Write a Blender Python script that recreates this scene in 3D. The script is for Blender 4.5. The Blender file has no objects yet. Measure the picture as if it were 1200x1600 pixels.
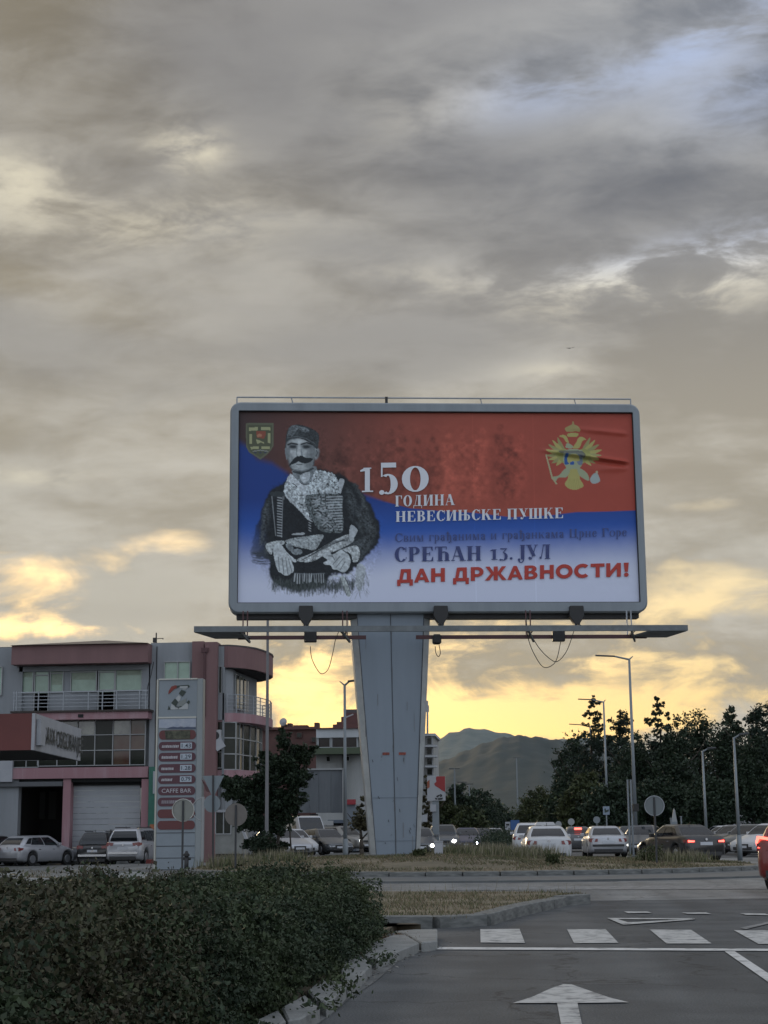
import bpy, bmesh, math, random
import numpy as np
from mathutils import Vector, Matrix
from math import radians, sin, cos, tan, atan2, pi, sqrt

# ------------------------------------------------------------------ camera
SC = bpy.context.scene
COL = SC.collection
F = 2500.0
PITCH, YAW, ROLL = math.atan(500 / F), radians(5.15), radians(0.55)
EYE = Vector((0, 0, 1.25))
f0 = Vector((-sin(YAW) * cos(PITCH), cos(YAW) * cos(PITCH), sin(PITCH)))
r0 = Vector((cos(YAW), sin(YAW), 0))
u0 = r0.cross(f0)
CR = r0 * cos(ROLL) - u0 * sin(ROLL)
CU = u0 * cos(ROLL) + r0 * sin(ROLL)
cam = bpy.data.cameras.new('camera')
cam.sensor_width = 36; cam.lens = 36 * F / 1600; cam.clip_end = 20000; cam.clip_start = 0.1
camo = bpy.data.objects.new('camera', cam); COL.objects.link(camo)
m = Matrix((CR, CU, -f0)).transposed().to_4x4(); m.translation = EYE
camo.matrix_world = m
SC.camera = camo

def ray(px, py): return (f0 * F + CR * (px - 600) - CU * (py - 800)).normalized()
def at(px, py, Y):
    d = ray(px, py); t = Y / d.y; return EYE + d * t
def gr(px, py, z=0.0):
    d = ray(px, py); t = (z - EYE.z) / d.z; return EYE + d * t
def onplane(px, py, p, n):
    d = ray(px, py); t = (p - EYE).dot(n) / d.dot(n); return EYE + d * t
def XA(px, Y): return at(px, 1300, Y).x

# ------------------------------------------------------------------ sky and light
SUN_AZ, SUN_EL = radians(-17), radians(4.0)     # azimuth from +Y towards +X
W = bpy.data.worlds.new('World'); SC.world = W; W.use_nodes = True
nt = W.node_tree; nt.nodes.clear()
def N(t, **k):
    n = nt.nodes.new(t)
    for a, b in k.items(): setattr(n, a, b)
    return n
def L(a, b): nt.links.new(a, b)
def M(op, a, b=None, c=None, clamp=False):
    n = N('ShaderNodeMath', operation=op); n.use_clamp = clamp
    for i, v in enumerate((a, b, c)):
        if v is None: continue
        if isinstance(v, (int, float)): n.inputs[i].default_value = v
        else: L(v, n.inputs[i])
    return n.outputs[0]
def MIX(f, a, b):
    n = N('ShaderNodeMix', data_type='RGBA')
    for s, v in ((0, f), (6, a), (7, b)):
        if isinstance(v, (int, float)): n.inputs[s].default_value = v
        elif isinstance(v, tuple): n.inputs[s].default_value = (*v, 1)
        else: L(v, n.inputs[s])
    return n.outputs[2]
def SS(x, a, b):
    n = N('ShaderNodeMapRange', interpolation_type='SMOOTHSTEP')
    L(x, n.inputs[0]); n.inputs[1].default_value = a; n.inputs[2].default_value = b
    return n.outputs[0]
def NOISE(vec, sc, det=6, rough=.55, dist=0.0, lac=2.0):
    n = N('ShaderNodeTexNoise'); L(vec, n.inputs['Vector'])
    n.inputs['Scale'].default_value = sc; n.inputs['Detail'].default_value = det
    n.inputs['Roughness'].default_value = rough; n.inputs['Distortion'].default_value = dist
    return n.outputs[0]
tc = N('ShaderNodeTexCoord'); sep = N('ShaderNodeSeparateXYZ'); L(tc.outputs['Generated'], sep.inputs[0])
dx, dy, dz = sep.outputs
el = M('MULTIPLY', M('ARCSINE', dz), 57.2958)
az = M('MULTIPLY', M('ARCTAN2', dx, dy), 57.2958)
sky = N('ShaderNodeTexSky', sky_type='NISHITA'); sky.sun_disc = False
sky.sun_elevation = SUN_EL; sky.sun_rotation = SUN_AZ; sky.altitude = 500; sky.dust_density = 2.0
den = M('ADD', M('MAXIMUM', dz, 0.0), 0.26)
cx = N('ShaderNodeCombineXYZ'); L(M('DIVIDE', dx, den), cx.inputs[0]); L(M('DIVIDE', dy, den), cx.inputs[1])
L(M('MULTIPLY', dz, 2.0), cx.inputs[2])
mp = N('ShaderNodeMapping'); L(cx.outputs[0], mp.inputs[0]); mp.inputs['Rotation'].default_value = (0, 0, radians(12))
mp.inputs['Scale'].default_value = (1.0, 1.35, 1.0)
V = mp.outputs[0]
n_big = NOISE(V, 1.2, 3, .5, .6)
n_mid = NOISE(V, 3.2, 7, .50, .5)
n_fine = NOISE(V, 10.0, 8, .62, .3)
def BLOB(px, py, sx, sy, tilt=0.0):
    d = ray(px, py); a0 = math.degrees(atan2(d.x, d.y)); e0 = math.degrees(math.asin(d.z))
    a = M('SUBTRACT', az, a0); e = M('SUBTRACT', el, e0)
    if tilt:
        t = radians(tilt)
        a, e = M('ADD', M('MULTIPLY', a, cos(t)), M('MULTIPLY', e, sin(t))), M('SUBTRACT', M('MULTIPLY', e, cos(t)), M('MULTIPLY', a, sin(t)))
    k = 1 / 43.6                                   # degrees per photo pixel
    q = M('ADD', M('POWER', M('ABSOLUTE', M('DIVIDE', a, sx * k)), 2), M('POWER', M('ABSOLUTE', M('DIVIDE', e, sy * k)), 2))
    return M('EXPONENT', M('MULTIPLY', q, -1))
S10 = 8.0
def c(r, g, b): # sRGB byte -> linear * 10 (background strength is 0.1)
    return tuple(S10 * ((v / 255 + .055) / 1.055) ** 2.4 for v in (r, g, b))
# glow of the low sun behind thin cloud near the horizon; bluer away from it
toward = M('MULTIPLY_ADD', M('COSINE', M('MULTIPLY', M('SUBTRACT', az, math.degrees(SUN_AZ)), pi / 180)), 0.5, 0.5)
hi_e = SS(el, 1.5, 17.0)
warm = MIX(SS(el, 17, 24), MIX(hi_e, c(216, 184, 118), c(206, 198, 176)), c(158, 174, 204))
cool = MIX(hi_e, c(240, 244, 250), c(214, 230, 252))  # sky behind the viewer, brightened to light the foreground
clear = MIX(SS(toward, .25, .85), cool, warm)
clear = MIX(0.22, clear, sky.outputs[0])
# clouds
glow = M('MULTIPLY', SS(toward, .90, 1.0), SS(el, 14.0, 4.0))
lo = MIX(SS(el, 2.0, 14.0), MIX(glow, c(144, 142, 134), c(176, 158, 120)), c(158, 149, 129))
tint = MIX(SS(M('ADD', az, M('MULTIPLY', el, .25)), -14, 13), c(122, 112, 90), c(98, 103, 112))
hi = MIX(SS(el, 31.0, 65.0), MIX(SS(el, 10.0, 27.0), lo, tint), c(186, 190, 200))  # overhead cloud lightened to add light on the foreground
cloudc = MIX(SS(toward, .35, .85), c(206, 215, 232), hi)  # clouds behind the viewer raised in brightness for the same light
bright = MIX(0.58, cloudc, c(204, 202, 196))
c2 = N('ShaderNodeCombineXYZ'); L(M('MULTIPLY', az, .24), c2.inputs[0]); L(M('MULTIPLY', el, .42), c2.inputs[1]); c2.inputs[2].default_value = 3.7
n_low = NOISE(c2.outputs[0], 1.5, 8, .60, .55)
lowk = SS(el, 13.0, 5.0)
detail = M('ADD', M('MULTIPLY', n_mid, .66), M('MULTIPLY', n_fine, .34))
dl = M('ADD', M('MULTIPLY', n_low, .66), M('MULTIPLY', n_fine, .34))
detail = M('ADD', M('MULTIPLY', detail, M('SUBTRACT', 1.0, M('MULTIPLY', lowk, .85))), M('MULTIPLY', dl, M('MULTIPLY', lowk, .85)))
lump = SS(M('ADD', detail, M('MULTIPLY', M('SUBTRACT', n_big, .5), .8)), .40, .68)
cl = MIX(M('MULTIPLY', lump, .62), MIX(.30, cloudc, c(84, 86, 92)), bright)
cl = MIX(SS(n_big, .50, .68), cl, MIX(.5, cl, MIX(SS(el, 8, 20), c(150, 146, 134), c(92, 92, 96))))
# coverage: broken low down and in the far corner, closed above
cov = M('ADD', M('ADD', M('MULTIPLY', SS(el, 8.5, 15.5), .36), M('MULTIPLY', SS(el, 8, 2.5), .02)), .09)
blobs_open = [(150, 330, 160, 24, -6, .18), (120, 890, 260, 90, 0, .13), (290, 850, 110, 24, 0, .08), (1100, 785, 130, 22, 6, .16), (1130, 930, 150, 60, 0, .16),
              (900, 1110, 300, 40, 0, .22), (60, 985, 200, 20, 0, .16), (780, 1130, 260, 24, 0, .3), (450, 1090, 120, 40, 0, .14)]
opn = None
for bx, by, sx, sy, ti, w in blobs_open:
    b = M('MULTIPLY', BLOB(bx, by, sx, sy, ti), w); opn = b if opn is None else M('ADD', opn, b)
blobs_dark = [(760, 250, 420, 95, -14, .5), (330, 90, 420, 100, 0, .25), (500, 560, 560, 60, 3, .22), (60, 640, 320, 70, 0, .18), (650, 370, 420, 40, 0, .2),
              (1050, 300, 220, 50, 0, .35), (100, 760, 150, 25, 0, .2), (250, 960, 240, 18, 0, .2), (480, 980, 120, 20, 0, .2)]
drk = None
for bx, by, sx, sy, ti, w in blobs_dark:
    b = M('MULTIPLY', BLOB(bx, by, sx, sy, ti), w); drk = b if drk is None else M('ADD', drk, b)
opn = M('MULTIPLY', opn, M('MULTIPLY_ADD', M('SUBTRACT', n_fine, .5), 3.2, 1.0, ))
thr = M('SUBTRACT', M('SUBTRACT', M('ADD', M('ADD', detail, M('MULTIPLY', M('SUBTRACT', n_big, .5), .5)), cov), opn), .40)
mask = SS(thr, -.03, .16)
back = SS(toward, .10, .35)
zen = SS(el, 31.0, 60.0)
mask = M('MULTIPLY', mask, M('MULTIPLY_ADD', back, .4, .6))
darkf = M('MULTIPLY', drk, M('MULTIPLY_ADD', n_mid, 1.1, .1), clamp=True)
cl = MIX(darkf, cl, MIX(SS(el, 8, 22), c(124, 120, 112), c(74, 76, 84)))
# thin bright places in the upper deck: warm white low down, blue high on the right
lite = None
for bx, by, sx, sy, ti, w in [(1120, 50, 170, 36, 18, .5), (1150, 140, 130, 60, 0, .34), (800, 150, 170, 40, 8, .4), (1000, 428, 150, 30, 6, 1.1), (1150, 410, 120, 40, 8, 1.1), (760, 440, 200, 26, -4, .35),
                              (295, 232, 60, 30, 0, .8), (20, 280, 90, 45, 0, .6), (230, 350, 230, 40, 4, .42), (50, 745, 90, 14, 0, .35), (860, 580, 60, 14, 0, .3), (1000, 480, 160, 24, 0, .4)]:
    b = M('MULTIPLY', BLOB(bx, by, sx, sy, ti), w); lite = b if lite is None else M('ADD', lite, b)
brk = M('MULTIPLY_ADD', SS(M('ADD', M('MULTIPLY', n_fine, .7), M('MULTIPLY', n_mid, .3)), .42, .62), 1.15, .06)
lf = M('MINIMUM', M('MULTIPLY', lite, brk), .85)
cl = MIX(lf, cl, MIX(M('MULTIPLY', SS(el, 18, 22), SS(az, -6, 2)), c(198, 190, 168), c(152, 168, 200)))
skyc = MIX(mask, clear, cl)
skyc = MIX(SS(el, -.5, .0), c(60, 62, 58), skyc)
bg = N('ShaderNodeBackground'); L(skyc, bg.inputs[0]); bg.inputs[1].default_value = 0.1
wo = N('ShaderNodeOutputWorld'); L(bg.outputs[0], wo.inputs[0])

sl = bpy.data.lights.new('sun', 'SUN'); sl.energy = 0.5; sl.angle = radians(14); sl.color = (1, .78, .5)
so = bpy.data.objects.new('sun', sl); COL.objects.link(so)
sd = Vector((sin(SUN_AZ) * cos(radians(7)), cos(SUN_AZ) * cos(radians(7)), sin(radians(7))))
so.rotation_euler = sd.to_track_quat('Z', 'Y').to_euler(); so.location = (0, 0, 60)
SC.view_settings.view_transform = 'Standard'; SC.view_settings.look = 'None'
SC.view_settings.exposure = 0.92; SC.view_settings.gamma = 1

# ------------------------------------------------------------------ helpers
def tag(o, label=None, cat=None, group=None, kind=None):
    if label: o['label'] = label
    if cat: o['category'] = cat
    if group: o['group'] = group
    if kind: o['kind'] = kind
    return o
def empty(name, loc=(0, 0, 0), rz=0.0):
    o = bpy.data.objects.new(name, None); COL.objects.link(o); o.location = loc; o.rotation_euler = (0, 0, rz); o.empty_display_size = .2
    return o
class MB:
    def __init__(s): s.v = []; s.f = []
    def add(s, vs, fs):
        b = len(s.v); s.v += [tuple(v) for v in vs]; s.f += [tuple(i + b for i in f) for f in fs]; return s
    def box(s, x0, x1, y0, y1, z0, z1):
        return s.add([(x0, y0, z0), (x1, y0, z0), (x1, y1, z0), (x0, y1, z0), (x0, y0, z1), (x1, y0, z1), (x1, y1, z1), (x0, y1, z1)],
                     [(0, 3, 2, 1), (4, 5, 6, 7), (0, 1, 5, 4), (1, 2, 6, 5), (2, 3, 7, 6), (3, 0, 4, 7)])
    def tube(s, p0, p1, r0, r1=None, n=8, cap=True):
        p0 = Vector(p0); p1 = Vector(p1); r1 = r0 if r1 is None else r1
        d = (p1 - p0).normalized(); a = d.orthogonal().normalized(); b = d.cross(a)
        vs = []
        for p, r in ((p0, r0), (p1, r1)):
            for i in range(n):
                t = 2 * pi * i / n + pi / n; vs.append(p + (a * cos(t) + b * sin(t)) * r)
        fs = [(i, (i + 1) % n, n + (i + 1) % n, n + i) for i in range(n)]
        if cap: fs += [tuple(range(n))[::-1], tuple(range(n, 2 * n))]
        return s.add(vs, fs)
    def path(s, pts, r, n=6):
        for a, b in zip(pts, pts[1:]): s.tube(a, b, r, r, n)
        return s
    def beam(s, p0, p1, w, h, up=(0, 0, 1)):
        p0 = Vector(p0); p1 = Vector(p1); d = (p1 - p0).normalized(); sd = d.cross(Vector(up)).normalized() * w / 2; u = sd.cross(d).normalized() * h / 2
        vs = [p + sd * a + u * b for p in (p0, p1) for a, b in ((-1, -1), (1, -1), (1, 1), (-1, 1))]
        return s.add(vs, [(0, 1, 2, 3), (7, 6, 5, 4), (0, 4, 5, 1), (1, 5, 6, 2), (2, 6, 7, 3), (3, 7, 4, 0)])
    def prism(s, pts, z0, z1):      # plan polygon
        n = len(pts)
        vs = [(x, y, z0) for x, y in pts] + [(x, y, z1) for x, y in pts]
        return s.add(vs, [tuple(range(n))[::-1], tuple(range(n, 2 * n))] + [(i, (i + 1) % n, n + (i + 1) % n, n + i) for i in range(n)])
    def slab(s, pts3, t):           # any planar polygon in 3-D, thickened downward/backward by vector t
        n = len(pts3); t = Vector(t); pts3 = [Vector(p) for p in pts3]
        return s.add(pts3 + [p + t for p in pts3], [tuple(range(n)), tuple(range(n, 2 * n))[::-1]] + [(i, n + i, n + (i + 1) % n, (i + 1) % n) for i in range(n)])
    def disc(s, c, nrm, r, t, n=28):
        c = Vector(c); nrm = Vector(nrm).normalized(); return s.tube(c - nrm * t / 2, c + nrm * t / 2, r, r, n)
    def build(s, name, mat, parent=None, smooth=False, bevel=0.0):
        me = bpy.data.meshes.new(name); me.from_pydata(s.v, [], s.f); me.materials.append(mat)
        bm = bmesh.new(); bm.from_mesh(me); bmesh.ops.recalc_face_normals(bm, faces=bm.faces[:])
        if bevel: bmesh.ops.bevel(bm, geom=bm.edges[:] , offset=bevel, segments=1, affect='EDGES', clamp_overlap=True)
        bm.to_mesh(me); bm.free()
        if smooth:
            for p in me.polygons: p.use_smooth = True
        o = bpy.data.objects.new(name, me); COL.objects.link(o)
        if parent: o.parent = parent
        return o
def npmesh(name, verts, quads, mat, parent=None, smooth=False, tri=False):
    me = bpy.data.meshes.new(name); nv, nf = len(verts), len(quads); k = 3 if tri else 4
    me.vertices.add(nv); me.vertices.foreach_set('co', np.asarray(verts, np.float32).ravel())
    me.loops.add(nf * k); me.loops.foreach_set('vertex_index', np.asarray(quads, np.int32).ravel())
    me.polygons.add(nf); me.polygons.foreach_set('loop_start', np.arange(0, nf * k, k, dtype=np.int32))
    me.polygons.foreach_set('loop_total', np.full(nf, k, np.int32))
    if smooth: me.polygons.foreach_set('use_smooth', np.ones(nf, bool))
    me.update(calc_edges=True); me.materials.append(mat)
    o = bpy.data.objects.new(name, me); COL.objects.link(o)
    if parent: o.parent = parent
    return o

# materials
def srgb(r, g, b): return tuple(((v / 255 + .055) / 1.055) ** 2.4 if v > 10 else v / 255 / 12.92 for v in (r, g, b))
_M = {}
def mat(name, col, rough=.6, metal=0.0, var=0.0, vs=3.0, bump=0.0, bs=40.0, spec=.5, col2=None, streak=False, emit=None, es=0.0, island=0.0, coat=0.0, thr=None):
    if name in _M: return _M[name]
    m = bpy.data.materials.new(name); m.use_nodes = True; t = m.node_tree; b = t.nodes['Principled BSDF']
    b.inputs['Roughness'].default_value = rough; b.inputs['Metallic'].default_value = metal
    b.inputs['Specular IOR Level'].default_value = spec; b.inputs['Coat Weight'].default_value = coat
    b.inputs['Base Color'].default_value = (*col, 1)
    if emit: b.inputs['Emission Color'].default_value = (*emit, 1); b.inputs['Emission Strength'].default_value = es
    tcn = t.nodes.new('ShaderNodeTexCoord'); src = tcn.outputs['Object']
    if streak:
        mpn = t.nodes.new('ShaderNodeMapping'); t.links.new(src, mpn.inputs[0]); mpn.inputs['Scale'].default_value = (1, 1, .12); src = mpn.outputs[0]
    cur = None
    if var or col2:
        n = t.nodes.new('ShaderNodeTexNoise'); t.links.new(src, n.inputs['Vector']); n.inputs['Scale'].default_value = vs; n.inputs['Detail'].default_value = 8; n.inputs['Roughness'].default_value = .65
        r = t.nodes.new('ShaderNodeMapRange'); t.links.new(n.outputs[0], r.inputs[0]); lo_, hi_ = thr or (.35, .65); r.inputs[1].default_value = lo_; r.inputs[2].default_value = hi_
        x = t.nodes.new('ShaderNodeMix'); x.data_type = 'RGBA'; t.links.new(r.outputs[0], x.inputs[0])
        a2 = col2 or tuple(min(1, v * (1 + var)) for v in col); a1 = col if col2 else tuple(v * (1 - var) for v in col)
        x.inputs[6].default_value = (*a1, 1); x.inputs[7].default_value = (*a2, 1); cur = x.outputs[2]
    if island:
        g = t.nodes.new('ShaderNodeNewGeometry'); r = t.nodes.new('ShaderNodeMapRange'); t.links.new(g.outputs['Random Per Island'], r.inputs[0])
        r.inputs[3].default_value = 1 - island; r.inputs[4].default_value = 1 + island
        x = t.nodes.new('ShaderNodeVectorMath'); x.operation = 'SCALE'
        if cur: t.links.new(cur, x.inputs[0])
        else: x.inputs[0].default_value = col
        t.links.new(r.outputs[0], x.inputs['Scale']); cur = x.outputs[0]
    if cur: t.links.new(cur, b.inputs['Base Color'])
    if bump:
        n = t.nodes.new('ShaderNodeTexNoise'); t.links.new(tcn.outputs['Object'], n.inputs['Vector']); n.inputs['Scale'].default_value = bs; n.inputs['Detail'].default_value = 5
        bn = t.nodes.new('ShaderNodeBump'); bn.inputs['Strength'].default_value = bump; bn.inputs['Distance'].default_value = .02
        t.links.new(n.outputs[0], bn.inputs['Height']); t.links.new(bn.outputs[0], b.inputs['Normal'])
    _M[name] = m; return m
def paint_mat(name, col, rough=.28): return mat('paint_' + name, col, rough=rough, coat=.5, spec=.5)
G = lambda v: (v, v, v)
m_dark = mat('dark plastic', G(.012), .55)
m_black = mat('black steel', G(.015), .5)
m_steel = mat('galvanised steel', (.30, .32, .34), .5, .3, var=.12, vs=6)
m_tyre = mat('tyre rubber', G(.014), .85)
m_rim = mat('alloy rim', (.35, .36, .38), .35, .8)
m_glass = mat('car glass', (.010, .012, .014), .06, spec=.6)
# ------------------------------------------------------------------ ground, roads, kerbs, markings
m_asph = mat('asphalt near', (.052, .055, .057), .78, col2=(.082, .086, .088), vs=.9, bump=.9, bs=90, thr=(.3, .7))
# asphalt with fine aggregate and faint tyre tracks
def asphalt(name, a, b_, rough):
    m = bpy.data.materials.new(name); m.use_nodes = True; t = m.node_tree; bs = t.nodes['Principled BSDF']; bs.inputs['Roughness'].default_value = rough
    tcn = t.nodes.new('ShaderNodeTexCoord')
    def nz(s, d=4, sc=None):
        src = tcn.outputs['Object']
        if sc: mpn = t.nodes.new('ShaderNodeMapping'); t.links.new(src, mpn.inputs[0]); mpn.inputs['Scale'].default_value = sc; src = mpn.outputs[0]
        n = t.nodes.new('ShaderNodeTexNoise'); n.inputs['Scale'].default_value = s; n.inputs['Detail'].default_value = d; t.links.new(src, n.inputs['Vector']); return n.outputs[0]
    def mr(x, lo_, hi_, o0, o1):
        r = t.nodes.new('ShaderNodeMapRange'); t.links.new(x, r.inputs[0]); r.inputs[1].default_value = lo_; r.inputs[2].default_value = hi_; r.inputs[3].default_value = o0; r.inputs[4].default_value = o1; return r.outputs[0]
    x = t.nodes.new('ShaderNodeMix'); x.data_type = 'RGBA'; t.links.new(mr(nz(.9, 9), .40, .60, 0, 1), x.inputs[0]); x.inputs[6].default_value = (*a, 1); x.inputs[7].default_value = (*b_, 1)
    s1 = t.nodes.new('ShaderNodeVectorMath'); s1.operation = 'SCALE'; t.links.new(x.outputs[2], s1.inputs[0]); t.links.new(mr(nz(60, 2), .3, .7, .55, 1.6), s1.inputs['Scale'])
    s2 = t.nodes.new('ShaderNodeVectorMath'); s2.operation = 'SCALE'; t.links.new(s1.outputs[0], s2.inputs[0]); t.links.new(mr(nz(1.0, 3, (1.1, .05, 1)), .35, .65, .78, 1.22), s2.inputs['Scale'])
    # cracks
    vo = t.nodes.new('ShaderNodeTexVoronoi'); vo.feature = 'DISTANCE_TO_EDGE'; vo.inputs['Scale'].default_value = .45
    wv = t.nodes.new('ShaderNodeTexNoise'); wv.inputs['Scale'].default_value = 2.2; wv.inputs['Detail'].default_value = 5; t.links.new(tcn.outputs['Object'], wv.inputs['Vector'])
    ad = t.nodes.new('ShaderNodeVectorMath'); ad.operation = 'MULTIPLY_ADD'; t.links.new(wv.outputs[1], ad.inputs[0]); ad.inputs[1].default_value = (1.2, 1.2, 0); t.links.new(tcn.outputs['Object'], ad.inputs[2]); t.links.new(ad.outputs[0], vo.inputs['Vector'])
    s3 = t.nodes.new('ShaderNodeVectorMath'); s3.operation = 'SCALE'; t.links.new(s2.outputs[0], s3.inputs[0]); t.links.new(mr(vo.outputs['Distance'], .0, .018, .35, 1), s3.inputs['Scale'])
    t.links.new(s3.outputs[0], bs.inputs['Base Color'])
    bn = t.nodes.new('ShaderNodeBump'); bn.inputs['Strength'].default_value = .6; bn.inputs['Distance'].default_value = .01; t.links.new(nz(70, 3), bn.inputs['Height']); t.links.new(bn.outputs[0], bs.inputs['Normal'])
    return m
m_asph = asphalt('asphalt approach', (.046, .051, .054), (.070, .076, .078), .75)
m_asph2 = asphalt('asphalt roundabout', (.13, .135, .132), (.17, .172, .165), .7)  # paler than the approach: grazing sky sheen put into the colour
m_conc = mat('concrete kerb', (.20, .205, .195), .85, col2=(.095, .10, .095), vs=3.5, bump=.5, bs=30)
m_conc2 = mat('pale cracked concrete', (.25, .255, .245), .85, col2=(.17, .178, .172), vs=3.5, bump=.6, bs=25)
m_gutter = mat('dusty gutter concrete', (.16, .165, .16), .9, col2=(.09, .094, .092), vs=2.2, bump=.5, bs=30, thr=(.4, .6))
m_soil = mat('dry soil', (.12, .095, .06), .95, col2=(.065, .056, .036), vs=4, bump=.6, bs=15)
m_terr = mat('terrain grass', (.05, .055, .03), .95, col2=(.08, .072, .045), vs=.15)
m_paint = mat('worn road paint', (.46, .46, .44), .8, col2=(.13, .135, .135), vs=5.5, thr=(.47, .68), bump=.3, bs=60)
m_faint = mat('faint pale road tone', (.24, .24, .235), .8, col2=(.12, .125, .125), vs=5, thr=(.4, .6))
m_lane = mat('road paint line', (.56, .56, .54), .8, col2=(.16, .165, .165), vs=5, thr=(.50, .70))

MB().add([(-6000, -300, -.6), (6000, -300, -.6), (6000, 9000, -.6), (-6000, 9000, -.6)], [(0, 1, 2, 3)]).build('ground', m_terr)['kind'] = 'structure'
road = MB().add([(-9, -20, 0), (60, -20, 0), (60, 38, 0), (60, 72, 0), (60, 260, 0), (-60, 260, 0), (-60, 120, 0), (-9, 120, 0), (-9, 56, 0), (-13.5, 50, 0), (-13.5, 34, 0), (-9, 27, 0)],
                [tuple(range(12))]).build('road', m_asph); road['kind'] = 'structure'
MB().box(-9, 9, 260, 900, -.05, 0).build('boulevard', m_asph)['kind'] = 'structure'
# circulating carriageway: annulus around the central island
IC = (-2.0, 52.0); IRX, IRY = 9.0, 7.5
def ell(a, rx, ry, p=2.0):
    cs, sn = cos(a), sin(a)
    return IC[0] + rx * math.copysign(abs(cs) ** (2 / p), cs), IC[1] + ry * math.copysign(abs(sn) ** (2 / p), sn)
rm = MB(); n = 72
for i in range(n + 1):
    a = 2 * pi * i / n; x, y = ell(a, IRX - .2, IRY - .2); X, Y = ell(a, IRX + 14, IRY + 15.0)
    rm.v += [(x, y, .004), (X, Y, .004)]
    if i < n: rm.f.append((2 * i, 2 * i + 1, 2 * i + 3, 2 * i + 2))
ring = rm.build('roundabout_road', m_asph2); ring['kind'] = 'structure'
# forecourt left and the parking area right
MB().box(-62, -9, 56, 130, -.35, -.22).build('forecourt', mat('forecourt asphalt', (.085, .088, .085), .85, var=.25, vs=.6))['kind'] = 'structure'
MB().add([(-60, 20, -.2), (-13.5, 34, -.02), (-13.5, 50, -.02), (-9, 56, -.02), (-9, 58, -.21), (-62, 58, -.21)], [(0, 1, 2, 3, 4, 5)]).build('ground_verge', m_soil)['kind'] = 'structure'

def marking(name, pix, m_=None, z=.009, closed=True):
    pts = [gr(px, py, z) for px, py in pix]
    o = MB().add(pts, [tuple(range(len(pts)))]).build(name, m_ or m_paint, road)
    return o
c5 = lambda L_: [(560 + x / 1.875, 1320 + y / 1.875) for x, y in L_]
for q in ([(357, 247), (472, 246), (488, 287), (358, 286)], [(611, 247), (724, 247), (762, 287), (632, 288)],
          [(853, 248), (975, 249), (1035, 289), (903, 289)], [(1100, 250), (1225, 251), (1303, 291), (1172, 290)],
          [(1350, 251), (1475, 252), (1575, 292), (1442, 292)]):
    marking('crosswalk_stripe', c5(q))
marking('stop_line', c5([(172, 299), (1500, 306), (1500, 312), (172, 306)]), m_lane)
marking('lane_line', c5([(1073, 312), (1103, 312), (1420, 520), (1370, 520)]), m_lane)
marking('arrow_marking', c5([(600, 408), (625, 409), (680, 428), (735, 447), (792, 461), (642, 463), (662, 560), (600, 560), (582, 463), (453, 463), (510, 445), (560, 422)]))
for q in ([(778, 195), (845, 195), (860, 199), (790, 200)], [(947, 198), (1018, 198), (1034, 202), (962, 202)], [(1118, 200), (1190, 201), (1208, 206), (1135, 205)]):
    marking('give_way_dash', c5(q), m_paint, .013)
marking('give_way_triangle', c5([(728, 214), (985, 215), (985, 218.5), (760, 217.5), (790, 227), (985, 216.5), (984, 219), (776, 234)]), m_paint, .013)
marking('pale_strip', [(664, 1386), (1200, 1383), (1300, 1383), (1300, 1389), (1200, 1389), (664, 1391)], m_faint, .012)  # thin paler strip across the ring road
marking('faint_marking', c5([(1118, 243), (1215, 222), (1225, 225), (1135, 247)]), m_faint, .012)

# kerb stones: individual pieces
st_me = None
def stone(name, p0, p1, w, h, z, parent, m_, jitter=.01):
    """one kerb stone between two plan points"""
    global st_me
    if st_me is None:
        o = MB().box(-.5, .5, -.5, .5, 0, 1).build('kerb_stone', m_conc, None); bm = bmesh.new(); bm.from_mesh(o.data)
        bmesh.ops.bevel(bm, geom=[e for e in bm.edges if all(v.co.z > .5 for v in e.verts)], offset=.06, segments=1, affect='EDGES'); bm.to_mesh(o.data); bm.free(); st_me = o.data
        bpy.data.objects.remove(o)
    o = bpy.data.objects.new(name, st_me); COL.objects.link(o); o.parent = parent
    d = Vector((p1[0] - p0[0], p1[1] - p0[1], 0))
    o.location = ((p0[0] + p1[0]) / 2, (p0[1] + p1[1]) / 2, z + random.uniform(-jitter, jitter)); o.scale = (d.length * .975, w, h)
    o.rotation_euler = (random.uniform(-.01, .01), 0, atan2(d.y, d.x) + random.uniform(-.01, .01))
    return o
random.seed(3)
def kerb(name, pts, w, h, z, ln, label=None):
    root = empty(name); tag(root, kind='structure')
    # resample
    seg = []; acc = 0; P = [Vector((p[0], p[1], 0)) for p in pts]; cur = P[0]; out = [cur]; need = ln
    for q in P[1:]:
        while (q - cur).length >= need:
            cur = cur + (q - cur).normalized() * need; out.append(cur); need = ln
        need -= (q - cur).length; cur = q
    for a, b in zip(out, out[1:]): stone('kerb_stone', a, b, w, h, z, root, m_conc)
    return root
front = [ell(a, IRX, IRY) for a in np.linspace(radians(165), radians(395), 90)]
kerb('island_kerb', front, .30, .20, -.02, 1.0)
# low truck apron ring in front of the island
ap = MB(); n = 60
for i in range(n + 1):
    a = radians(150) + radians(260) * i / n; x, y = ell(a, IRX + .1, IRY + .1); X, Y = ell(a, IRX + 3.2, IRY + 4.2)
    ap.v += [(x, y, .055), (X, Y, .055), (X, Y, -.01)]
    if i < n: ap.f += [(3 * i, 3 * i + 1, 3 * i + 4, 3 * i + 3), (3 * i + 1, 3 * i + 2, 3 * i + 5, 3 * i + 4)]
ap.build('truck_apron', mat('apron concrete', (.105, .112, .112), .85, var=.15, vs=1.2))['kind'] = 'structure'

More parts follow.
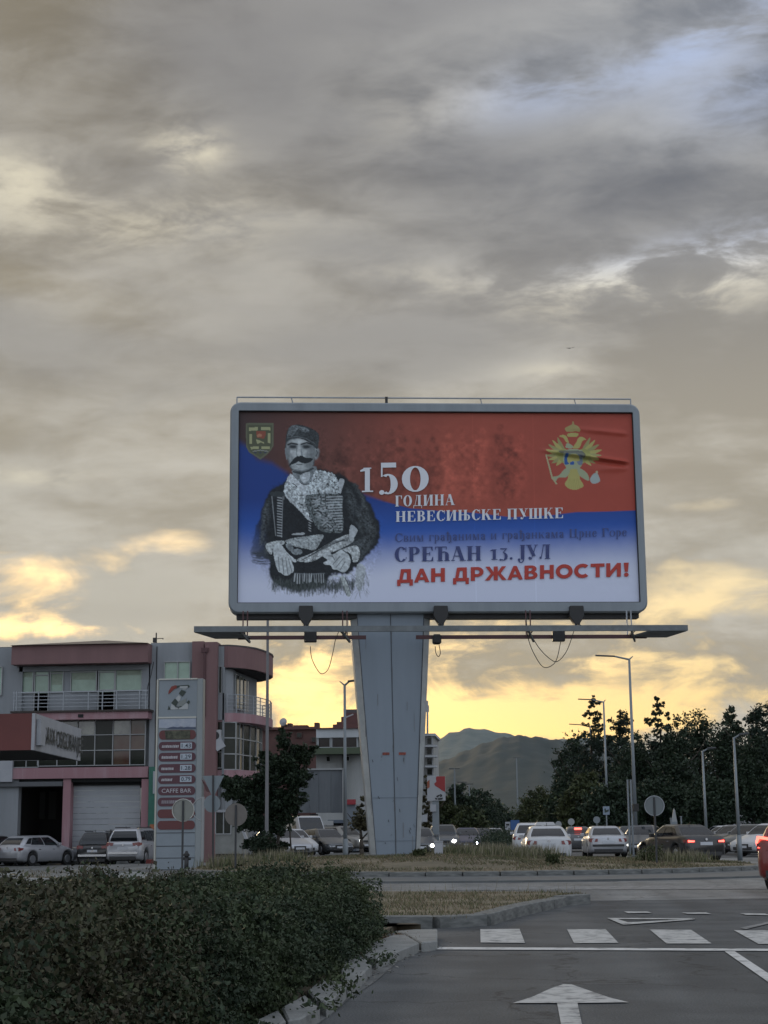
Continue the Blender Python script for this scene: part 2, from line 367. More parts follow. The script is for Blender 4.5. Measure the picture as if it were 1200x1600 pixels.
# island mound (dry grass on soil)
def mound_z(x, y):
    r = sqrt(((x - IC[0]) / IRX) ** 2 + ((y - IC[1]) / IRY) ** 2)
    return .16 + .40 * max(0, 1 - r ** 2.2) * (1.0 if x < -3 else max(.55, 1 - (x + 3) * .09)) + .03 * sin(x * 1.7 + y) * max(0, 1 - r)
mm = MB(); nr, na = 12, 64
for j in range(nr + 1):
    for i in range(na):
        a = 2 * pi * i / na; k = j / nr; x, y = ell(a, (IRX - .1) * k + .001, (IRY - .1) * k + .001); mm.v.append((x, y, mound_z(x, y)))
for j in range(nr):
    for i in range(na):
        a = j * na + i; b = j * na + (i + 1) % na; mm.f.append((a, b, b + na, a + na))
m_drygr = mat('dry grass soil', (.20, .165, .11), .95, col2=(.11, .095, .06), vs=1.6, bump=.8, bs=20)
isl = mm.build('central_island', m_drygr, smooth=True); isl['kind'] = 'structure'

# splitter island in front
near = [gr(px, py) for px, py in [(240, 1451), (592, 1450), (715, 1450), (748, 1448)]]
diag = [gr(px, py) for px, py in [(785, 1436), (845, 1422), (882, 1414), (915, 1412)]]
far = [gr(px, py) for px, py in [(905, 1406), (860, 1403), (600, 1402), (240, 1404)]]
poly = near + diag + far
cen_ = sum((p for p in poly), Vector()) / len(poly)
sp = MB().prism([(p.x - .12 if i >= len(near) else p.x, p.y + (.16 if i < len(near) + len(diag) else -.1)) for i, p in enumerate(poly)], -.02, .12).build('splitter_island', m_drygr); sp['kind'] = 'structure'
kerb('splitter_kerb', near + diag, .26, .19, -.03, .95)
kerb('splitter_kerb', list(reversed(far)), .2, .15, -.03, .95)

# verge under the hedge with broken kerb slabs and gutter
c4 = lambda L_: [(400 + x / 3, 1360 + y / 3) for x, y in L_]
vp = [gr(*p, .0) for p in c4([(-140, 790), (100, 680), (250, 600), (400, 500), (500, 400), (620, 300), (690, 262)])]
verge = MB().prism([(p.x, p.y) for p in vp] + [(-1.5, 21.4), (-12.4, 21.6), (-12.4, 5), (vp[0].x, 5)], -.05, .07).build('verge', m_soil); verge['kind'] = 'structure'
kr = empty('broken_kerb'); tag(kr, kind='structure')
def pslab(name, pix, z, t, m_, parent, tilt=0):
    pts = [gr(px, py, z + (tilt if i in (0, 1) else 0)) for i, (px, py) in enumerate(pix)]
    return MB().slab(pts, (0, 0, -t)).build(name, m_, parent, bevel=.012)
for q in ([(240, 560), (330, 495), (350, 505), (425, 540), (372, 590), (330, 622), (280, 600)], [(402, 440), (440, 405), (482, 387), (510, 410), (543, 437), (490, 492), (428, 540), (395, 498)],
          [(470, 378), (545, 338), (640, 302), (700, 300), (765, 338), (660, 380), (565, 415), (510, 402)], [(650, 284), (740, 276), (850, 275), (850, 328), (775, 338), (700, 296)],
          [(120, 640), (230, 580), (262, 610), (300, 640), (210, 690), (150, 700)], [(-40, 720), (105, 650), (140, 700), (60, 745)]):
    pslab('kerb_stone', c4(q), .10, .13, m_conc2, kr)
gut = c4([(-60, 790), (60, 750), (150, 708), (262, 650), (330, 628), (430, 548), (545, 440), (660, 385), (770, 342), (830, 335), (790, 365), (700, 400), (640, 450), (560, 520), (440, 600), (380, 650), (240, 760), (180, 830), (-60, 860)])
MB().add([gr(px, py, .006) for px, py in gut], [tuple(range(len(gut)))]).build('gutter', m_gutter)['kind'] = 'structure'
# debris: small stones along gutter
db = MB(); random.seed(5)
for i in range(260):
    k = random.random(); px = 440 + k * 250 + random.uniform(-14, 22); py = 1590 - k * 118 + random.uniform(-8, 8); p = gr(px, py); s = random.uniform(.006, .03)
    db.add([(p.x + random.uniform(-s, s), p.y + random.uniform(-s, s), p.z + .004 + random.uniform(0, s)) for _ in range(4)], [(0, 1, 2), (0, 2, 3), (0, 3, 1), (1, 3, 2)])
tag(db.build('gravel', mat('stone debris', (.16, .155, .14), .9, island=.6)), 'small stones and crumbs of concrete in the gutter', 'gravel', kind='stuff')
tag(MB().add([gr(655, 1446, .02) + Vector(v) for v in ((0, 0, .0), (.12, .03, .05), (.22, 0, .01), (.1, -.02, .03))], [(0, 1, 3), (1, 2, 3), (0, 3, 2), (0, 2, 1)]).build('litter', mat('white litter', G(.5), .6)), 'crumpled white scrap of litter against the splitter island kerb', 'litter')

# broken paving left of the roundabout
bp = empty('broken_paving'); tag(bp, kind='structure'); random.seed(11)
for i in range(46):
    px = random.uniform(-10, 300); py = random.uniform(1368, 1396); p = gr(px, py); r = random.uniform(.35, 1.0); k = random.randint(4, 6)
    ps = [(p.x + r * cos(2 * pi * j / k + random.uniform(-.3, .3)), p.y + 1.3 * r * sin(2 * pi * j / k + random.uniform(-.3, .3))) for j in range(k)]
    zz = random.uniform(.0, .10); tx, ty = random.uniform(-.08, .08), random.uniform(-.08, .08)
    MB().slab([(x, y, zz + (x - p.x) * tx + (y - p.y) * ty + .05) for x, y in ps], (0, 0, -.14)).build('paving_slab', m_conc2, bp)

# ------------------------------------------------------------------ hills
def vnoise(shape, cells, rng):
    a = rng.random((cells[0] + 2, cells[1] + 2)); y = np.linspace(0, cells[0], shape[0]); x = np.linspace(0, cells[1], shape[1])
    yi = y.astype(int); xi = x.astype(int); fy = (y - yi)[:, None]; fx = (x - xi)[None, :]; fy = fy * fy * (3 - 2 * fy); fx = fx * fx * (3 - 2 * fx)
    return (a[yi][:, xi] * (1 - fy) * (1 - fx) + a[yi + 1][:, xi] * fy * (1 - fx) + a[yi][:, xi + 1] * (1 - fy) * fx + a[yi + 1][:, xi + 1] * fy * fx)
def hill(name, sil, Y, depth, m_, seed, amp):
    """ridge through the silhouette at distance Y, falling to the plain in front and behind"""
    rng = np.random.default_rng(seed); xs = np.linspace(sil[0][0], sil[-1][0], 240); sy = np.interp(xs, [s[0] for s in sil], [s[1] for s in sil])
    sy = sy + 1.6 * np.sin(xs * .21 + seed) + 1.0 * np.sin(xs * .53 + 2 * seed) * .6
    top = [at(a, b, Y) for a, b in zip(xs, sy)]; rows = 60
    X = np.array([p.x for p in top]); Z = np.array([p.z for p in top])
    V_ = []; nz = vnoise((rows * 2 + 1, 240), (14, 26), rng) - .5; nz2 = vnoise((rows * 2 + 1, 240), (50, 90), rng) - .5
    for j in range(-rows, rows + 1):
        k = abs(j) / rows; h = Z * (1 - k) ** 1.15; sh = Y + j / rows * depth * (1 if j < 0 else .5)
        d = (nz[j + rows] * amp + nz2[j + rows] * amp * .35) * min(1, k * 6) * (h / max(Z.max(), 1))
        V_.append(np.stack([X * (sh / Y) ** .3, np.full_like(X, sh) + d * 1.5, np.maximum(h + d, -.9)], 1))
    V_ = np.concatenate(V_); nn = 240; q = []
    ii = (np.arange(2 * rows)[:, None] * nn + np.arange(nn - 1)[None, :]).ravel(); q = np.stack([ii, ii + 1, ii + nn + 1, ii + nn], 1)
    o = npmesh(name, V_, q, m_, smooth=True); o['kind'] = 'structure'; return o
m_hill = mat('hill near woods', (.010, .022, .021), .95, col2=(.018, .032, .029), vs=.030, thr=(.42, .62)); m_hill2 = mat('hill far haze tint', (.080, .105, .100), .95, col2=(.115, .14, .125), vs=.016, thr=(.42, .6))  # far ridge is paler: distance haze painted into its colour
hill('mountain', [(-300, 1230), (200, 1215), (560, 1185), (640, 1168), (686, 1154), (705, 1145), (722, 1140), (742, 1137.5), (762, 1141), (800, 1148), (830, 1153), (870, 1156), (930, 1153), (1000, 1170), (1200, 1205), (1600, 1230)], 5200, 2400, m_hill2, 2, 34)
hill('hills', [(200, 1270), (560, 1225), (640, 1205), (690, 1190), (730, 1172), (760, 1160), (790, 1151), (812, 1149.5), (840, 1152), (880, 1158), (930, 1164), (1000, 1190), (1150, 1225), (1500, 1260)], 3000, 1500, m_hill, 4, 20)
# ------------------------------------------------------------------ billboard
BY = 52.0
byaw = radians(8.3)
bE = Vector((cos(byaw), sin(byaw), 0)); bN = Vector((sin(byaw), -cos(byaw), 0))     # right, and outward towards the road
pyl = at(617, 1331, BY)                       # pylon foot
zb_ = mound_z(pyl.x, pyl.y) - .03
BP = Vector((pyl.x, BY - .75, 0))             # a point in the poster plane
bb = empty('billboard', (pyl.x, BY, zb_), byaw)
tag(bb, 'huge roundabout billboard on a tapered grey pylon with a portrait poster', 'billboard')
inv = Matrix.Translation((pyl.x, BY, zb_)) @ Matrix.Rotation(byaw, 4, 'Z'); inv = inv.inverted()
def BL(px, py, off=0.0):
    """billboard-local point on the poster plane (moved off towards the viewer)"""
    return inv @ onplane(px, py, BP + bN * off, bN)
tl, tr_, bl, br = BL(357, 634), BL(999, 628), BL(360, 966), BL(1010, 951)
x0 = (tl.x + bl.x) / 2; x1 = (tr_.x + br.x) / 2; z1 = (tl.z + tr_.z) / 2; z0 = (bl.z + br.z) / 2
fy = tl.y
a_, b_, c_, d_ = BL(371.5, 651), BL(987, 639), BL(374, 949), BL(998, 934)
ix0 = (a_.x + c_.x) / 2; ix1 = (b_.x + d_.x) / 2; iz1 = (a_.z + b_.z) / 2; iz0 = (c_.z + d_.z) / 2
print('board', x0, x1, z0, z1, 'poster', ix0, ix1, iz0, iz1)
m_frame = mat('billboard frame metal', (.235, .265, .285), .5, .15, col2=(.19, .215, .235), vs=1.5, streak=True)
m_pyl = mat('pylon painted sheet', (.20, .24, .28), .55, .1, col2=(.175, .21, .245), vs=1.1, streak=True)
m_pyl2 = mat('pylon edge sheet', (.34, .36, .36), .5, .1, var=.15, vs=2)
m_scuff = mat('dark scuff mark', (.05, .055, .06), .8)
# rounded frame ring (four sides with rounded corners), each side its own piece
def rrect(xa, xb, za, zb, r, n=7):
    P = []
    for cx_, cz_, s in ((xb - r, zb - r, 0), (xa + r, zb - r, 1), (xa + r, za + r, 2), (xb - r, za + r, 3)):
        for i in range(n + 1):
            t = (s + i / n) * pi / 2; P.append((cx_ + r * cos(t), cz_ + r * sin(t)))
    return P
O_ = rrect(x0, x1, z0, z1, .34); I_ = rrect(ix0 - .02, ix1 + .02, iz0 - .02, iz1 + .02, .03); O2 = rrect(x0 + .05, x1 - .05, z0 + .05, z1 - .05, .30)
n = len(O_); mb = MB()
yf, yb = fy - .13, fy + .62
mb.v = [(x, yf, z) for x, z in O2] + [(x, yf, z) for x, z in I_] + [(x, yf + .06, z) for x, z in O_] + [(x, yb, z) for x, z in O_] + [(x, fy + .03, z) for x, z in I_]
for i in range(n):
    j = (i + 1) % n
    mb.f += [(i, j, n + j, n + i), (i, 2 * n + i, 2 * n + j, j), (2 * n + i, 3 * n + i, 3 * n + j, 2 * n + j), (n + i, n + j, 4 * n + j, 4 * n + i)]
mb.f.append(tuple(range(3 * n, 4 * n)))
mb.build('frame', m_frame, bb)
# thin inner dark gap round the poster
g = MB()
for q in ((ix0 - .02, ix1 + .02, iz1, iz1 + .02), (ix0 - .02, ix1 + .02, iz0 - .02, iz0), (ix0 - .02, ix0, iz0, iz1), (ix1, ix1 + .02, iz0, iz1)):
    g.box(q[0], q[1], fy - .10, fy - .02, q[2], q[3])
g.build('poster_gasket', m_black, bb)

# ---- poster print: colour computed per grid point
PWc, PHc = 760, 368
gx = np.linspace(ix0, ix1, PWc); gz = np.linspace(iz1, iz0, PHc)
GX, GZ = np.meshgrid(gx, gz)
wm = np.array(bb.matrix_world if False else (Matrix.Translation((pyl.x, BY, zb_)) @ Matrix.Rotation(byaw, 4, 'Z')))
pts = np.stack([GX, np.full_like(GX, fy), GZ, np.ones_like(GX)], -1) @ wm.T
rel = pts[..., :3] - np.array(EYE); dz_ = rel @ np.array(f0)
PX = 600 + F * (rel @ np.array(CR)) / dz_; PY = 800 - F * (rel @ np.array(CU)) / dz_
rng = np.random.default_rng(7)
def fbm(c0, octv=4):
    s = 0; a = 1; t = 0
    for o in range(octv): s = s + a * (vnoise((PHc, PWc), (c0 * 2 ** o, c0 * 2 ** (o + 1)), rng) - .5); t += a; a *= .6
    return s / t * 2
N1 = fbm(6); N2 = fbm(40, 3); N3 = fbm(120, 2); N4 = vnoise((PHc, PWc), (184, 380), rng) * 2 - 1
def sstep(x, a, b): t = np.clip((x - a) / (b - a), 0, 1); return t * t * (3 - 2 * t)
# background: red over blue over white
bx_ = [360, 372, 386, 400, 425, 452, 470, 500, 540, 563, 600, 640, 700, 740, 800, 860, 900, 950, 1000]
by_ = [684, 688, 697, 716, 722, 741, 760, 770, 768, 770, 783, 794, 799, 801, 808, 805, 800, 799, 797]
bound = np.interp(PX, bx_, by_)
red = np.stack([np.interp(PX, [370, 520, 700, 1000], [.055, .15, .36, .40]), np.interp(PX, [370, 520, 700, 1000], [.035, .055, .085, .070]), np.interp(PX, [370, 520, 700, 1000], [.035, .042, .055, .045])], -1)
C_ = red * (1 + .10 * N1[..., None])
vb = sstep(PY - bound + 3 * N1 * (PX < 520), -np.interp(PX, [380, 560, 620], [7, 5, .8]), np.interp(PX, [380, 560, 620], [9, 6, 1.2]))
blue0 = np.array([.014, .050, .24]); blue1 = np.array([.025, .10, .42]); wht = np.array([.62, .66, .80])
kk = np.clip((PY - 780) / 50, 0, 1)[..., None]
blu = blue0 * (1 - kk) + blue1 * kk
kw = sstep(PY + 6 * N1, np.interp(PX, [370, 600, 1000], [815, 822, 812]), np.interp(PX, [370, 600, 1000], [925, 905, 895]))[..., None] ** 1.15
blu = blu * (1 - kw) + wht * kw
C_ = C_ * (1 - vb[..., None]) + blu * vb[..., None]
topm = (1 - vb) 
# faint figures in the red field
def inpoly(P, X=None, Y=None):
    X = PX if X is None else X; Y = PY if Y is None else Y
    P = np.asarray(P, float); r = np.zeros(X.shape, bool); x_, y_ = P[:, 0], P[:, 1]
    for i in range(len(P)):
        j = i - 1; c1_ = (y_[i] > Y) != (y_[j] > Y)
        if y_[j] == y_[i]: continue
        xi = (x_[j] - x_[i]) * (Y - y_[i]) / (y_[j] - y_[i]) + x_[i]; r ^= c1_ & (X < xi)
    return r
def smooth(P, k=5):
    P = [np.array(p, float) for p in P]; n = len(P); out = []
    for i in range(n):
        a, b, c2, d = P[i - 1], P[i], P[(i + 1) % n], P[(i + 2) % n]
        for t in np.arange(k) / k: out.append(.5 * (2 * b + (c2 - a) * t + (2 * a - 5 * b + 4 * c2 - d) * t * t + (3 * b - a - 3 * c2 + d) * t ** 3))
    return out
def put(mask, col, al=1.0):
    global C_
    a = (mask * al)[..., None]; C_ = C_ * (1 - a) + np.array(col) * a
for i in range(16):
    fx_ = 505 + i * 21 + rng.uniform(-7, 7); hy = 676 + rng.uniform(-9, 16); dk = rng.uniform(-.26, .2)
    body = np.exp(-np.clip(np.abs(PX - fx_ - 4 * N1) / rng.uniform(8, 13), 0, 9) ** 4) * sstep(PY, hy + 6, hy + 14) * (1 - sstep(PY, 760, 800))
    head = np.exp(-(((PX - fx_) / 5) ** 2 + ((PY - hy) / 7) ** 2) ** 2)
    a = np.clip(body + head, 0, 1) * topm * (dk + .35 * N2)
    C_ = C_ * (1 + a[..., None])
C_ = C_ * (1 + (.16 * N2 * topm * np.exp(-((PX - 640) / 170) ** 2) * sstep(PY, 652, 670))[..., None])
# printed joints between poster sheets
for jx in (741, 835): C_ = C_ * (1 + .10 * (np.abs(PX - jx - (PY - 790) * .02) < .8))[..., None]
# ---- the portrait
c1 = lambda L_: [(350 + x / 3.529, 610 + y / 3.529) for x, y in L_]
def blur(a, k):
    for ax in (0, 1):
        for _ in range(2):
            s_ = a.copy()
            for i in range(1, k + 1): s_ += np.roll(a, i, ax) + np.roll(a, -i, ax)
            a = s_ / (2 * k + 1)
    return a
def P1(L_, col, al=1.0, sm=True, wob=0.0, tex=0.0, fade=None, bl=0):
    P = c1(L_); P = smooth(P) if sm else P
    X = PX + wob * N2 * 4; Y = PY + wob * N3 * 4
    m_ = inpoly(P, X, Y).astype(float)
    if fade is not None: m_ = m_ * fade
    if bl: m_ = blur(m_, bl)
    cc = np.array(col, float)
    global C_
    a = (m_ * al)[..., None]; t = cc * (1 + tex * (.35 * N2 + .8 * N3 + .75 * N4))[..., None]; C_ = C_ * (1 - a) + t * a
    return m_
INK = (.012, .016, .020); INK2 = (.035, .045, .050); LT = (.52, .57, .60); MD = (.19, .22, .235); SK = (.36, .40, .41)
def LN(L_, w, col=INK, al=1.0):
    """stroke along points, width in crop units"""
    P = c1(L_); w = w / 3.529 / 2; m_ = np.zeros(PX.shape)
    for (ax, ay), (bx2, by2) in zip(P, P[1:]):
        dx_, dy_ = bx2 - ax, by2 - ay; t = np.clip(((PX - ax) * dx_ + (PY - ay) * dy_) / (dx_ * dx_ + dy_ * dy_ + 1e-6), 0, 1)
        m_ = np.maximum(m_, np.clip(w + .5 - np.hypot(PX - ax - t * dx_, PY - ay - t * dy_), 0, 1))
    put(m_, col, al)
# coat and body
P1([(365, 470), (335, 505), (262, 545), (225, 610), (205, 680), (180, 755), (158, 830), (148, 890), (160, 915), (250, 935), (245, 1000), (262, 1040), (300, 1075), (400, 1110), (470, 1100), (560, 1075), (585, 1020), (680, 1010), (745, 960), (800, 900), (845, 850), (860, 790), (850, 720), (815, 640), (765, 570), (715, 510), (660, 470), (590, 450), (510, 425), (440, 440)], INK, wob=.9, tex=.4, bl=1, fade=.55 + .45 * sstep(PX + 10 * N1, 392, 420) * (1 - .5 * sstep(PY, 915, 935)))
for _ in range(420):      # ink fading out downwards
    x = rng.uniform(262, 720); y = rng.uniform(1040, 1085); l = rng.uniform(10, 62) * (1 - abs(x - 470) / 420); LN([(x, y), (x + rng.uniform(-5, 5), y + l)], rng.uniform(3, 8), (.035, .046, .044), .5)
for _ in range(260):      # finer hatching at the lower edge
    x = rng.uniform(250, 800); y = 1030 + rng.uniform(0, 70) * (1 if x < 600 else 1.0) - (abs(x - 480) ** 2) / 4200; l = rng.uniform(10, 46)
    LN([(x, y), (x + rng.uniform(-14, 14), y + l)], rng.uniform(1, 3), (.10, .12, .12), .55)
for _ in range(110):
    x = rng.uniform(150, 260); y = rng.uniform(880, 960); LN([(x, y), (x + rng.uniform(20, 60), y + rng.uniform(-4, 8))], rng.uniform(1, 3), INK2, .6)
# sleeves: folds
for L_ in ([(700, 560), (740, 680), (760, 780)], [(760, 590), (800, 700), (820, 800)], [(690, 700), (760, 750), (840, 740)], [(740, 830), (800, 800), (850, 770)], [(720, 520), (760, 600), (780, 650)],
           [(230, 640), (215, 740), (200, 850)], [(205, 800), (230, 860), (235, 900)], [(800, 860), (770, 900), (740, 940)]):
    P1([(x - 6, y) for x, y in L_] + [(x + 9, y + 2) for x, y in L_[::-1]], (.075, .09, .095), .75, bl=2, wob=.8, tex=.6)
# head
P1([(338, 330), (340, 290), (350, 270), (400, 262), (470, 285), (505, 300), (500, 380), (490, 420), (430, 455), (375, 440), (358, 400)], INK2)
P1([(350, 285), (400, 268), (450, 275), (488, 305), (496, 340), (492, 385), (485, 420), (455, 440), (420, 444), (385, 436), (366, 415), (358, 385), (350, 345)], (.36, .40, .41), tex=.12, bl=1)
for q_, cl2 in (([(372, 275), (430, 272), (470, 290), (450, 298), (385, 290)], (.52, .57, .58)), ([(358, 325), (392, 335), (396, 362), (372, 372)], (.54, .58, .60)), ([(436, 332), (472, 332), (466, 362), (444, 368)], (.48, .52, .53)), ([(405, 310), (418, 310), (424, 355), (406, 358)], (.56, .60, .61)), ([(395, 412), (440, 412), (430, 432), (402, 430)], (.46, .50, .51))): P1(q_, cl2, .85, bl=2)
for q_ in ([(468, 300), (497, 310), (494, 400), (462, 432), (470, 372)], [(350, 300), (362, 300), (360, 390), (374, 430), (354, 400)], [(360, 292), (402, 294), (402, 322), (362, 322)], [(428, 294), (482, 292), (480, 322), (430, 324)], [(452, 345), (470, 352), (462, 410), (446, 420)], [(368, 350), (378, 360), (384, 400), (372, 400)]): P1(q_, (.12, .14, .15), .75, bl=2)
P1([(500, 318), (515, 315), (526, 335), (518, 370), (504, 382), (497, 360)], (.25, .28, .29), tex=.2, bl=1); LN([(510, 330), (515, 345), (508, 362)], 4, INK)
P1([(335, 325), (348, 318), (352, 365), (344, 380)], MD)

P1([(352, 300), (366, 300), (362, 380), (372, 420), (360, 400)], MD, .5)
# cap
P1([(340, 280), (346, 235), (362, 200), (392, 190), (430, 192), (478, 208), (516, 232), (524, 262), (516, 322), (496, 308), (470, 288), (430, 268), (390, 262), (355, 270)], (.040, .048, .052), tex=.5)
P1([(362, 205), (388, 192), (420, 200), (400, 222), (380, 250), (352, 262), (350, 240)], MD, .55, tex=.6); P1([(410, 200), (450, 205), (470, 225), (430, 228)], MD, .5, tex=.8)
LN([(350, 262), (400, 254), (450, 264), (500, 292)], 3, MD, .7)
# features
P1([(360, 304), (384, 300), (400, 306), (396, 319), (374, 322), (362, 316)], (.035, .045, .05), .95, bl=1); P1([(434, 305), (454, 300), (474, 306), (470, 319), (450, 323), (438, 316)], (.035, .045, .05), .95, bl=1)
LN([(353, 300), (372, 291), (404, 297)], 8, INK); LN([(426, 297), (456, 288), (486, 298)], 8, INK); LN([(372, 311), (390, 311)], 4, INK); LN([(444, 311), (464, 311)], 4, INK)
LN([(366, 321), (394, 322)], 2, (.28, .31, .32), .8); LN([(438, 323), (470, 322)], 2, (.28, .31, .32), .8)
LN([(402, 320), (398, 350), (404, 362)], 4, MD); P1([(424, 318), (432, 345), (436, 362), (424, 366)], MD, .8)
LN([(404, 364), (418, 368), (434, 362)], 4, INK)
LN([(366, 345), (378, 372)], 3, MD, .6); LN([(462, 340), (456, 366)], 3, MD, .6)
P1([(414, 362), (430, 362), (455, 372), (490, 375), (480, 392), (452, 402), (425, 398), (412, 392), (396, 400), (372, 410), (356, 420), (366, 400), (386, 376), (402, 364)], INK)
LN([(400, 408), (430, 408)], 4, INK2); LN([(395, 436), (430, 443), (460, 436)], 5, MD)
# neck, collar, scarf
P1([(380, 440), (430, 455), (490, 420), (508, 420), (512, 450), (480, 500), (445, 520), (400, 490), (378, 460)], MD, tex=.35); LN([(382, 448), (430, 462), (490, 430)], 9, INK2)
P1([(420, 470), (470, 450), (470, 490), (440, 512)], LT, .8, tex=.25)
P1([(358, 468), (376, 462), (405, 495), (440, 520), (475, 512), (505, 440), (514, 436), (514, 480), (470, 560), (440, 580), (395, 520), (350, 500)], LT, tex=.3, wob=.3)
P1([(335, 520), (352, 500), (400, 530), (455, 590), (470, 700), (455, 705), (410, 650), (350, 600), (330, 560)], (.44, .49, .51), tex=.8, wob=.6)
P1([(514, 440), (560, 448), (605, 462), (632, 510), (642, 562), (600, 572), (520, 570), (455, 575), (470, 520), (500, 480)], (.40, .45, .47), tex=.9, wob=.5)
P1([(455, 582), (640, 576), (652, 640), (656, 770), (610, 785), (540, 778), (500, 740), (470, 680)], (.10, .12, .125), tex=1.2)
P1([(632, 500), (650, 486), (664, 498), (652, 540), (640, 572)], LT, .75)
for i in range(13):      # braid rows on the right breast
    y = 588 + i * 15; x0_ = 470 + max(0, i - 3) * 8
    LN([(x0_ + 95, y), (650, y - 3)], 6, LT, .72)
    for k in range(3): LN([(x0_ + 18 + k * 26 + rng.uniform(-4, 4), y + rng.uniform(-6, 6)), (x0_ + 32 + k * 26, y + rng.uniform(-9, 9))], rng.uniform(4, 9), LT, rng.uniform(.3, .75))
for cx_, cy_ in ((515, 620), (548, 655), (520, 690), (560, 715), (590, 640), (585, 690)):
    for r in (13, 7): LN([(cx_ + r * cos(t), cy_ + r * sin(t)) for t in np.linspace(0, 6.3, 9)], 3, LT, .6)
for i in range(12):      # braided edge across the chest and down the left front
    x = 345 + i * 11; y = 590 + i * 11; LN([(x, y), (x + 20, y + 12)], 5, LT, .75)
for i in range(6): LN([(468, 700 + i * 14), (478, 706 + i * 14)], 5, LT, .6)
for i in range(15): y = 590 + i * 15; LN([(296 - i * .1, y), (318, y + 4)], 6, LT, .65)
LN([(264, 585), (285, 800)], 4, LT, .5); LN([(325, 578), (318, 810)], 3, LT, .5); LN([(335, 530), (330, 600)], 3, LT, .5)
P1([(262, 560), (328, 560), (326, 585), (262, 582)], INK2)
# sash
P1([(335, 832), (380, 815), (450, 805), (545, 795), (530, 840), (500, 880), (450, 872), (390, 860)], (.34, .38, .39), tex=.5)
P1([(400, 935), (500, 890), (600, 830), (695, 792), (715, 830), (640, 875), (560, 905), (480, 945)], (.42, .46, .47), tex=.6)
for i in range(10): LN([(420 + i * 6, 940 - i * 3), (560 + i * 5, 870 - i * 5), (700, 800 + i * 4)], 2.2, INK2, .8)
P1([(340, 850), (370, 845), (385, 880), (360, 885)], MD, tex=.6); P1([(370, 880), (420, 875), (430, 900), (385, 905)], MD, tex=.6); P1([(378, 790), (440, 784), (438, 796), (380, 798)], LT, .8)
P1([(700, 742), (728, 758), (735, 780), (700, 832), (690, 790)], LT, .8)
# cuffs and hands
P1([(232, 850), (262, 835), (325, 828), (330, 848), (275, 862), (262, 905), (236, 880)], (.40, .44, .45), tex=.6)
for q_ in ([(560, 700), (610, 690)],): pass
for q_ in ([(672, 520), (700, 560), (722, 640), (706, 700), (690, 640)], [(742, 640), (800, 700), (838, 780), (800, 800), (760, 730)], [(700, 840), (780, 810), (830, 830), (770, 880), (720, 890)], [(240, 600), (256, 640), (240, 740), (214, 800), (222, 700)]): P1(q_, (.06, .072, .078), .8, bl=3, tex=.9, wob=1)
P1([(272, 862), (300, 842), (325, 862), (350, 895), (398, 938), (388, 948), (372, 940), (384, 975), (382, 1002), (370, 1008), (358, 1018), (344, 1022), (330, 1018), (318, 1008), (300, 998), (288, 970), (276, 920)], (.50, .55, .57), tex=.16)
for L_ in ([(300, 920), (306, 996)], [(320, 920), (330, 1012)], [(340, 922), (352, 1012)], [(356, 930), (374, 1000)]): LN(L_, 4, INK2, .8)
LN([(376, 942), (360, 915), (345, 900)], 3, MD, .8)
P1([(640, 882), (690, 862), (735, 858), (750, 900), (738, 940), (712, 946), (700, 905), (660, 880)], (.42, .46, .47), tex=.5)
P1([(545, 912), (575, 890), (600, 905), (640, 880), (672, 884), (696, 930), (690, 975), (660, 1004), (625, 990), (600, 985), (588, 965), (560, 962), (548, 950), (570, 935)], (.50, .55, .57), tex=.16)
for L_ in ([(600, 960), (640, 915)], [(618, 975), (655, 930)], [(640, 990), (668, 945)], [(575, 912), (600, 915), (610, 935)], [(590, 890), (598, 915)]): LN(L_, 4, INK2, .85)
LN([(655, 880), (690, 905), (705, 945)], 5, INK2)
# drape and sabre
for i in range(13): x = 392 + i * 13; LN([(x, 1012), (x + rng.uniform(-5, 5), 1050 + rng.uniform(0, 18))], rng.uniform(4, 8), LT, rng.uniform(.35, .8))
LN([(390, 1008), (470, 1014), (555, 1008)], 4, MD, .8)
P1([(640, 1035), (665, 1030), (700, 1120), (676, 1130)], (.38, .42, .42), tex=.3); LN([(590, 1060), (582, 1040), (605, 1020), (650, 1028), (700, 1012)], 7, LT, .85); LN([(640, 1034), (676, 1130)], 3, INK); LN([(668, 1030), (702, 1120)], 3, INK)
P1([(735, 960), (780, 975), (770, 1060), (745, 1110), (725, 1060)], (.38, .42, .43), .8, tex=.3, wob=.4)
for _ in range(60):
    x = rng.uniform(580, 800); y = rng.uniform(1000, 1120); LN([(x, y), (x + rng.uniform(-20, 26), y + rng.uniform(10, 44))], rng.uniform(1, 3), (.10, .12, .12), .6)
fg = blur(inpoly(c1([(330, 180), (540, 180), (660, 460), (870, 700), (870, 900), (760, 1120), (300, 1120), (140, 920), (150, 800), (260, 520), (330, 460)])).astype(float), 3)[..., None]
C_ = C_ * (1 + fg * (.22 * N3 + .18 * N2)[..., None])
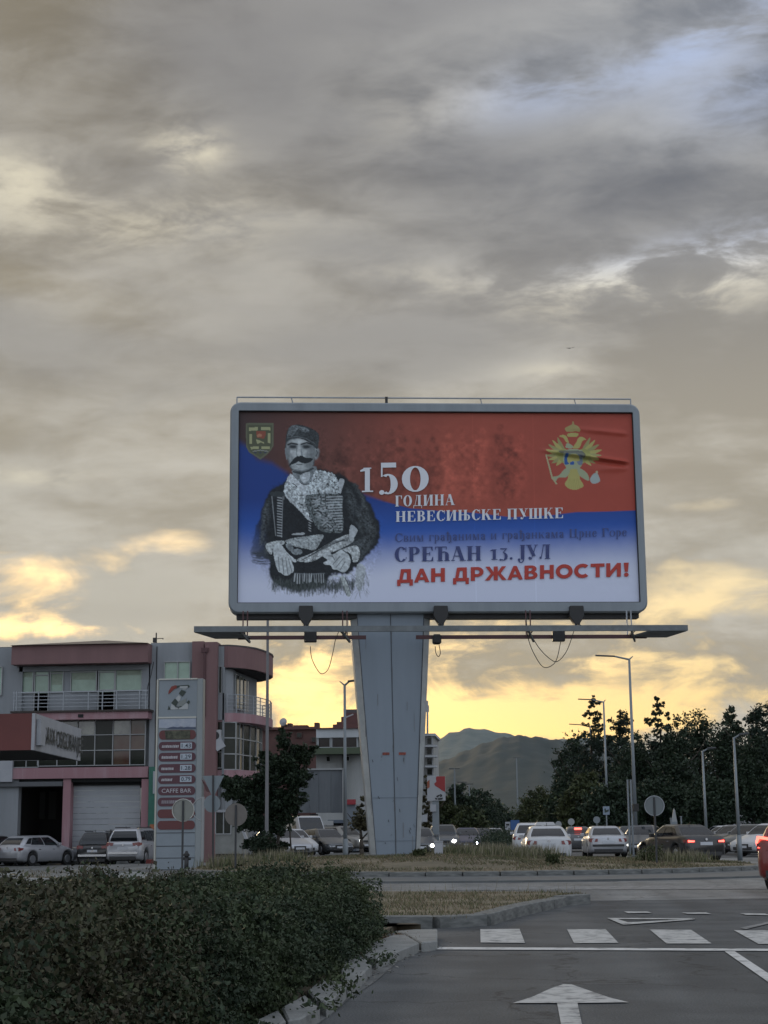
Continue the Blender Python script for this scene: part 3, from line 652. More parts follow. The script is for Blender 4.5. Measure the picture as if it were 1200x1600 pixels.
# ---- eagle emblem
ce = lambda L_: [(840 + x / 10, 640 + y / 10) for x, y in L_]
GO = (.42, .38, .13); GO2 = (.34, .38, .24)
def PE(L_, col, sm=True, al=1.0, tex=.15):
    P = ce(L_); P = smooth(P, 3) if sm else P; put(inpoly(P), np.array(col), al)
for s in (-1, 1):
    for k in range(8):       # wing feathers
        t = radians(-62 + k * 17); L1 = 330 - abs(k - 3) * 12; bx2, by2 = 560 + s * 130, 720
        ex, ey = 565 + s * (120 + L1 * cos(t)), 690 + L1 * sin(t) * (1.0 if t < 0 else .8); nx, ny = -sin(t) * 34 * s, cos(t) * 34
        PE([(bx2 - nx, by2 - ny * .8), ((bx2 + ex) / 2 - nx, (by2 + ey) / 2 - ny), (ex, ey), ((bx2 + ex) / 2 + nx, (by2 + ey) / 2 + ny), (bx2 + nx, by2 + ny * .8)], GO if k % 2 else (.30, .29, .12))
    PE([(560 + s * 90, 640), (560 + s * 200, 620), (560 + s * 270, 700), (560 + s * 200, 800), (560 + s * 90, 860)], (.31, .31, .10))
PE([(420, 640), (700, 640), (700, 850), (620, 940), (560, 960), (490, 940), (415, 850)], GO2)
PE([(430, 700), (475, 690), (495, 800), (480, 850), (420, 850)], (.03, .10, .30)); PE([(515, 815), (570, 812), (565, 860), (512, 858)], (.03, .10, .33)); PE([(600, 720), (690, 720), (700, 850), (640, 860), (600, 780)], (.16, .20, .26)); PE([(350, 640), (700, 650), (730, 760), (600, 700), (420, 690), (350, 680)], (.05, .05, .07), al=.7)  # last dark band paints the shade of the vinyl fold
PE([(470, 740), (560, 700), (640, 730), (660, 800), (560, 800), (480, 830)], GO)
PE([(440, 560), (470, 520), (540, 560), (550, 600), (450, 600)], GO2); PE([(550, 600), (600, 520), (640, 440), (700, 430), (760, 470), (700, 490), (650, 600)], GO)
PE([(340, 410), (400, 395), (450, 420), (490, 520), (440, 500), (400, 440), (350, 425)], GO)
PE([(470, 420), (480, 370), (630, 370), (610, 425)], GO); PE([(440, 330), (430, 290), (500, 250), (555, 230), (620, 255), (665, 310), (650, 350), (600, 340), (480, 350)], (.36, .30, .12)); PE([(540, 240), (545, 190), (565, 190), (570, 240)], (.36, .30, .12))
PE([(500, 940), (640, 940), (660, 1080), (720, 1190), (640, 1240), (580, 1255), (480, 1230), (425, 1160), (470, 1080)], GO)
PE([(480, 900), (500, 980), (440, 1060), (330, 1060), (280, 1120), (210, 1060), (330, 1030), (400, 950)], GO2); PE([(620, 900), (760, 980), (810, 1090), (780, 1110), (690, 1060), (640, 1000)], GO2)
PE([(120, 700), (140, 695), (235, 1040), (310, 1160), (285, 1170), (210, 1050)], (.40, .38, .22), sm=False)
PE([(830, 1060), (880, 1000), (935, 1000), (975, 1120), (870, 1160), (820, 1110)], (.36, .42, .40)); PE([(905, 980), (925, 955), (945, 980), (925, 1000)], (.5, .45, .3))
for k in range(6): PE([(488 + k * 28, 1080), (496 + k * 28, 1080), (498 + k * 32, 1230), (490 + k * 32, 1230)], (.30, .27, .08), sm=False, al=.6)
# wrinkle of the cloth crossing the emblem (the fold's shade is painted dark into the emblem colour)
# ---- shield emblem
cs_ = lambda L_: [(375 + x / 18.46, 650 + y / 18.46) for x, y in L_]
def PSd(L_, col, sm=False): put(inpoly(smooth(cs_(L_), 3) if sm else cs_(L_)), np.array(col))
PSd([(170, 205), (965, 205), (965, 860), (900, 980), (780, 1110), (590, 1260), (400, 1130), (260, 1050), (175, 880)], (.13, .14, .09))
PSd([(210, 260), (925, 260), (925, 850), (860, 960), (590, 1200), (300, 1020), (215, 860)], (.09, .10, .06))
YL = (.36, .37, .20)
for q in ([(255, 330), (520, 320), (520, 410), (260, 430)], [(610, 310), (870, 320), (880, 415), (610, 400)], [(265, 520), (350, 520), (345, 810), (265, 800)], [(795, 500), (880, 500), (880, 790), (800, 770)], [(300, 890), (535, 870), (535, 945), (320, 960)], [(610, 870), (860, 875), (860, 945), (620, 945)]): PSd(q, YL)
PSd([(470, 430), (750, 430), (740, 560), (690, 660), (590, 640), (480, 620)], (.26, .08, .05)); PSd([(480, 560), (560, 500), (640, 540), (620, 590), (500, 610)], (.42, .20, .12)); PSd([(460, 670), (560, 700), (690, 760), (690, 800), (600, 760), (500, 810)], YL)
PSd([(360, 1010), (590, 970), (820, 1010), (810, 1035), (590, 1000), (370, 1035)], (.26, .28, .26))
for k in range(3): PSd([(390 + k * 140, 1050), (460 + k * 140, 1030), (500 + k * 140, 1060), (440 + k * 140, 1085)], (.05, .06, .09))
C_ = np.clip(C_, .004, .9)
pm = np.stack([GX, np.full_like(GX, fy), GZ], -1)
# shallow creases of the vinyl near the emblem and along the right edge
def crease(py0, px0, px1, sl, w, a): 
    d = (PY - py0 - (PX - px0) * sl) / w; return a * np.exp(-d * d) * sstep(PX, px0, px0 + 60) * (1 - sstep(PX, px1 - 15, px1))
pm[..., 1] += -crease(702, 835, 986, .14, 3.2, .10) + crease(708, 845, 986, .14, 3.5, .07) - crease(668, 880, 986, .10, 4, .05) - crease(735, 905, 986, -.05, 5, .035) + .012 * N1 * sstep(PX, 800, 960)
ii = (np.arange(PHc - 1)[:, None] * PWc + np.arange(PWc - 1)[None, :]).ravel()
quads = np.stack([ii, ii + PWc, ii + PWc + 1, ii + 1], 1)
m_post = bpy.data.materials.new('printed vinyl'); m_post.use_nodes = True; t_ = m_post.node_tree
at_ = t_.nodes.new('ShaderNodeAttribute'); at_.attribute_name = 'print'; t_.links.new(at_.outputs['Color'], t_.nodes['Principled BSDF'].inputs['Base Color']); t_.nodes['Principled BSDF'].inputs['Roughness'].default_value = .5
t_.nodes['Principled BSDF'].inputs['Specular IOR Level'].default_value = .3
po = npmesh('poster', pm.reshape(-1, 3), quads, m_post, bb, smooth=True)
ca = po.data.color_attributes.new('print', 'FLOAT_COLOR', 'POINT')
ca.data.foreach_set('color', np.concatenate([C_, np.ones(C_.shape[:2] + (1,))], -1).astype(np.float32).ravel())

# ---- lettering on the poster: a heavy high-contrast serif built from stems, hairlines and bowls
T, H_, SF = .25, .055, .07
SANS = False
def R_(x, y, w, h): return [(x, y), (x + w, y), (x + w, y + h), (x, y + h)]
def stem(x, y0=0, y1=1, s0=True, s1=True, w=None):
    w = T if w is None else w; q = [R_(x, y0, w, y1 - y0)]
    if s0: q.append(R_(x - SF, y0, w + 2 * SF, H_ * .8))
    if s1: q.append(R_(x - SF, y1 - H_ * .8, w + 2 * SF, H_ * .8))
    return q
def bowl(cx_, cy_, rx, ry, tx, ty, a0=0, a1=360, n=22):
    q = []; A = [radians(a0 + (a1 - a0) * i / n) for i in range(n + 1)]
    for a, b in zip(A, A[1:]):
        q.append([(cx_ + rx * cos(a), cy_ + ry * sin(a)), (cx_ + rx * cos(b), cy_ + ry * sin(b)), (cx_ + (rx - tx) * cos(b), cy_ + (ry - ty) * sin(b)), (cx_ + (rx - tx) * cos(a), cy_ + (ry - ty) * sin(a))])
    return q
def ln(x0_, y0_, x1_, y1_, w): return [[(x0_ - w / 2, y0_), (x0_ + w / 2, y0_), (x1_ + w / 2, y1_), (x1_ - w / 2, y1_)]]
def ball(x, y, r): return [[(x + r * cos(t), y + r * sin(t)) for t in np.linspace(0, 2 * pi, 9)[:-1]]]
def glyph(ch):
    t = T; h = H_
    if SANS: return sans(ch)
    if ch == 'Г': return stem(.1) + [R_(.1, 1 - h, .62, h), [(.72, 1), (.72, .68), (.67, .68), (.6, 1 - h)]], .78
    if ch == 'О': return bowl(.48, .5, .44, .52, t, h), .98
    if ch == 'С': return bowl(.48, .5, .44, .52, t, h, 42, 318) + [R_(.78, .66, .05, .34)] + ln(.81, .18, .83, .3, .05), .90
    if ch == 'Д': return ln(.2, h, .42, 1, h) + [R_(.52, h, t, 1 - h), R_(.3, 1 - h * .8, .55, h * .8), R_(.04, 0, .88, h), R_(.04, -.2, .06, .22), R_(.86, -.2, .06, .22)], .98
    if ch == 'И': return stem(.1) + stem(.72) + ln(.36, .08, .70, .92, .07), 1.1
    if ch == 'Н': return stem(.1) + stem(.68) + [R_(.3, .47, .4, h)], 1.06
    if ch == 'Њ': return stem(.1) + stem(.62, s1=True) + [R_(.3, .5, .4, h)] + bowl(.90, .28, .30, .28, .2, h, -90, 90, 10) + [R_(.84, .5, .08, h), R_(.84, 0, .08, h)], 1.28
    if ch == 'А': return ln(.12, 0, .42, 1, .06) + ln(.80, 0, .46, 1, t) + [R_(.22, .3, .42, h), R_(.02, 0, .26, h * .8), R_(.60, 0, .42, h * .8)], 1.02
    if ch == 'В': return stem(.1) + bowl(.42, .76, .34, .25, .22, h, -90, 90, 12) + bowl(.44, .27, .38, .27, .24, h, -90, 90, 12) + [R_(.3, 1 - h, .15, h), R_(.3, 0, .16, h), R_(.3, .5, .15, h)], .90
    if ch == 'Е': return stem(.1) + [R_(.3, 1 - h, .48, h), R_(.3, 0, .5, h), R_(.3, .49, .3, h), R_(.56, .38, .05, .26), [(.78, 1), (.78, .72), (.73, .72), (.66, 1 - h)], [(.82, 0), (.82, .3), (.77, .3), (.68, h)]], .90
    if ch == 'К': return stem(.1) + ln(.36, .42, .76, 1, .06) + ln(.82, 0, .50, .62, t) + [R_(.62, 1 - h * .8, .28, h * .8), R_(.62, 0, .40, h * .8)], 1.04
    if ch == 'П': return stem(.1) + stem(.68) + [R_(.1, 1 - h, .8, h)], 1.06
    if ch == 'У': return ln(.62, .22, .22, 1, t) + ln(.42, -.0, .78, 1, .06) + ball(.30, .08, .10) + bowl(.36, .06, .12, .08, .05, .05, 180, 330, 6) + [R_(.02, 1 - h * .8, .42, h * .8), R_(.64, 1 - h * .8, .28, h * .8)], .94
    if ch == 'Ш': return stem(.1) + stem(.56) + stem(1.02) + [R_(.1, 0, 1.1, h)], 1.40
    if ch == 'Р': return stem(.1) + bowl(.42, .74, .38, .27, .24, h, -90, 90, 12) + [R_(.3, 1 - h, .15, h), R_(.3, .47, .15, h)], .86
    if ch == 'Ћ': return stem(.22) + [R_(.0, 1 - h, .80, h), R_(.0, .80, .05, .2), R_(.75, .80, .05, .2)] + bowl(.62, .40, .32, .26, .24, h, 0, 130, 10) + stem(.70, 0, .42, True, False, w=.24), 1.04
    if ch == 'Ђ': return glyph('Ћ')
    if ch == 'Ј': return stem(.24, .0, 1, False) + bowl(.26, .0, .23, .24, .1, .06, 180, 360, 10) + ball(.1, -.02, .10), .56
    if ch == 'Л': return ln(.16, .0, .36, 1, .06) + stem(.52, w=t) + [R_(.28, 1 - h, .4, h)] + ball(.13, .09, .09), .92
    if ch == 'Ц': return stem(.1) + stem(.66) + [R_(.1, 0, .9, h), R_(.93, -.2, .06, .22)], 1.06
    if ch == 'М': return stem(.08, w=.08) + stem(.82) + ln(.50, 0, .2, 1, .2) + ln(.50, 0, .84, 1, .06), 1.2
    if ch == '1': return stem(.22, w=.24) + [[(.22, 1), (.22, .86), (.0, .84), (.0, .90)], R_(.08, 0, .54, h)], .68
    if ch == '5': return bowl(.36, .30, .36, .42, .26, .07, -120, 125, 16) + [R_(.10, .60, .06, .56), R_(.10, .98, .56, .20)] + ball(.13, -.04, .10), .78
    if ch == '3': return bowl(.36, .30, .36, .40, .25, .07, -130, 90, 16) + [[(.70, 1.1), (.10, 1.1), (.10, 1.0), (.52, 1.0)], [(.70, 1.1), (.62, 1.1), (.30, .70), (.38, .66)]] + ball(.13, -.02, .10), .80
    if ch == '0': return bowl(.50, .5, .48, .52, .29, .06), 1.04
    if ch == '.': return ball(.16, .11, .12), .34
    if ch == 'е': return bowl(.40, .5, .38, .52, .22, .07, 25, 330, 16) + [R_(.2, .5, .55, .08)], .82
    if ch == 'а': return bowl(.36, .28, .30, .28, .2, .07, 0, 360, 12) + stem(.46, 0, .8, True, False, w=.22) + bowl(.36, .74, .32, .26, .2, .07, 10, 150, 8) + ball(.14, .78, .1), .84
    if ch == 'р': return stem(.1, -.5, 1, True, True) + bowl(.42, .5, .38, .52, .24, .07, -110, 110, 12), .90
    if ch == 'ђ': return stem(.14, 0, 1.5, True, False, w=.24) + [R_(-.04, 1.18, .62, .08)] + bowl(.50, .62, .34, .36, .24, .07, 0, 130, 10) + stem(.60, -.3, .64, False, False, w=.24) + ball(.50, -.32, .12), .96
    return [], .42
def text_didone(txt, px0, px1, pyb0, pyb1, cap, mat_, name, lower=False, italic=0.0):
    """lay txt between two photo columns, baseline from pyb0 to pyb1, cap height in photo px, on the poster plane"""
    pl = []; x = 0
    for ch in txt:
        up = ch.upper() if lower and ch not in 'еарђ' else ch
        sc = .70 if (lower and ch.islower()) else 1.0
        q, adv = glyph(up)
        pl.append([[(x + a * sc, b * sc) for a, b in poly_] for poly_ in q])
        x += adv * sc + .05
    tot = x - .05
    for gl in pl:
        mb = MB()
        for k_, poly_ in enumerate(gl):
            P = [BL(px0 + (px1 - px0) * a / tot, pyb0 + (pyb1 - pyb0) * a / tot - b * cap, .03 + .0003 * (k_ % 7)) for a, b in poly_]
            mb.add(P, [tuple(range(len(P)))])
        if gl: mb.build('letter', mat_, bb)
m_tw = mat('white print', (.66, .68, .72), .5); m_tn = mat('navy print', (.030, .045, .16), .5); m_tn2 = mat('navy print thin', (.045, .065, .19), .5); m_trd = mat('red print', (.42, .035, .022), .5)
text_didone('1', 563, 585, 769, 768.5, 38, m_tw, 'lettering'); text_didone('5', 591, 624, 768, 767.5, 38, m_tw, 'lettering'); text_didone('0', 627, 672.5, 768, 767.5, 39, m_tw, 'lettering')
text_didone('ГОДИНА', 617, 711, 791.5, 789, 17, m_tw, 'lettering')
text_didone('НЕВЕСИЊСКЕ ПУШКЕ', 618, 881, 815.5, 809.5, 16.5, m_tw, 'lettering')
T = .17; H_ = .05
text_didone('Свим грађанима и грађанкама Црне Горе', 617, 980, 846.5, 837.5, 13, m_tn2, 'lettering', lower=True)
T = .26; H_ = .055
text_didone('СРЕЋАН', 616, 753, 877.5, 875.5, 22.5, m_tn, 'lettering'); text_didone('13.', 766, 802, 874.5, 874, 16, m_tn, 'lettering'); text_didone('ЈУЛ', 809, 861, 874, 873, 22.5, m_tn, 'lettering')

def textmesh(txt, offset=0.0, shear=0.0, space=1.0):
    cu = bpy.data.curves.new('t', 'FONT'); cu.body = txt; cu.offset = offset; cu.shear = shear; cu.resolution_u = 3; cu.space_character = space
    o = bpy.data.objects.new('t', cu); COL.objects.link(o); bpy.context.view_layer.update()
    me = bpy.data.meshes.new_from_object(o); V_ = [v.co.copy() for v in me.vertices]; F_ = [tuple(p.vertices) for p in me.polygons]
    bpy.data.objects.remove(o); bpy.data.meshes.remove(me); return V_, F_
def sans(ch):
    w = .27; b = .24
    if ch == 'А': return [[(0, 0), (w, 0), (.62, 1), (.40, 1)], [(1.02, 0), (1.02 - w, 0), (.40, 1), (.62, 1)], R_(.25, .18, .5, .2)], 1.02
    if ch == 'Д': return [[(.16, b), (.38, b), (.52, 1), (.28, 1)], R_(.66, b, w, 1 - b), R_(.28, 1 - b, .65, b), R_(.02, 0, 1.04, b), R_(.02, -.22, .22, .24), R_(.84, -.22, .22, .24)], 1.08
    if ch == 'Н': return [R_(.06, 0, w, 1), R_(.70, 0, w, 1), R_(.3, .39, .42, b)], 1.03
    if ch == 'Р': return [R_(.06, 0, w, 1)] + bowl(.48, .64, .42, .36, w, .21, -90, 90, 12) + [R_(.3, 1 - .21, .18, .21), R_(.3, .28, .18, .21)], .94
    if ch == 'В': return [R_(.06, 0, w, 1)] + bowl(.50, .74, .36, .26, w, .19, -90, 90, 12) + bowl(.52, .29, .40, .29, w, .2, -90, 90, 12) + [R_(.3, .81, .2, .19), R_(.3, 0, .22, .2), R_(.3, .42, .2, .17)], .97
    if ch == 'О': return bowl(.58, .5, .56, .52, w, .25), 1.16
    if ch == 'С': return bowl(.58, .5, .56, .52, w, .25, 48, 312), 1.06
    if ch == 'Т': return [R_(.0, 1 - b, .92, b), R_(.33, 0, w, 1)], .92
    if ch == 'И': return [R_(.06, 0, w, 1), R_(.76, 0, w, 1), [(.3, 0), (.3, .38), (.78, 1), (.78, .62)]], 1.10
    if ch == 'Ж': return [R_(.58, 0, w, 1), [(.0, 0), (.30, 0), (.66, .56), (.50, .64)], [(1.43, 0), (1.13, 0), (.77, .56), (.93, .64)], [(.03, 1), (.32, 1), (.62, .52), (.46, .40)], [(1.40, 1), (1.11, 1), (.81, .52), (.97, .40)], R_(.5, .38, .45, b)], 1.43
    if ch == '!': return [[(.06, 1), (.40, 1), (.34, .34), (.13, .34)]] + ball(.235, .13, .16), .46
    return [], .36
SANS = True
text_didone('ДАН ДРЖАВНОСТИ!', 620, 984, 911, 900.5, 21.5, m_trd, 'letter')
SANS = False

# ---- pylon: tapered box with chamfered edges, seam and two red stickers
def inb(p): return inv @ p
def pylx(px, py): return BL(px, py, -.15).x
pyz = lambda py: (inv @ onplane(610, py, BP - bN * .15, bN)).z
zt_ = z0 - .0; zs = [0.0, zt_]
hw0, hw1 = (pylx(657, 1331) - pylx(580, 1331)) / 2, (pylx(673, 965) - pylx(547, 965)) / 2
xc0, xc1 = (pylx(657, 1331) + pylx(580, 1331)) / 2, (pylx(673, 965) + pylx(547, 965)) / 2
yf0 = -.60; yb0 = .75; ch = .16
def ring_(k):
    hw = hw0 + (hw1 - hw0) * k; xc = xc0 + (xc1 - xc0) * k; z = zt_ * k
    return xc, hw, z
mb = MB()
for k in (0, 1):
    xc, hw, z = ring_(k); c_w = ch + .06 * k
    mb.v += [(xc - hw + c_w, yf0, z), (xc, yf0, z), (xc + hw - c_w, yf0, z), (xc + hw, yf0 + .22, z), (xc + hw, yb0, z), (xc - hw, yb0, z), (xc - hw, yf0 + .22, z)]
core = MB().add(mb.v, [(0, 1, 8, 7), (1, 2, 9, 8), (3, 4, 11, 10), (4, 5, 12, 11), (5, 6, 13, 12), (0, 6, 5, 4, 3, 2, 1)]); core.build('pylon', m_pyl, bb)
MB().add([mb.v[i] for i in (6, 0, 7, 13)], [(0, 1, 2, 3)]).build('pylon_edge', m_pyl2, bb); MB().add([mb.v[i] for i in (2, 3, 10, 9)], [(0, 1, 2, 3)]).build('pylon_edge', m_pyl2, bb)
def pface(u, k, off=.012):    # point on pylon front, u in -1..1
    xc, hw, z = ring_(k); cw = ch + .06 * k; return (xc + u * (hw - cw), yf0 - off, z)
def strip(u0, k0, u1, k1, w, name, m_, off=.012):
    a, b = Vector(pface(u0, k0, off)), Vector(pface(u1, k1, off)); MB().beam(a, b, w, .012, up=(0, 1, 0)).build(name, m_, bb)
m_seam = mat('seam shadow gap', (.045, .052, .06), .7)
strip(.0, .0, .0, 1, .022, 'seam', m_seam); strip(-1, 0, -1, 1, .02, 'seam', m_seam); strip(1, 0, 1, 1, .03, 'seam', m_seam)
for k in (.06, .235): strip(-1, k, 1, k, .005, 'seam', mat('faint seam', (.12, .155, .19), .7))
for u in (-.30, .34):
    p = Vector(pface(u, .415)); MB().box(p.x - .11, p.x + .11, yf0 - .02, yf0 - .008, p.z - .04, p.z + .04).build('red_sticker', mat('red sticker', (.36, .06, .03), .5, col2=(.05, .02, .02), vs=9), bb)
random.seed(8)
scr = MB()
for i in range(16):
    u = random.uniform(-.95, .95); k = random.uniform(.04, .40); a = Vector(pface(u, k)); s = random.uniform(.02, .14); b = a + Vector((random.uniform(-.05, .05), 0, s))
    scr.beam(a, b, random.uniform(.006, .02), .008, up=(0, 1, 0))
scr.build('scuff', m_scuff, bb)
rr_ = MB(); random.seed(14)
for i in range(34):
    u = random.choice((-.99, -.02, .02, .99, random.uniform(-1, 1))); k = random.uniform(.05, .95); a = Vector(pface(u, k, .013)); l = random.uniform(.15, .8); rr_.beam(a, a - Vector((0, 0, l)), random.uniform(.006, .022), .004, up=(0, 1, 0))
rr_.build('rust_runs', mat('thin rust run', (.135, .15, .165), .7, col2=(.17, .16, .15), vs=3), bb)['kind'] = 'stuff'
MB().box(xc0 - hw0 - .2, xc0 + hw0 + .2, yf0 - .2, yb0 + .2, -.3, .04).build('footing', m_conc, bb)
# beams behind the board
MB().box(x0 + .4, x1 - .4, yb + .003, yb + .10, z0 + .15, z1 - .15).build('back_panel', m_frame, bb)
MB().box(x0 + .25, x1 - .25, fy + .15, yb - .02, z0 - .14, z0 - .003).build('under_beam', m_black, bb)
# top handrail
yt = fy + .1
zr = (BL(680, 626).z)
za_ = z1 + .05
pt = [(BL(370, 633).x, BL(370, 633).z), (BL(986, 620).x, BL(986, 620).z)]; zt2 = z1 + .22
MB().tube((pt[0][0], yt, zt2), (pt[1][0], yt, zt2), .025).tube((pt[0][0], yt, zt2), (pt[0][0], yt, z1 - .02), .022).tube((pt[1][0], yt, zt2), (pt[1][0], yt, z1 - .02), .022).build('top_rail', m_steel, bb)
for px in (455, 751, 898): x = BL(px, 630).x; MB().tube((x, yt, zt2), (x + .07, yt + .05, z1 - .02), .02).build('rail_post', m_steel, bb)
x = BL(604, 630).x; MB().box(x - .045, x + .045, yt - .05, yt + .05, z1 - .02, zt2 + .03).build('rail_post', m_black, bb)

# service catwalk with lights, in front of the lower edge
cw_y = fy - 1.75
def onY(px, py, yloc): 
    p0 = Vector((pyl.x, BY, zb_)) + Vector((-sin(byaw), cos(byaw), 0)) * yloc
    return inv @ onplane(px, py, p0, bN)
L1, R1 = onY(303, 990, cw_y), onY(1074, 974.5, cw_y); zc = (L1.z + R1.z) / 2
m_cat = mat('catwalk steel', (.14, .155, .16), .55, .3, var=.2, vs=3); m_rust = mat('dark red steel', (.075, .030, .032), .6)
MB().box(L1.x, R1.x, cw_y - .05, cw_y + .05, zc - .09, zc + .09).build('catwalk_beam', m_cat, bb)
yr = cw_y + 1.15; zr_ = zc - .13
MB().box(onY(372, 1000, yr).x, onY(572, 1000, yr).x, yr - .04, yr + .04, zr_ - .06, zr_ + .06).build('catwalk_beam', m_rust, bb)
MB().box(onY(650, 1000, yr).x, onY(1010, 990, yr).x, yr - .04, yr + .04, zr_ - .06, zr_ + .06).build('catwalk_beam', m_rust, bb)
# end plates (walkway grating) seen from below
for a, b, c2, d in ((L1.x + .02, L1.x + 1.35, L1.x + 1.75, L1.x + .6), (R1.x - .02, R1.x - 1.15, R1.x - 1.6, R1.x - .4)):
    MB().slab([(a, cw_y + .06, zc - .05), (b, cw_y + .06, zc - .05), (c2, yr + .05, zr_ + .02), (d, yr + .05, zr_ + .02)], (0, 0, -.05)).build('walkway_plate', m_cat, bb)
for px in (383, 539, 826, 984):     # hangers
    x = onY(px, 985, yr).x
    for dx_ in (-.07, .07): MB().box(x + dx_ - .02, x + dx_ + .02, yr + .05, yr + .09, zr_, z0 + .02).build('hanger', m_steel if px > 900 else m_rust, bb)
    MB().beam((x - .22, cw_y - .02, zc + .02), (x + .15, yr, zr_ - .14), .06, .07).build('cross_arm', m_cat, bb)
    MB().beam((x, cw_y, zc), (x, yr + .1, zr_ + .05), .05, .05).build('cross_arm', m_cat, bb)
# floodlights on the lower edge of the board: dark funnels; control boxes under the catwalk
for px in (478, 688.5, 900.5):
    p = BL(px, 955, .2); x = p.x; zt0 = BL(px, 947, .2).z; w0, w1 = .23, .23
    q = [(-.22, .0), (.22, 0), (.24, -.34), (.10, -.56), (.06, -.78), (-.06, -.78), (-.10, -.56), (-.24, -.34)]
    pts = [(x + a, fy - .32, zt0 + b) for a, b in q]
    MB().slab(pts, (0, .30, 0)).build('floodlight', m_black, bb, bevel=.015)
    MB().tube((x, fy - .2, zt0 - .6), (x, cw_y + .02, zc + .02), .035).build('floodlight_arm', m_black, bb)
for px, dz2 in ((485, -.02), (872, .0)):
    x = onY(px, 990, yr).x; MB().box(x - .2, x + .2, yr - .16, yr + .05, zr_ - .16, zr_ + .28).build('ballast_box', m_black, bb, bevel=.02)
x = onY(683, 990, yr).x; MB().box(x - .16, x + .12, yr - .2, yr + .04, zr_ - .24, zr_ + .08).build('ballast_box', m_black, bb, bevel=.05)
def cable(pix, w=.013):
    P = [onY(px, py, yr - .1) for px, py in pix]; P = [Vector(p) for p in P]; out = []
    for i in range(len(P) - 1):
        a, b, c2, d = P[max(i - 1, 0)], P[i], P[i + 1], P[min(i + 2, len(P) - 1)]
        for t in np.arange(5) / 5: out.append(.5 * (2 * b + (c2 - a) * t + (2 * a - 5 * b + 4 * c2 - d) * t * t + (3 * b - a - 3 * c2 + d) * t ** 3))
    out.append(P[-1]); MB().path(out, w, 5).build('hanging_cable', m_black, bb)
cable([(485, 1010), (487, 1028), (495, 1045), (503, 1053), (513, 1045), (520, 1020), (524, 1000), (530, 985)])
cable([(822, 965), (826, 1000), (838, 1028), (851, 1043), (868, 1034), (876, 1003)])
cable([(826, 985), (842, 1012), (860, 1030), (872, 1033), (886, 1016), (897, 985)])
cable([(680, 1010), (681, 1020), (685, 1026), (688, 1020), (686, 1008)])
# ------------------------------------------------------------------ left: the station building
def pb(mb, x0, y0, x1, y1, Y, d, proud=0.0):
    """box whose front face sits at depth Y-proud and covers the given photo rectangle as measured at depth Y"""
    ym = (y0 + y1) / 2; xm = (x0 + x1) / 2
    X0, X1 = at(x0, ym, Y).x, at(x1, ym, Y).x; Z1, Z0 = at(xm, y0, Y).z, at(xm, y1, Y).z
    return mb.box(X0, X1, Y - proud, Y + d, Z0, Z1)
m_bgrey = mat('grey render', (.27, .285, .30), .85, col2=(.21, .225, .235), vs=.7, streak=True, bump=.1)
m_pink = mat('faded plum cladding', (.185, .105, .103), .8, var=.12, vs=.8, streak=True)
m_pink2 = mat('weathered pink beam', (.30, .165, .180), .8, col2=(.36, .25, .265), vs=1.4, streak=True, thr=(.45, .7))
m_redf = mat('red canopy fascia', (.125, .032, .027), .6, var=.1, vs=.6)
m_white = mat('white sign sheet', (.36, .37, .385), .6, col2=(.30, .31, .33), vs=1.2)
m_winA = mat('pale curtained glass', (.25, .35, .27), .25, var=.15, vs=1.1, spec=.7)
m_winB = mat('dark reflecting glass', (.010, .012, .010), .12, col2=(.024, .028, .02), vs=.5, spec=.22)
m_winC = mat('glass painted brown reflection', (.07, .030, .022), .08, col2=(.10, .085, .055), vs=.6, spec=.5)  # brown reflection of surroundings painted into the pane colour
m_winD = mat('glass painted sky reflection', (.24, .25, .21), .06, col2=(.06, .06, .05), vs=.8, spec=.9)  # pale sky reflection painted into the pane colour
m_mull = mat('window profile', (.30, .31, .31), .5, .2)
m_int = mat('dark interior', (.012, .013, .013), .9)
m_door = mat('roller door', (.31, .325, .34), .6, var=.06, vs=1)
FY = 82.0
sb = empty('station_building'); tag(sb, 'grey and plum three storey building with balconies beside the fuel price totem', 'building')
zg = -.22
def part(name, rects, m_, Y=FY, d=.3, proud=0.0, par=None, bevel=0):
    mb = MB()
    for r in rects: pb(mb, *r, Y, d, proud)
    return mb.build(name, m_, par or sb, bevel=bevel)
# main volume with openings left free: wall pieces
part('wall', [(-60, 1012, 30, 1400)], m_bgrey, d=.5)                        # left strip
part('wall', [(232, 1004, 300, 1400)], m_bgrey, d=.5)
part('wall', [(30, 1040, 232, 1048)], m_bgrey, d=.5, Y=FY)
part('wall', [(33, 1082, 230, 1112)], m_bgrey, d=.35, Y=FY + .15)
part('wall', [(99, 1048, 112, 1082)], m_bgrey, d=.35, Y=FY + .15)
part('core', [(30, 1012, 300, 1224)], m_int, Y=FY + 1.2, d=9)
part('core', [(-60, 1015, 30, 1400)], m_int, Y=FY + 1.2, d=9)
part('roof', [(-2, 1008, 300, 1014)], mat('dark roof sheet', (.07, .06, .06), .7), Y=FY + .2, d=12)
zz = at(150, 1000, FY + 3).z
a, b, c2 = at(18, 1009, FY - .9), at(232, 1005, FY - .9), at(165, 1000.5, FY + 3)
MB().add([(a.x, FY - 1.1, a.z), (b.x, FY - 1.1, b.z), (b.x, FY + 6, b.z), (a.x, FY + 6, a.z), (c2.x, FY + 3, c2.z)], [(0, 1, 4), (1, 2, 4), (2, 3, 4), (3, 0, 4)]).build('roof', mat('dark roof sheet', (.07, .06, .06), .7), sb)
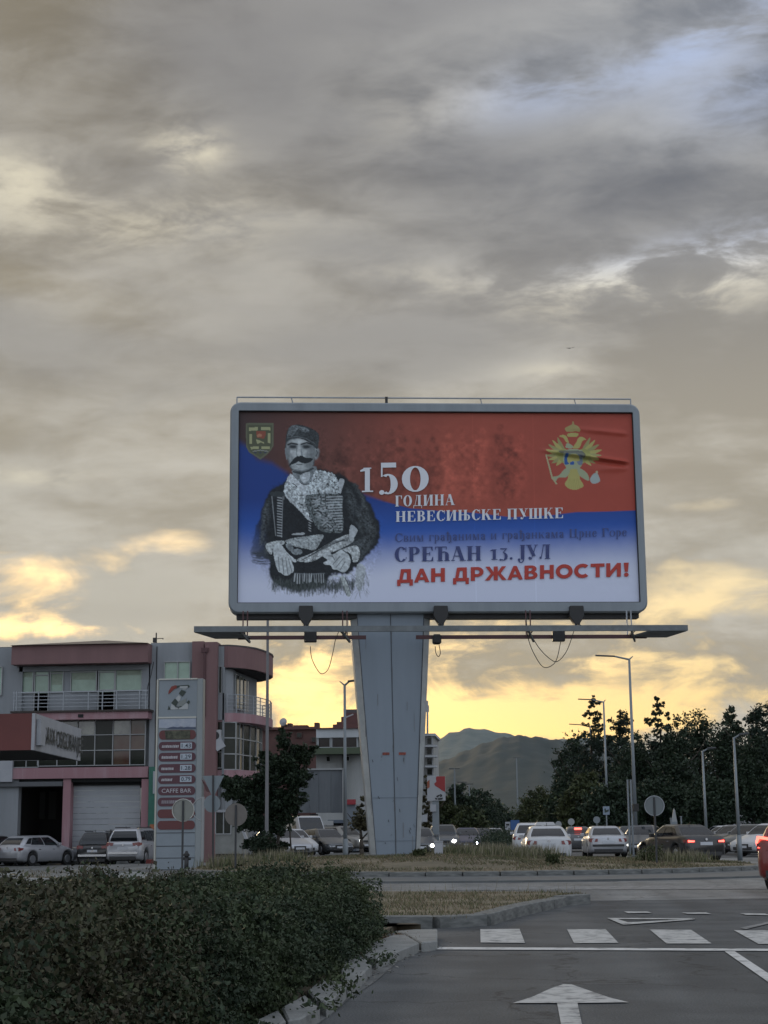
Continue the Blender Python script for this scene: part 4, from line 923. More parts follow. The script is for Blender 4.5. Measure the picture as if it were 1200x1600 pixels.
# projecting parapet and balcony
part('parapet', [(18, 1007, 231, 1036.5)], m_pink, Y=FY - .9, d=1.3)
part('balcony_slab', [(18, 1112, 231, 1124)], m_pink2, Y=FY - .9, d=1.3)
part('balcony_slab', [(16, 1109.5, 233, 1112.5)], mat('dirty slab edge', (.05, .04, .035), .9), Y=FY - 1.0, d=1.4)
part('beam', [(18, 1199, 231, 1216)], m_pink2, Y=FY - .2, d=.9)
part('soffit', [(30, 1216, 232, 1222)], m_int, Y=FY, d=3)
def window(x0_, y0_, x1_, y1_, Y, gm, fr=1.2, split_x=(), split_y=(), par=None, fm=None):
    """frame part with pane sub-parts; splits given as photo positions"""
    mb = MB(); xs = [x0_, *split_x, x1_]; ys = [y0_, *split_y, y1_]
    for x in xs: pb(mb, x - fr / 2, y0_, x + fr / 2, y1_, Y, .07, .05)
    for y in ys: pb(mb, x0_, y - fr / 2, x1_, y + fr / 2, Y, .065, .045)
    f = mb.build('window', fm or m_mull, par or sb)
    for i in range(len(xs) - 1):
        for j in range(len(ys) - 1):
            g_ = gm(i, j) if callable(gm) else gm
            p = MB(); pb(p, xs[i] + fr / 2, ys[j] + fr / 2, xs[i + 1] - fr / 2, ys[j + 1] - fr / 2, Y + .03, .02); po_ = p.build('pane', g_, f)
    return f
W1 = FY + .12
window(33, 1042, 52, 1083, W1, m_winA, 1.4); window(54, 1042, 76, 1112, W1, m_winA, 1.4, split_y=(1055,)); window(79, 1042, 99, 1082, W1, m_winA, 1.4, split_y=(1052,))
window(111, 1040, 151, 1081, W1, m_winA, 1.4, split_y=(1050,)); window(154, 1040, 179, 1110, W1, m_winA, 1.4, split_y=(1050, 1078)); window(181, 1038, 222, 1079, W1, m_winA, 1.4)
part('wall', [(222, 1036, 232, 1112)], m_bgrey, d=.35, Y=FY + .02)
window(-12, 1042, 3, 1086, FY - .06, m_winA, 1.4)
window(257, 1034, 297, 1062, FY - .06, m_winA, 1.2, split_x=(278,))
part('vent_grille', [(122, 1116, 130, 1121)], m_int, Y=FY - .93, d=.05)
part('conduit', [(243, 1010, 244, 1198)], m_int, Y=FY - .04, d=.05); part('wall_lamp', [(266, 1072, 272, 1077)], m_white, Y=FY - .3, d=.3)
for (x0_, x1_, y1_) in ((34, 51, 1058), (112, 150, 1062), (182, 221, 1055), (80, 98, 1070)): part('blind', [(x0_ + 1, 1044, x1_ - 1, y1_)], mat('faded blind', (.28, .33, .26), .8, var=.12, vs=3), Y=W1 + .025, d=.004)
# balcony railing
rl = MB(); Yr = FY - .85
for y in (1080.5, 1087, 1092.5, 1098, 1103.5): pb(rl, 20, y - (.9 if y < 1082 else .5), 231, y + (.9 if y < 1082 else .5), Yr, .04)
rl.build('railing', m_steel, sb)
for px in (22, 26, 60, 99, 138, 160, 182, 218, 228): q = MB(); pb(q, px - .7, 1080, px + .7, 1110, Yr, .05, .02); q.build('railing_post', m_steel, sb)
# first floor curtain wall
def gsel(i, j):
    t = [[m_winD, m_winB, m_winB], [m_winD, m_winB, m_winB], [m_winD, m_winB, m_winB], [m_winB, m_winB, m_winB], [m_winD, m_winC, m_winC], [m_winC, m_winC, m_winB]]  # pale and brown panes carry painted reflections
    return t[min(i, 5)][min(j, 2)]
window(60, 1125, 227, 1196, FY - .1, gsel, 1.3, split_x=(90, 121, 148.5, 176.5, 203.5), split_y=(1148.5, 1172.5))
window(20, 1188, 60, 1199, FY - .1, m_winB, 1.2, split_x=(41,)); part('wall', [(-60, 1189, 19, 1222)], m_white, Y=FY - .3, d=.3)
part('beam', [(-60, 1222, 97, 1229)], mat('grey soffit', (.10, .105, .11), .8), Y=FY - .2, d=2)
# ground floor: columns, roller door, dark bay
part('column', [(97, 1217, 109, 1352)], m_pink2, Y=FY - .1, d=.6); part('column', [(220, 1217, 231, 1352)], m_pink2, Y=FY - .1, d=.6)
for k in range(14):
    y = 1226 + k * 8.9; part('door_panel', [(111.5, y + .25, 219, y + 8.7)], m_door, Y=FY + .45, d=.06)
part('lintel', [(109, 1217, 220, 1227)], m_int, Y=FY + .3, d=.3)
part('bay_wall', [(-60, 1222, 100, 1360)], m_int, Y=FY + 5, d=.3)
for px in (4, 22, 40, 58, 76): part('bay_panel', [(px, 1237, px + 12, 1280)], mat('dim wall panel', (.05, .055, .052), .8), Y=FY + 4.9, d=.08)
part('ground_sill', [(109, 1345, 231, 1352)], m_conc, Y=FY - .5, d=1.2)
# pilaster with red panel and right pier
part('pilaster', [(300, 1002, 318, 1064)], m_pink, Y=FY - .25, d=.8)
part('pilaster', [(318, 1003, 337, 1400)], m_pink, Y=FY - .55, d=1.0)
part('wall', [(300, 1064, 318, 1400)], m_bgrey, Y=FY - .05, d=.6)
dp = MB(); pb(dp, 317.5, 1016, 321, 1120, FY - .62, .1); pb(dp, 314, 1012, 325, 1019, FY - .64, .15); dp.build('drainpipe', m_rust, sb)
cbl = MB().path([at(240, 1034, FY - .2), at(236, 1055, FY - .2), at(231, 1072, FY - .2), at(228, 1100, FY - .3)], .02).build('wall_cable', m_black, sb)
# right wing with curved balconies
Zr = lambda py, Y=FY: at(345, py, Y).z
wall_pl = [(XA(337, FY) - .3, FY + .1), (XA(350, FY), FY + .1), (-15.45, 82.6), (-15.5, 84), (-15.2, 88.5), (-15.6, 90), (-17.5, 92), (-20, 92), (-20, FY + .3)]
MB().prism(wall_pl, zg, Zr(1010)).build('wing_wall', m_bgrey, sb)
def curve_pl(o):
    P = [(XA(337, FY) - .3, FY - .05), (XA(351, FY) + o * .3, FY - .05)]
    base = [(-15.2, 82.25), (-14.95, 82.8), (-14.75, 83.6), (-14.55, 84.6), (-14.42, 85.7), (-14.38, 86.9), (-14.5, 88.0), (-14.8, 89.0), (-15.3, 89.8), (-16.1, 90.5)]
    for i, (x, y) in enumerate(base):
        k = min(1, i / 2); P.append((x + o * k, y - o * .2 * k))
    return P + [(-17.5, 91.5)]
MB().prism(curve_pl(.3), Zr(1043), Zr(1010)).build('wing_parapet', m_pink, sb)
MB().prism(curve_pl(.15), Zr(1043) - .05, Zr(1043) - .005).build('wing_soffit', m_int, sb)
MB().prism(curve_pl(.34), Zr(1009.8), Zr(1007.5)).build('roof', mat('dark roof sheet', (.07, .06, .06), .7), sb)
MB().prism(curve_pl(.3), Zr(1128), Zr(1114)).build('wing_slab', m_pink2, sb)
MB().prism(curve_pl(.25), Zr(1222), Zr(1203)).build('wing_slab', m_pink2, sb)
part('wing_pier', [(337, 1010, 350, 1042)], m_bgrey, Y=FY - .12, d=.3); part('wing_pier', [(337, 1083, 350, 1125)], m_bgrey, Y=FY - .12, d=.3)
part('wing_pier', [(347, 1042, 350, 1270)], m_bgrey, Y=FY - .12, d=.3)
window(337.5, 1041, 347, 1083, FY - .1, m_winB, 1.0, split_x=(342,)); window(337.5, 1150, 347, 1200, FY - .1, m_winB, 1.0, split_y=(1175,))
bay = MB().prism(curve_pl(-.35), Zr(1203), Zr(1128)).build('wing_bay', m_winB, sb)
PLc = curve_pl(-.33)[1:11]
for k, (p, q) in enumerate(zip(PLc, PLc[1:])):
    MB().box(-.03, .03, -.03, .03, Zr(1203), Zr(1128)).build('mullion', m_mull, sb).location = (p[0], p[1], 0)
    for py in (1128.5, 1153, 1178, 1202.5): MB().beam((p[0], p[1], Zr(py)), (q[0], q[1], Zr(py)), .05, .06).build('transom', m_mull, sb)
# glazed upper floor set back, railings on the curve
for k in range(5):
    y0_ = 83.0 + k * 1.1; f_ = MB().box(-15.44, -15.36, y0_, y0_ + .8, Zr(1105), Zr(1050)).build('window', m_mull, sb)
    MB().box(-15.40, -15.33, y0_ + .07, y0_ + .73, Zr(1103), Zr(1052)).build('pane', m_winD if k % 2 else m_winB, f_)
PLr = curve_pl(.22)[1:11]
for dz3 in (.95, .76, .57, .38, .19):
    MB().path([(x, y, Zr(1114) + dz3) for x, y in PLr], .026 if dz3 > .9 else .016, 5).build('railing', m_steel, sb)
for x, y in PLr[::1]: MB().tube((x, y, Zr(1114)), (x, y, Zr(1114) + .95), .026).build('railing_post', m_steel, sb)
part('shop_wall', [(350, 1245, 392, 1352)], mat('pale render', (.20, .205, .205), .8, var=.1), Y=FY + .9, d=.3)
ac = empty('air_conditioner', at(340, 1150, FY - .12)); tag(ac, 'white air conditioner unit on the wall right of the plum pilaster', 'air conditioner')
MB().box(-.22, .22, -.35, -.02, -.3, .3).build('casing', mat('aircon white', (.35, .36, .36), .5), ac); MB().disc((-.04, -.36, 0), (0, 1, 0), .2, .02, 16).build('fan_grille', m_black, ac)
tag(MB().beam(at(338, 1156, FY - .5), at(346, 1170, FY - .5), .08, .5).build('awning', m_white), 'small tilted white awning under the air conditioner unit', 'awning')
an = empty('roof_antenna', at(244, 1004, FY + 1)); tag(an, 'small dark antenna mast with side arm on the grey roof edge', 'antenna')
MB().tube((0, 0, -.1), (0, 0, .52), .035).build('mast', m_black, an); MB().tube((0, 0, .2), (.38, 0, .22), .02).tube((.38, 0, .22), (.36, 0, .15), .02).build('side_arm', m_black, an); MB().box(-.16, .02, -.1, .1, 0, .25).build('equipment_box', m_black, an)
bp_ = MB(); pb(bp_, 232, 1198, 243.5, 1290, FY - .3, .1); o = bp_.build('advert_panel', mat('green advert', (.025, .12, .085), .5, var=.15)); tag(o, 'tall green advert panel on the wall left of the fuel price totem', 'sign')
q = MB(); pb(q, 239, 1205, 243, 1240, FY - .42, .02); q.build('white_print', m_white, o)
oc = MB(); pb(oc, 234, 1288, 244, 1302, FY - 1.2, .4); tag(oc.build('display_crate', mat('orange crate', (.30, .10, .04), .6, var=.3, vs=8)), 'orange crate of goods by the wall behind the price totem', 'crate')
sg = MB(); pb(sg, 172, 1296, 186, 1303.5, FY + .2, .05); tag(sg.build('notice_board', mat('notice black white', (.03, .03, .03), .6, col2=(.3, .3, .3), vs=6)), 'small dark notice board on the roller door above the parked cars', 'sign')

# red canopy with white sign face
cn = empty('canopy'); tag(cn, 'red station canopy with a white lettered fascia on its side', 'canopy')
cyn, cyf = 60.0, 69.5
pA, pB, pC, pD = at(55, 1118, cyn), at(55, 1175, cyn), at(127, 1136, cyf), at(127, 1186, cyf)
zt3, zb3 = (pA.z + pC.z) / 2, (pB.z + pD.z) / 2
xn, xf_ = pA.x, pC.x
MB().box(-40, xn - .01, cyn, cyn + .15, zb3, zt3).build('front_fascia', m_redf, cn)
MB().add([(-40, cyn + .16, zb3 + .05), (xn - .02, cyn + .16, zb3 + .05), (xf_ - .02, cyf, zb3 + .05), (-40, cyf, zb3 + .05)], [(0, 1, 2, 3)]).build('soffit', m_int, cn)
MB().add([(-40, cyn + .16, zt3 - .05), (xn - .02, cyn + .16, zt3 - .05), (xf_ - .02, cyf, zt3 - .05), (-40, cyf, zt3 - .05)], [(0, 1, 2, 3)]).build('roof', m_dark, cn)
A3 = Vector((xn, cyn, zb3)); d3 = (Vector((xf_, cyf, zb3)) - A3); L3 = d3.length; d3.normalize(); n3 = Vector((d3.y, -d3.x, 0))
MB().slab([A3, A3 + d3 * L3, A3 + d3 * L3 + Vector((0, 0, zt3 - zb3)), A3 + Vector((0, 0, zt3 - zb3))], -n3 * .12).build('side_fascia', m_white, cn)
Hh = zt3 - zb3
def on3(s, h, o): return A3 + d3 * s + Vector((0, 0, h)) + n3 * o
q = [on3(.25, .14 * Hh, .02), on3(1.15, .14 * Hh, .02), on3(1.15, .86 * Hh, .02), on3(.25, .86 * Hh, .02)]
MB().slab(q, n3 * .16).build('logo_box', m_white, cn)
MB().slab([on3(1.16, .14 * Hh, .03), on3(1.5, .3 * Hh, .03), on3(1.5, .84 * Hh, .03), on3(1.16, .86 * Hh, .03)], n3 * .05).build('logo_edge', mat('pale gold sheet', (.45, .42, .34), .5), cn)
V_, F_ = textmesh('SAVA OSIGURANJE', .004); xa, xb = min(v.x for v in V_), max(v.x for v in V_)
mb = MB(); base = [on3(1.7 + (L3 - 1.9) * (v.x - xa) / (xb - xa), (.24 + .50 * v.y / .73) * Hh, .03) for v in V_]
n_ = len(base); mb.add(base, F_); mb.add([p + n3 * .10 for p in base], F_)
mb.build('lettering', mat('dark sign letters', (.045, .05, .045), .5), cn)['kind'] = 'stuff'
part('canopy_column', [(-40, 1180, -30, 1352)], m_white, Y=62, d=.4, par=cn)

# ------------------------------------------------------------------ fuel price totem
TY = 55.0
ta, tb, tc_, td = at(244, 1064, TY), at(319, 1060, TY), at(247, 1352, TY), at(316, 1352, TY)
tx0, tx1 = (ta.x + tc_.x) / 2, (tb.x + td.x) / 2; tz1 = (ta.z + tb.z) / 2; tz0 = -.05
tt = empty('price_totem', ((tx0 + tx1) / 2, TY, tz0)); tag(tt, 'tall grey fuel station totem with plum price rows and CAFFE BAR', 'totem sign')
tw = (tx1 - tx0) / 2; th = tz1 - tz0
m_tot = mat('totem sheet', (.225, .26, .285), .45, .1, var=.06, vs=1); m_tote = mat('totem edge', (.42, .42, .38), .35, .5)
pxm = 70.0 / (2 * tw)
tX = lambda px: -tw + (px - 247.5) / 70.5 * 2 * tw
tZ = lambda py: (1352 - py) / (1352 - 1062) * th
MB().box(-tw + .05, tw - .22, -.16, .16, 0, th - .02).build('body', m_tot, tt)
MB().box(-tw - .03, -tw + .047, -.19, .19, 0, th).build('edge_profile', m_tote, tt, bevel=.02); MB().box(tw - .217, tw, -.19, .19, 0, th + .01).build('edge_profile', mat('totem edge grey', (.25, .275, .28), .4, .2), tt, bevel=.02)  # left edge paler and warmer: low sunlight painted into its colour
MB().box(-tw + .05, tw - .22, -.2, .2, th - .018, th + .03).build('top_cap', m_tote, tt)
for y in (1312.5, 1330, 1347, 1293): MB().box(tX(249), tX(308), -.168, -.162, tZ(y) - .012, tZ(y) + .012).build('panel_joint', m_seam, tt)
MB().box(tX(249), tX(308), -.185, -.162, tZ(1121) - .01, tZ(1119.5) + .01).build('divider', m_tote, tt)
def tpoly(pts, name, m_, o=.18, par=None):
    return MB().slab([(tX(a), -o, tZ(b)) for a, b in pts], (0, .014, 0)).build(name, m_, par or tt)
tz_ = lambda L_: [(240 + x * .09375, 1050 + y * .09375) for x, y in L_]
m_lgr = mat('logo dark green', (.03, .045, .035), .5); m_lrd = mat('logo red', (.20, .03, .02), .5); m_llt = mat('logo pale', (.40, .42, .42), .5); m_lgy = mat('logo grey', (.21, .23, .22), .5)
tpoly(tz_([(260, 370), (265, 320), (310, 245), (370, 225), (420, 235), (410, 270), (350, 290), (300, 340)]), 'logo_shape', m_lrd); tpoly(tz_([(395, 232), (590, 222), (605, 240), (595, 275), (575, 240), (450, 245), (400, 275)]), 'logo_shape', m_lgr, .182)
tpoly(tz_([(450, 245), (575, 240), (578, 272), (450, 275)]), 'logo_shape', m_llt, .184); tpoly(tz_([(485, 280), (560, 278), (555, 296), (500, 298)]), 'logo_shape', m_llt)
tpoly(tz_([(475, 300), (552, 335), (490, 415), (432, 360)]), 'logo_shape', m_lgr); tpoly(tz_([(370, 440), (425, 495), (385, 570), (310, 515)]), 'logo_shape', m_lgr)
tpoly(tz_([(432, 385), (468, 420), (455, 470), (425, 500), (385, 440)]), 'logo_shape', m_llt, .178); tpoly(tz_([(430, 500), (560, 440), (555, 510), (490, 570), (400, 565)]), 'logo_shape', m_lgy)
tpoly(tz_([(300, 620), (315, 525), (380, 575), (430, 585), (490, 572), (560, 515), (590, 540), (585, 618)]), 'logo_shape', m_llt, .176); tpoly(tz_([(600, 470), (618, 500), (598, 538), (560, 510)]), 'logo_shape', m_lgr, .183); tpoly(tz_([(270, 555), (300, 612), (255, 620)]), 'logo_shape', m_lgr, .183)
tpoly(tz_([(380, 568), (430, 582), (485, 566), (480, 580), (435, 592), (430, 618), (424, 592), (376, 580)]), 'logo_shape', m_lgr, .186)
tpoly(tz_([(115, 775), (720, 770), (720, 905), (560, 912), (490, 895), (420, 915), (250, 920), (115, 912)]), 'mountain_banner', mat('pale banner print', (.30, .34, .42), .5, col2=(.40, .43, .48), vs=5))
tpoly(tz_([(230, 935), (300, 905), (350, 895), (420, 908), (470, 897), (520, 915), (580, 900), (720, 918), (720, 940)]), 'mountain_banner', mat('banner slate', (.07, .09, .14), .5), .184)
def pill(y0_, y1_, m_, x0_=251, x1_=308, o=.182):
    r = (y1_ - y0_) / 2; cy_ = (y0_ + y1_) / 2; P = []
    for t in np.linspace(-90, 90, 7): P.append((x1_ - r * .8 + r * .8 * cos(radians(t)), cy_ + r * sin(radians(t))))
    for t in np.linspace(90, 270, 7): P.append((x0_ + r * .8 + r * .8 * cos(radians(t)), cy_ + r * sin(radians(t))))
    return tpoly(P, 'price_row', m_, o)
m_plum = mat('plum row', (.085, .028, .040), .45); m_plumd = mat('plum row plain', (.115, .030, .030), .45); m_cream = mat('price plate', (.40, .45, .50), .5); m_lt = mat('light sign print', (.42, .40, .42), .5)
def ttext(txt, x0_, x1_, yb_, cap, m_, par, o=.2, off=.004, shear=0):
    V_, F_ = textmesh(txt, off, shear); xa, xb = min(v.x for v in V_), max(v.x for v in V_)
    MB().add([(tX(x0_ + (x1_ - x0_) * (v.x - xa) / (xb - xa)), -o, tZ(yb_ - cap * v.y / .73)) for v in V_], F_).build('lettering', m_, par)['kind'] = 'stuff'
rows = [(1139.5, 1153.5, None), (1157, 1170, '1.43'), (1173.5, 1186.5, '1.29'), (1190.5, 1203.5, '1.28'), (1207.5, 1220, '0.79'), (1224, 1237, 'CAFFE BAR'), (1240.5, 1253.5, 'x'), (1258, 1271, ''), (1275, 1288, '')]
random.seed(4)
for k, (a, b, t) in enumerate(rows):
    rw = pill(a, b, m_plum if t else m_plumd)
    if t is None: tpoly([(260, a + .6), (299, a + .6), (299, b - .6), (262, b - .6)], 'torn_patch', mat('torn patch', (.03, .035, .025), .8, col2=(.13, .13, .09), vs=6), .197, rw); continue
    if t and t[0] in '01':
        tpoly([(284.5, a + 1.6), (302, a + 1.6), (302, b - 2.4), (284.5, b - 2.4)], 'price_plate', m_cream, .198, rw)
        ttext(t, 286.5, 300.5, b - 4, 6.2, mat('price digits', (.02, .03, .05), .5), rw, .205, .008)
        w = [24, 22, 17, 15][k - 1]; x = 256
        while x < 256 + w:
            l = random.uniform(1.6, 3.2); sl_ = .8 if k in (1, 4) else 0; tpoly([(x, b - 4), (x + l - .6, b - 4), (x + l - .6 + sl_, b - 7.6 - random.random()), (x + sl_, b - 7.6)], 'print_mark', m_lt, .2, rw); x += l
    elif t == 'CAFFE BAR': ttext(t, 257, 302, b - 3.6, 6.4, m_lt, rw, .2, .008)
    elif t == 'x':
        x = 257
        while x < 302: l = random.uniform(2.2, 3.8); tpoly([(x, b - 4), (x + l - .7, b - 4), (x + l - .5, b - 9), (x + .3, b - 8.6)], 'print_mark', mat('faded print', (.25, .22, .24), .5), .2, rw); x += l

# kiosk with leaning boards between the trees and the pilaster
kk_ = empty('kiosk', (0, 0, 0)); tag(kk_, 'pale booth with glazed upper half beside the plum pilaster', 'kiosk')
part('body', [(336, 1304, 378, 1334)], mat('pale booth panel', (.22, .225, .21), .7, var=.15, vs=2), Y=72, d=1.6, par=kk_)
part('base', [(338, 1333, 372, 1339)], m_dark, Y=72.1, d=1.4, par=kk_)
part('roof', [(340, 1265, 388, 1269)], m_white, Y=71.9, d=1.8, par=kk_)
window(337, 1268, 361, 1303, 72, m_winB, 1.6, split_x=(349.5,), par=kk_)
part('panel', [(362, 1269, 378, 1304)], mat('pale booth panel', (.22, .225, .21), .7, var=.15, vs=2), Y=72.02, d=1.5, par=kk_)
bx2 = MB().beam(at(375, 1285, 70), at(388, 1318, 70), .25, .1).build('leaning_board', m_white); tag(bx2, 'pale board leaning against the right side of the booth', 'board')
rc = MB(); pb(rc, 228, 1343, 246, 1350, 70, 1.0); tag(rc.build('curb_blocks', mat('red painted block', (.16, .03, .025), .7, var=.2, vs=5)), 'low red painted block on the ground left of the totem foot', 'block')

# ------------------------------------------------------------------ middle: town buildings
m_brick = mat('red brown walls', (.085, .042, .036), .85, var=.25, vs=.8); m_roofr = mat('red tin roof', (.09, .035, .03), .7, var=.15, vs=.5)
m_wht = mat('white block wall', (.46, .48, .50), .8, col2=(.38, .40, .41), vs=.3, streak=True); m_grn = mat('green eave', (.055, .075, .042), .7)
m_pal = mat('stained pale wall', (.38, .385, .38), .85, col2=(.25, .26, .25), vs=.35, streak=True)
def T_(name, label, cat='building', group=None): e = empty(name); tag(e, label, cat, group); return e
b1 = T_('brick_building', 'low red brown building with chimneys behind the left tree')
part('wall', [(395, 1139, 496, 1345)], m_brick, Y=150, d=14, par=b1); part('roof', [(393, 1136, 497, 1140)], m_roofr, Y=149.6, d=15, par=b1)
for r in ((439, 1131, 446, 1137), (449, 1130, 455, 1137), (458, 1133, 480, 1137), (491, 1129, 497.5, 1140)): part('chimney', [r], m_brick, Y=151, d=1.2, par=b1)
for r in ((463, 1144, 472, 1153), (486, 1151, 494, 1160), (440, 1146, 448, 1156)):
    f_ = MB(); pb(f_, *r, 149.9, .1, .05); f_ = f_.build('window', m_brick, b1); p_ = MB(); pb(p_, r[0] + 1, r[1] + 1, r[2] - 1, r[3] - 1, 149.8, .05); p_.build('pane', m_winB, f_)
ds = MB(); 
for i in range(9): t = i / 8; ds.disc(at(442.5, 1128, 150.5) + Vector((0, -.02 * i, 0)), (.3, 1, -.2), .38 * (1 - t * .75), .04, 14)
tag(ds.build('satellite_dish', m_white), 'round pale satellite dish on the brick chimney above the left tree', 'satellite dish')
b2 = T_('white_building', 'white block with three wide dark windows and a green eave')
part('wall', [(494, 1138, 600, 1152)], m_wht, Y=130, d=14, par=b2); part('wall', [(494, 1152, 600, 1346)], m_pal, Y=130.4, d=13, par=b2)
part('wall', [(595, 1152, 640, 1180)], m_wht, Y=130, d=13, par=b2)
for r in ((497, 1152.5, 516, 1168), (518.5, 1152, 537.5, 1168), (540, 1151.5, 558, 1168)): window(*r, 130.2, mat('brown dusk glass', (.030, .024, .022), .15), 1.2, par=b2, fm=m_wht)
part('eave', [(484, 1168, 564, 1178)], m_grn, Y=128.6, d=2.2, par=b2)
part('roof', [(494, 1136.6, 600, 1138.2)], m_roofr, Y=129.8, d=14, par=b2)
for r in ((510, 1182, 516, 1190), (541, 1182, 546, 1189)): window(*r, 130.2, m_winB, .8, par=b2)
part('drainpipe', [(535.2, 1178, 536.6, 1270)], m_dark, Y=130.1, d=.2, par=b2); None
b3 = T_('roof_house', 'stepped dark red attic roof rising behind the billboard pylon')
for r in ((514, 1136, 640, 1140), (520, 1131, 640, 1136), (526, 1127, 640, 1131), (533, 1119, 640, 1127), (540, 1113, 640, 1119)): part('attic', [r], m_roofr, Y=160 + (1140 - r[1]) * .1, d=8, par=b3)
part('roof', [(538, 1108, 600, 1114)], mat('dark roof sheet', (.07, .06, .06), .7), Y=163, d=9, par=b3)
MB().beam(at(540, 1121, 159), at(552, 1116, 159), .12, .12).build('gutter_pipe', m_mull, b3)
b4 = T_('apartment_block', 'narrow grey apartment block just right of the pylon with balconies')
part('wall', [(640, 1149, 678, 1345)], m_pal, Y=170, d=10, par=b4); part('roof_slab', [(660, 1146, 680, 1150)], m_wht, Y=169.5, d=10, par=b4)
for y in (1158, 1174, 1190, 1206): part('balcony', [(664, y + 6, 682, y + 9)], m_wht, Y=168.6, d=1.4, par=b4); window(667, y - 5, 676, y + 5, 169.9, m_winB, .8, par=b4)
part('downpipe', [(675, 1150, 676.2, 1250)], m_white, Y=169.6, d=.2, par=b4)
MB().path([at(668, 1146, 169), at(668, 1120, 169), at(667.5, 1095, 169)], .10).build('mast', m_steel, b4); part('mast_antenna', [(665.5, 1102, 670, 1112)], m_steel, Y=169, d=.4, par=b4)
bw = T_('pale_wall', 'pale boundary wall behind the parked cars left of the pylon', 'wall')
part('wall', [(380, 1283, 520, 1340)], m_pal, Y=118, d=.4, par=bw)
for px in (398, 430, 462, 494): part('pier', [(px - 1.5, 1281, px + 1.5, 1340)], m_wht, Y=117.8, d=.3, par=bw)
# back of another billboard
ob = T_('small_billboard', 'grey back of a small billboard standing on a funnel shaped dark post', 'billboard')
m_zinc = mat('weathered zinc', (.16, .175, .185), .6, .2, col2=(.09, .10, .11), vs=.7, streak=True)
for i, (a, b) in enumerate(((466, 484), (484.3, 498), (498.3, 517), (517.3, 535))):
    for j, (c2, d) in enumerate(((1203, 1224.5), (1225, 1270))): part('back_sheet', [(a, c2 - (i * .6), b, d)], m_zinc, Y=112 + .02 * ((i + j) % 2), d=.25, par=ob)
part('top_trim', [(480, 1200.5, 536, 1203)], m_mull, Y=111.9, d=.4, par=ob); part('side_trim', [(535, 1201, 538, 1271)], m_mull, Y=111.9, d=.4, par=ob)
p = at(490, 1272, 112); q = at(490, 1340, 112)
MB().tube((p.x, 112.2, p.z), (p.x, 112.2, p.z - .75), .30, .14).tube((p.x, 112.2, p.z - .75), (p.x, 112.2, 0), .13, .13).build('post', m_black, ob)
gk = T_('garage_shed', 'dark garage shed with an arched roof left of the pylon', 'shed')
part('body', [(511, 1286, 533, 1330)], m_int, Y=120, d=4, par=gk); part('front_panel', [(521, 1290, 540, 1330)], mat('slate panel', (.10, .12, .14), .6), Y=119.6, d=.3, par=gk); part('roof', [(512, 1281, 541, 1286)], mat('blue grey roof', (.08, .10, .13), .6), Y=119.4, d=4.6, par=gk)
tk = T_('tall_kiosk', 'pale booth with a small red sign beneath the thin tree', 'kiosk')
part('body', [(542, 1257, 556, 1330)], mat('slate panel light', (.15, .175, .20), .6), Y=108, d=2, par=tk); part('red_sign', [(542, 1249, 555, 1257)], mat('red shop sign', (.28, .03, .04), .5), Y=107.8, d=.4, par=tk)
# ------------------------------------------------------------------ vehicles
m_hl_on = mat('headlight on', (1, 1, .95), .3, emit=(1, .95, .85), es=26.0); m_hlb_on = mat('headlight bluish on', (1, 1, 1), .3, emit=(.75, .8, 1), es=20.0)
m_hl = mat('headlight lens', (.40, .42, .44), .12, spec=.8); m_tl = mat('tail lamp', (.16, .012, .012), .15, spec=.7); m_tl_on = mat('tail lamp lit', (.5, .02, .02), .3, emit=(1, .10, .07), es=2.6)
m_plate = mat('number plate', (.50, .52, .55), .5); m_bump = mat('bumper plastic', G(.03), .6); m_chrome = mat('chrome strip', (.55, .56, .58), .18, .9); m_orange = mat('indicator', (.4, .12, .02), .3)
KIND = dict(
    sedan=dict(L=4.65, W=1.82, H=1.45, hood=.72, cowl=.98, deck=1.02, xc=.95, xf=.25, xr=-1.05, xd=-1.75, tail=.98),
    hatch=dict(L=4.20, W=1.78, H=1.48, hood=.72, cowl=.98, deck=1.02, xc=.95, xf=.25, xr=-1.45, xd=-1.98, tail=1.0),
    wagon=dict(L=4.65, W=1.80, H=1.50, hood=.72, cowl=.98, deck=1.02, xc=1.0, xf=.35, xr=-1.75, xd=-2.20, tail=1.0),
    mpv=dict(L=4.65, W=1.82, H=1.72, hood=.82, cowl=1.06, deck=1.08, xc=1.35, xf=.55, xr=-1.95, xd=-2.22, tail=1.05),
    suv=dict(L=4.45, W=1.86, H=1.66, hood=.90, cowl=1.08, deck=1.12, xc=1.0, xf=.35, xr=-1.45, xd=-2.05, tail=1.08),
    van=dict(L=5.3, W=1.95, H=2.25, hood=1.0, cowl=1.25, deck=1.25, xc=1.9, xf=1.2, xr=-2.5, xd=-2.6, tail=1.25))
def loft(rings, closed_ends=True):
    mb = MB(); n = len(rings[0])
    for r in rings: mb.v += r
    for i in range(len(rings) - 1):
        for j in range(n): a = i * n + j; b = i * n + (j + 1) % n; mb.f.append((a, b, b + n, a + n))
    if closed_ends: mb.f += [tuple(range(n)), tuple(range((len(rings) - 1) * n, len(rings) * n))[::-1]]
    return mb
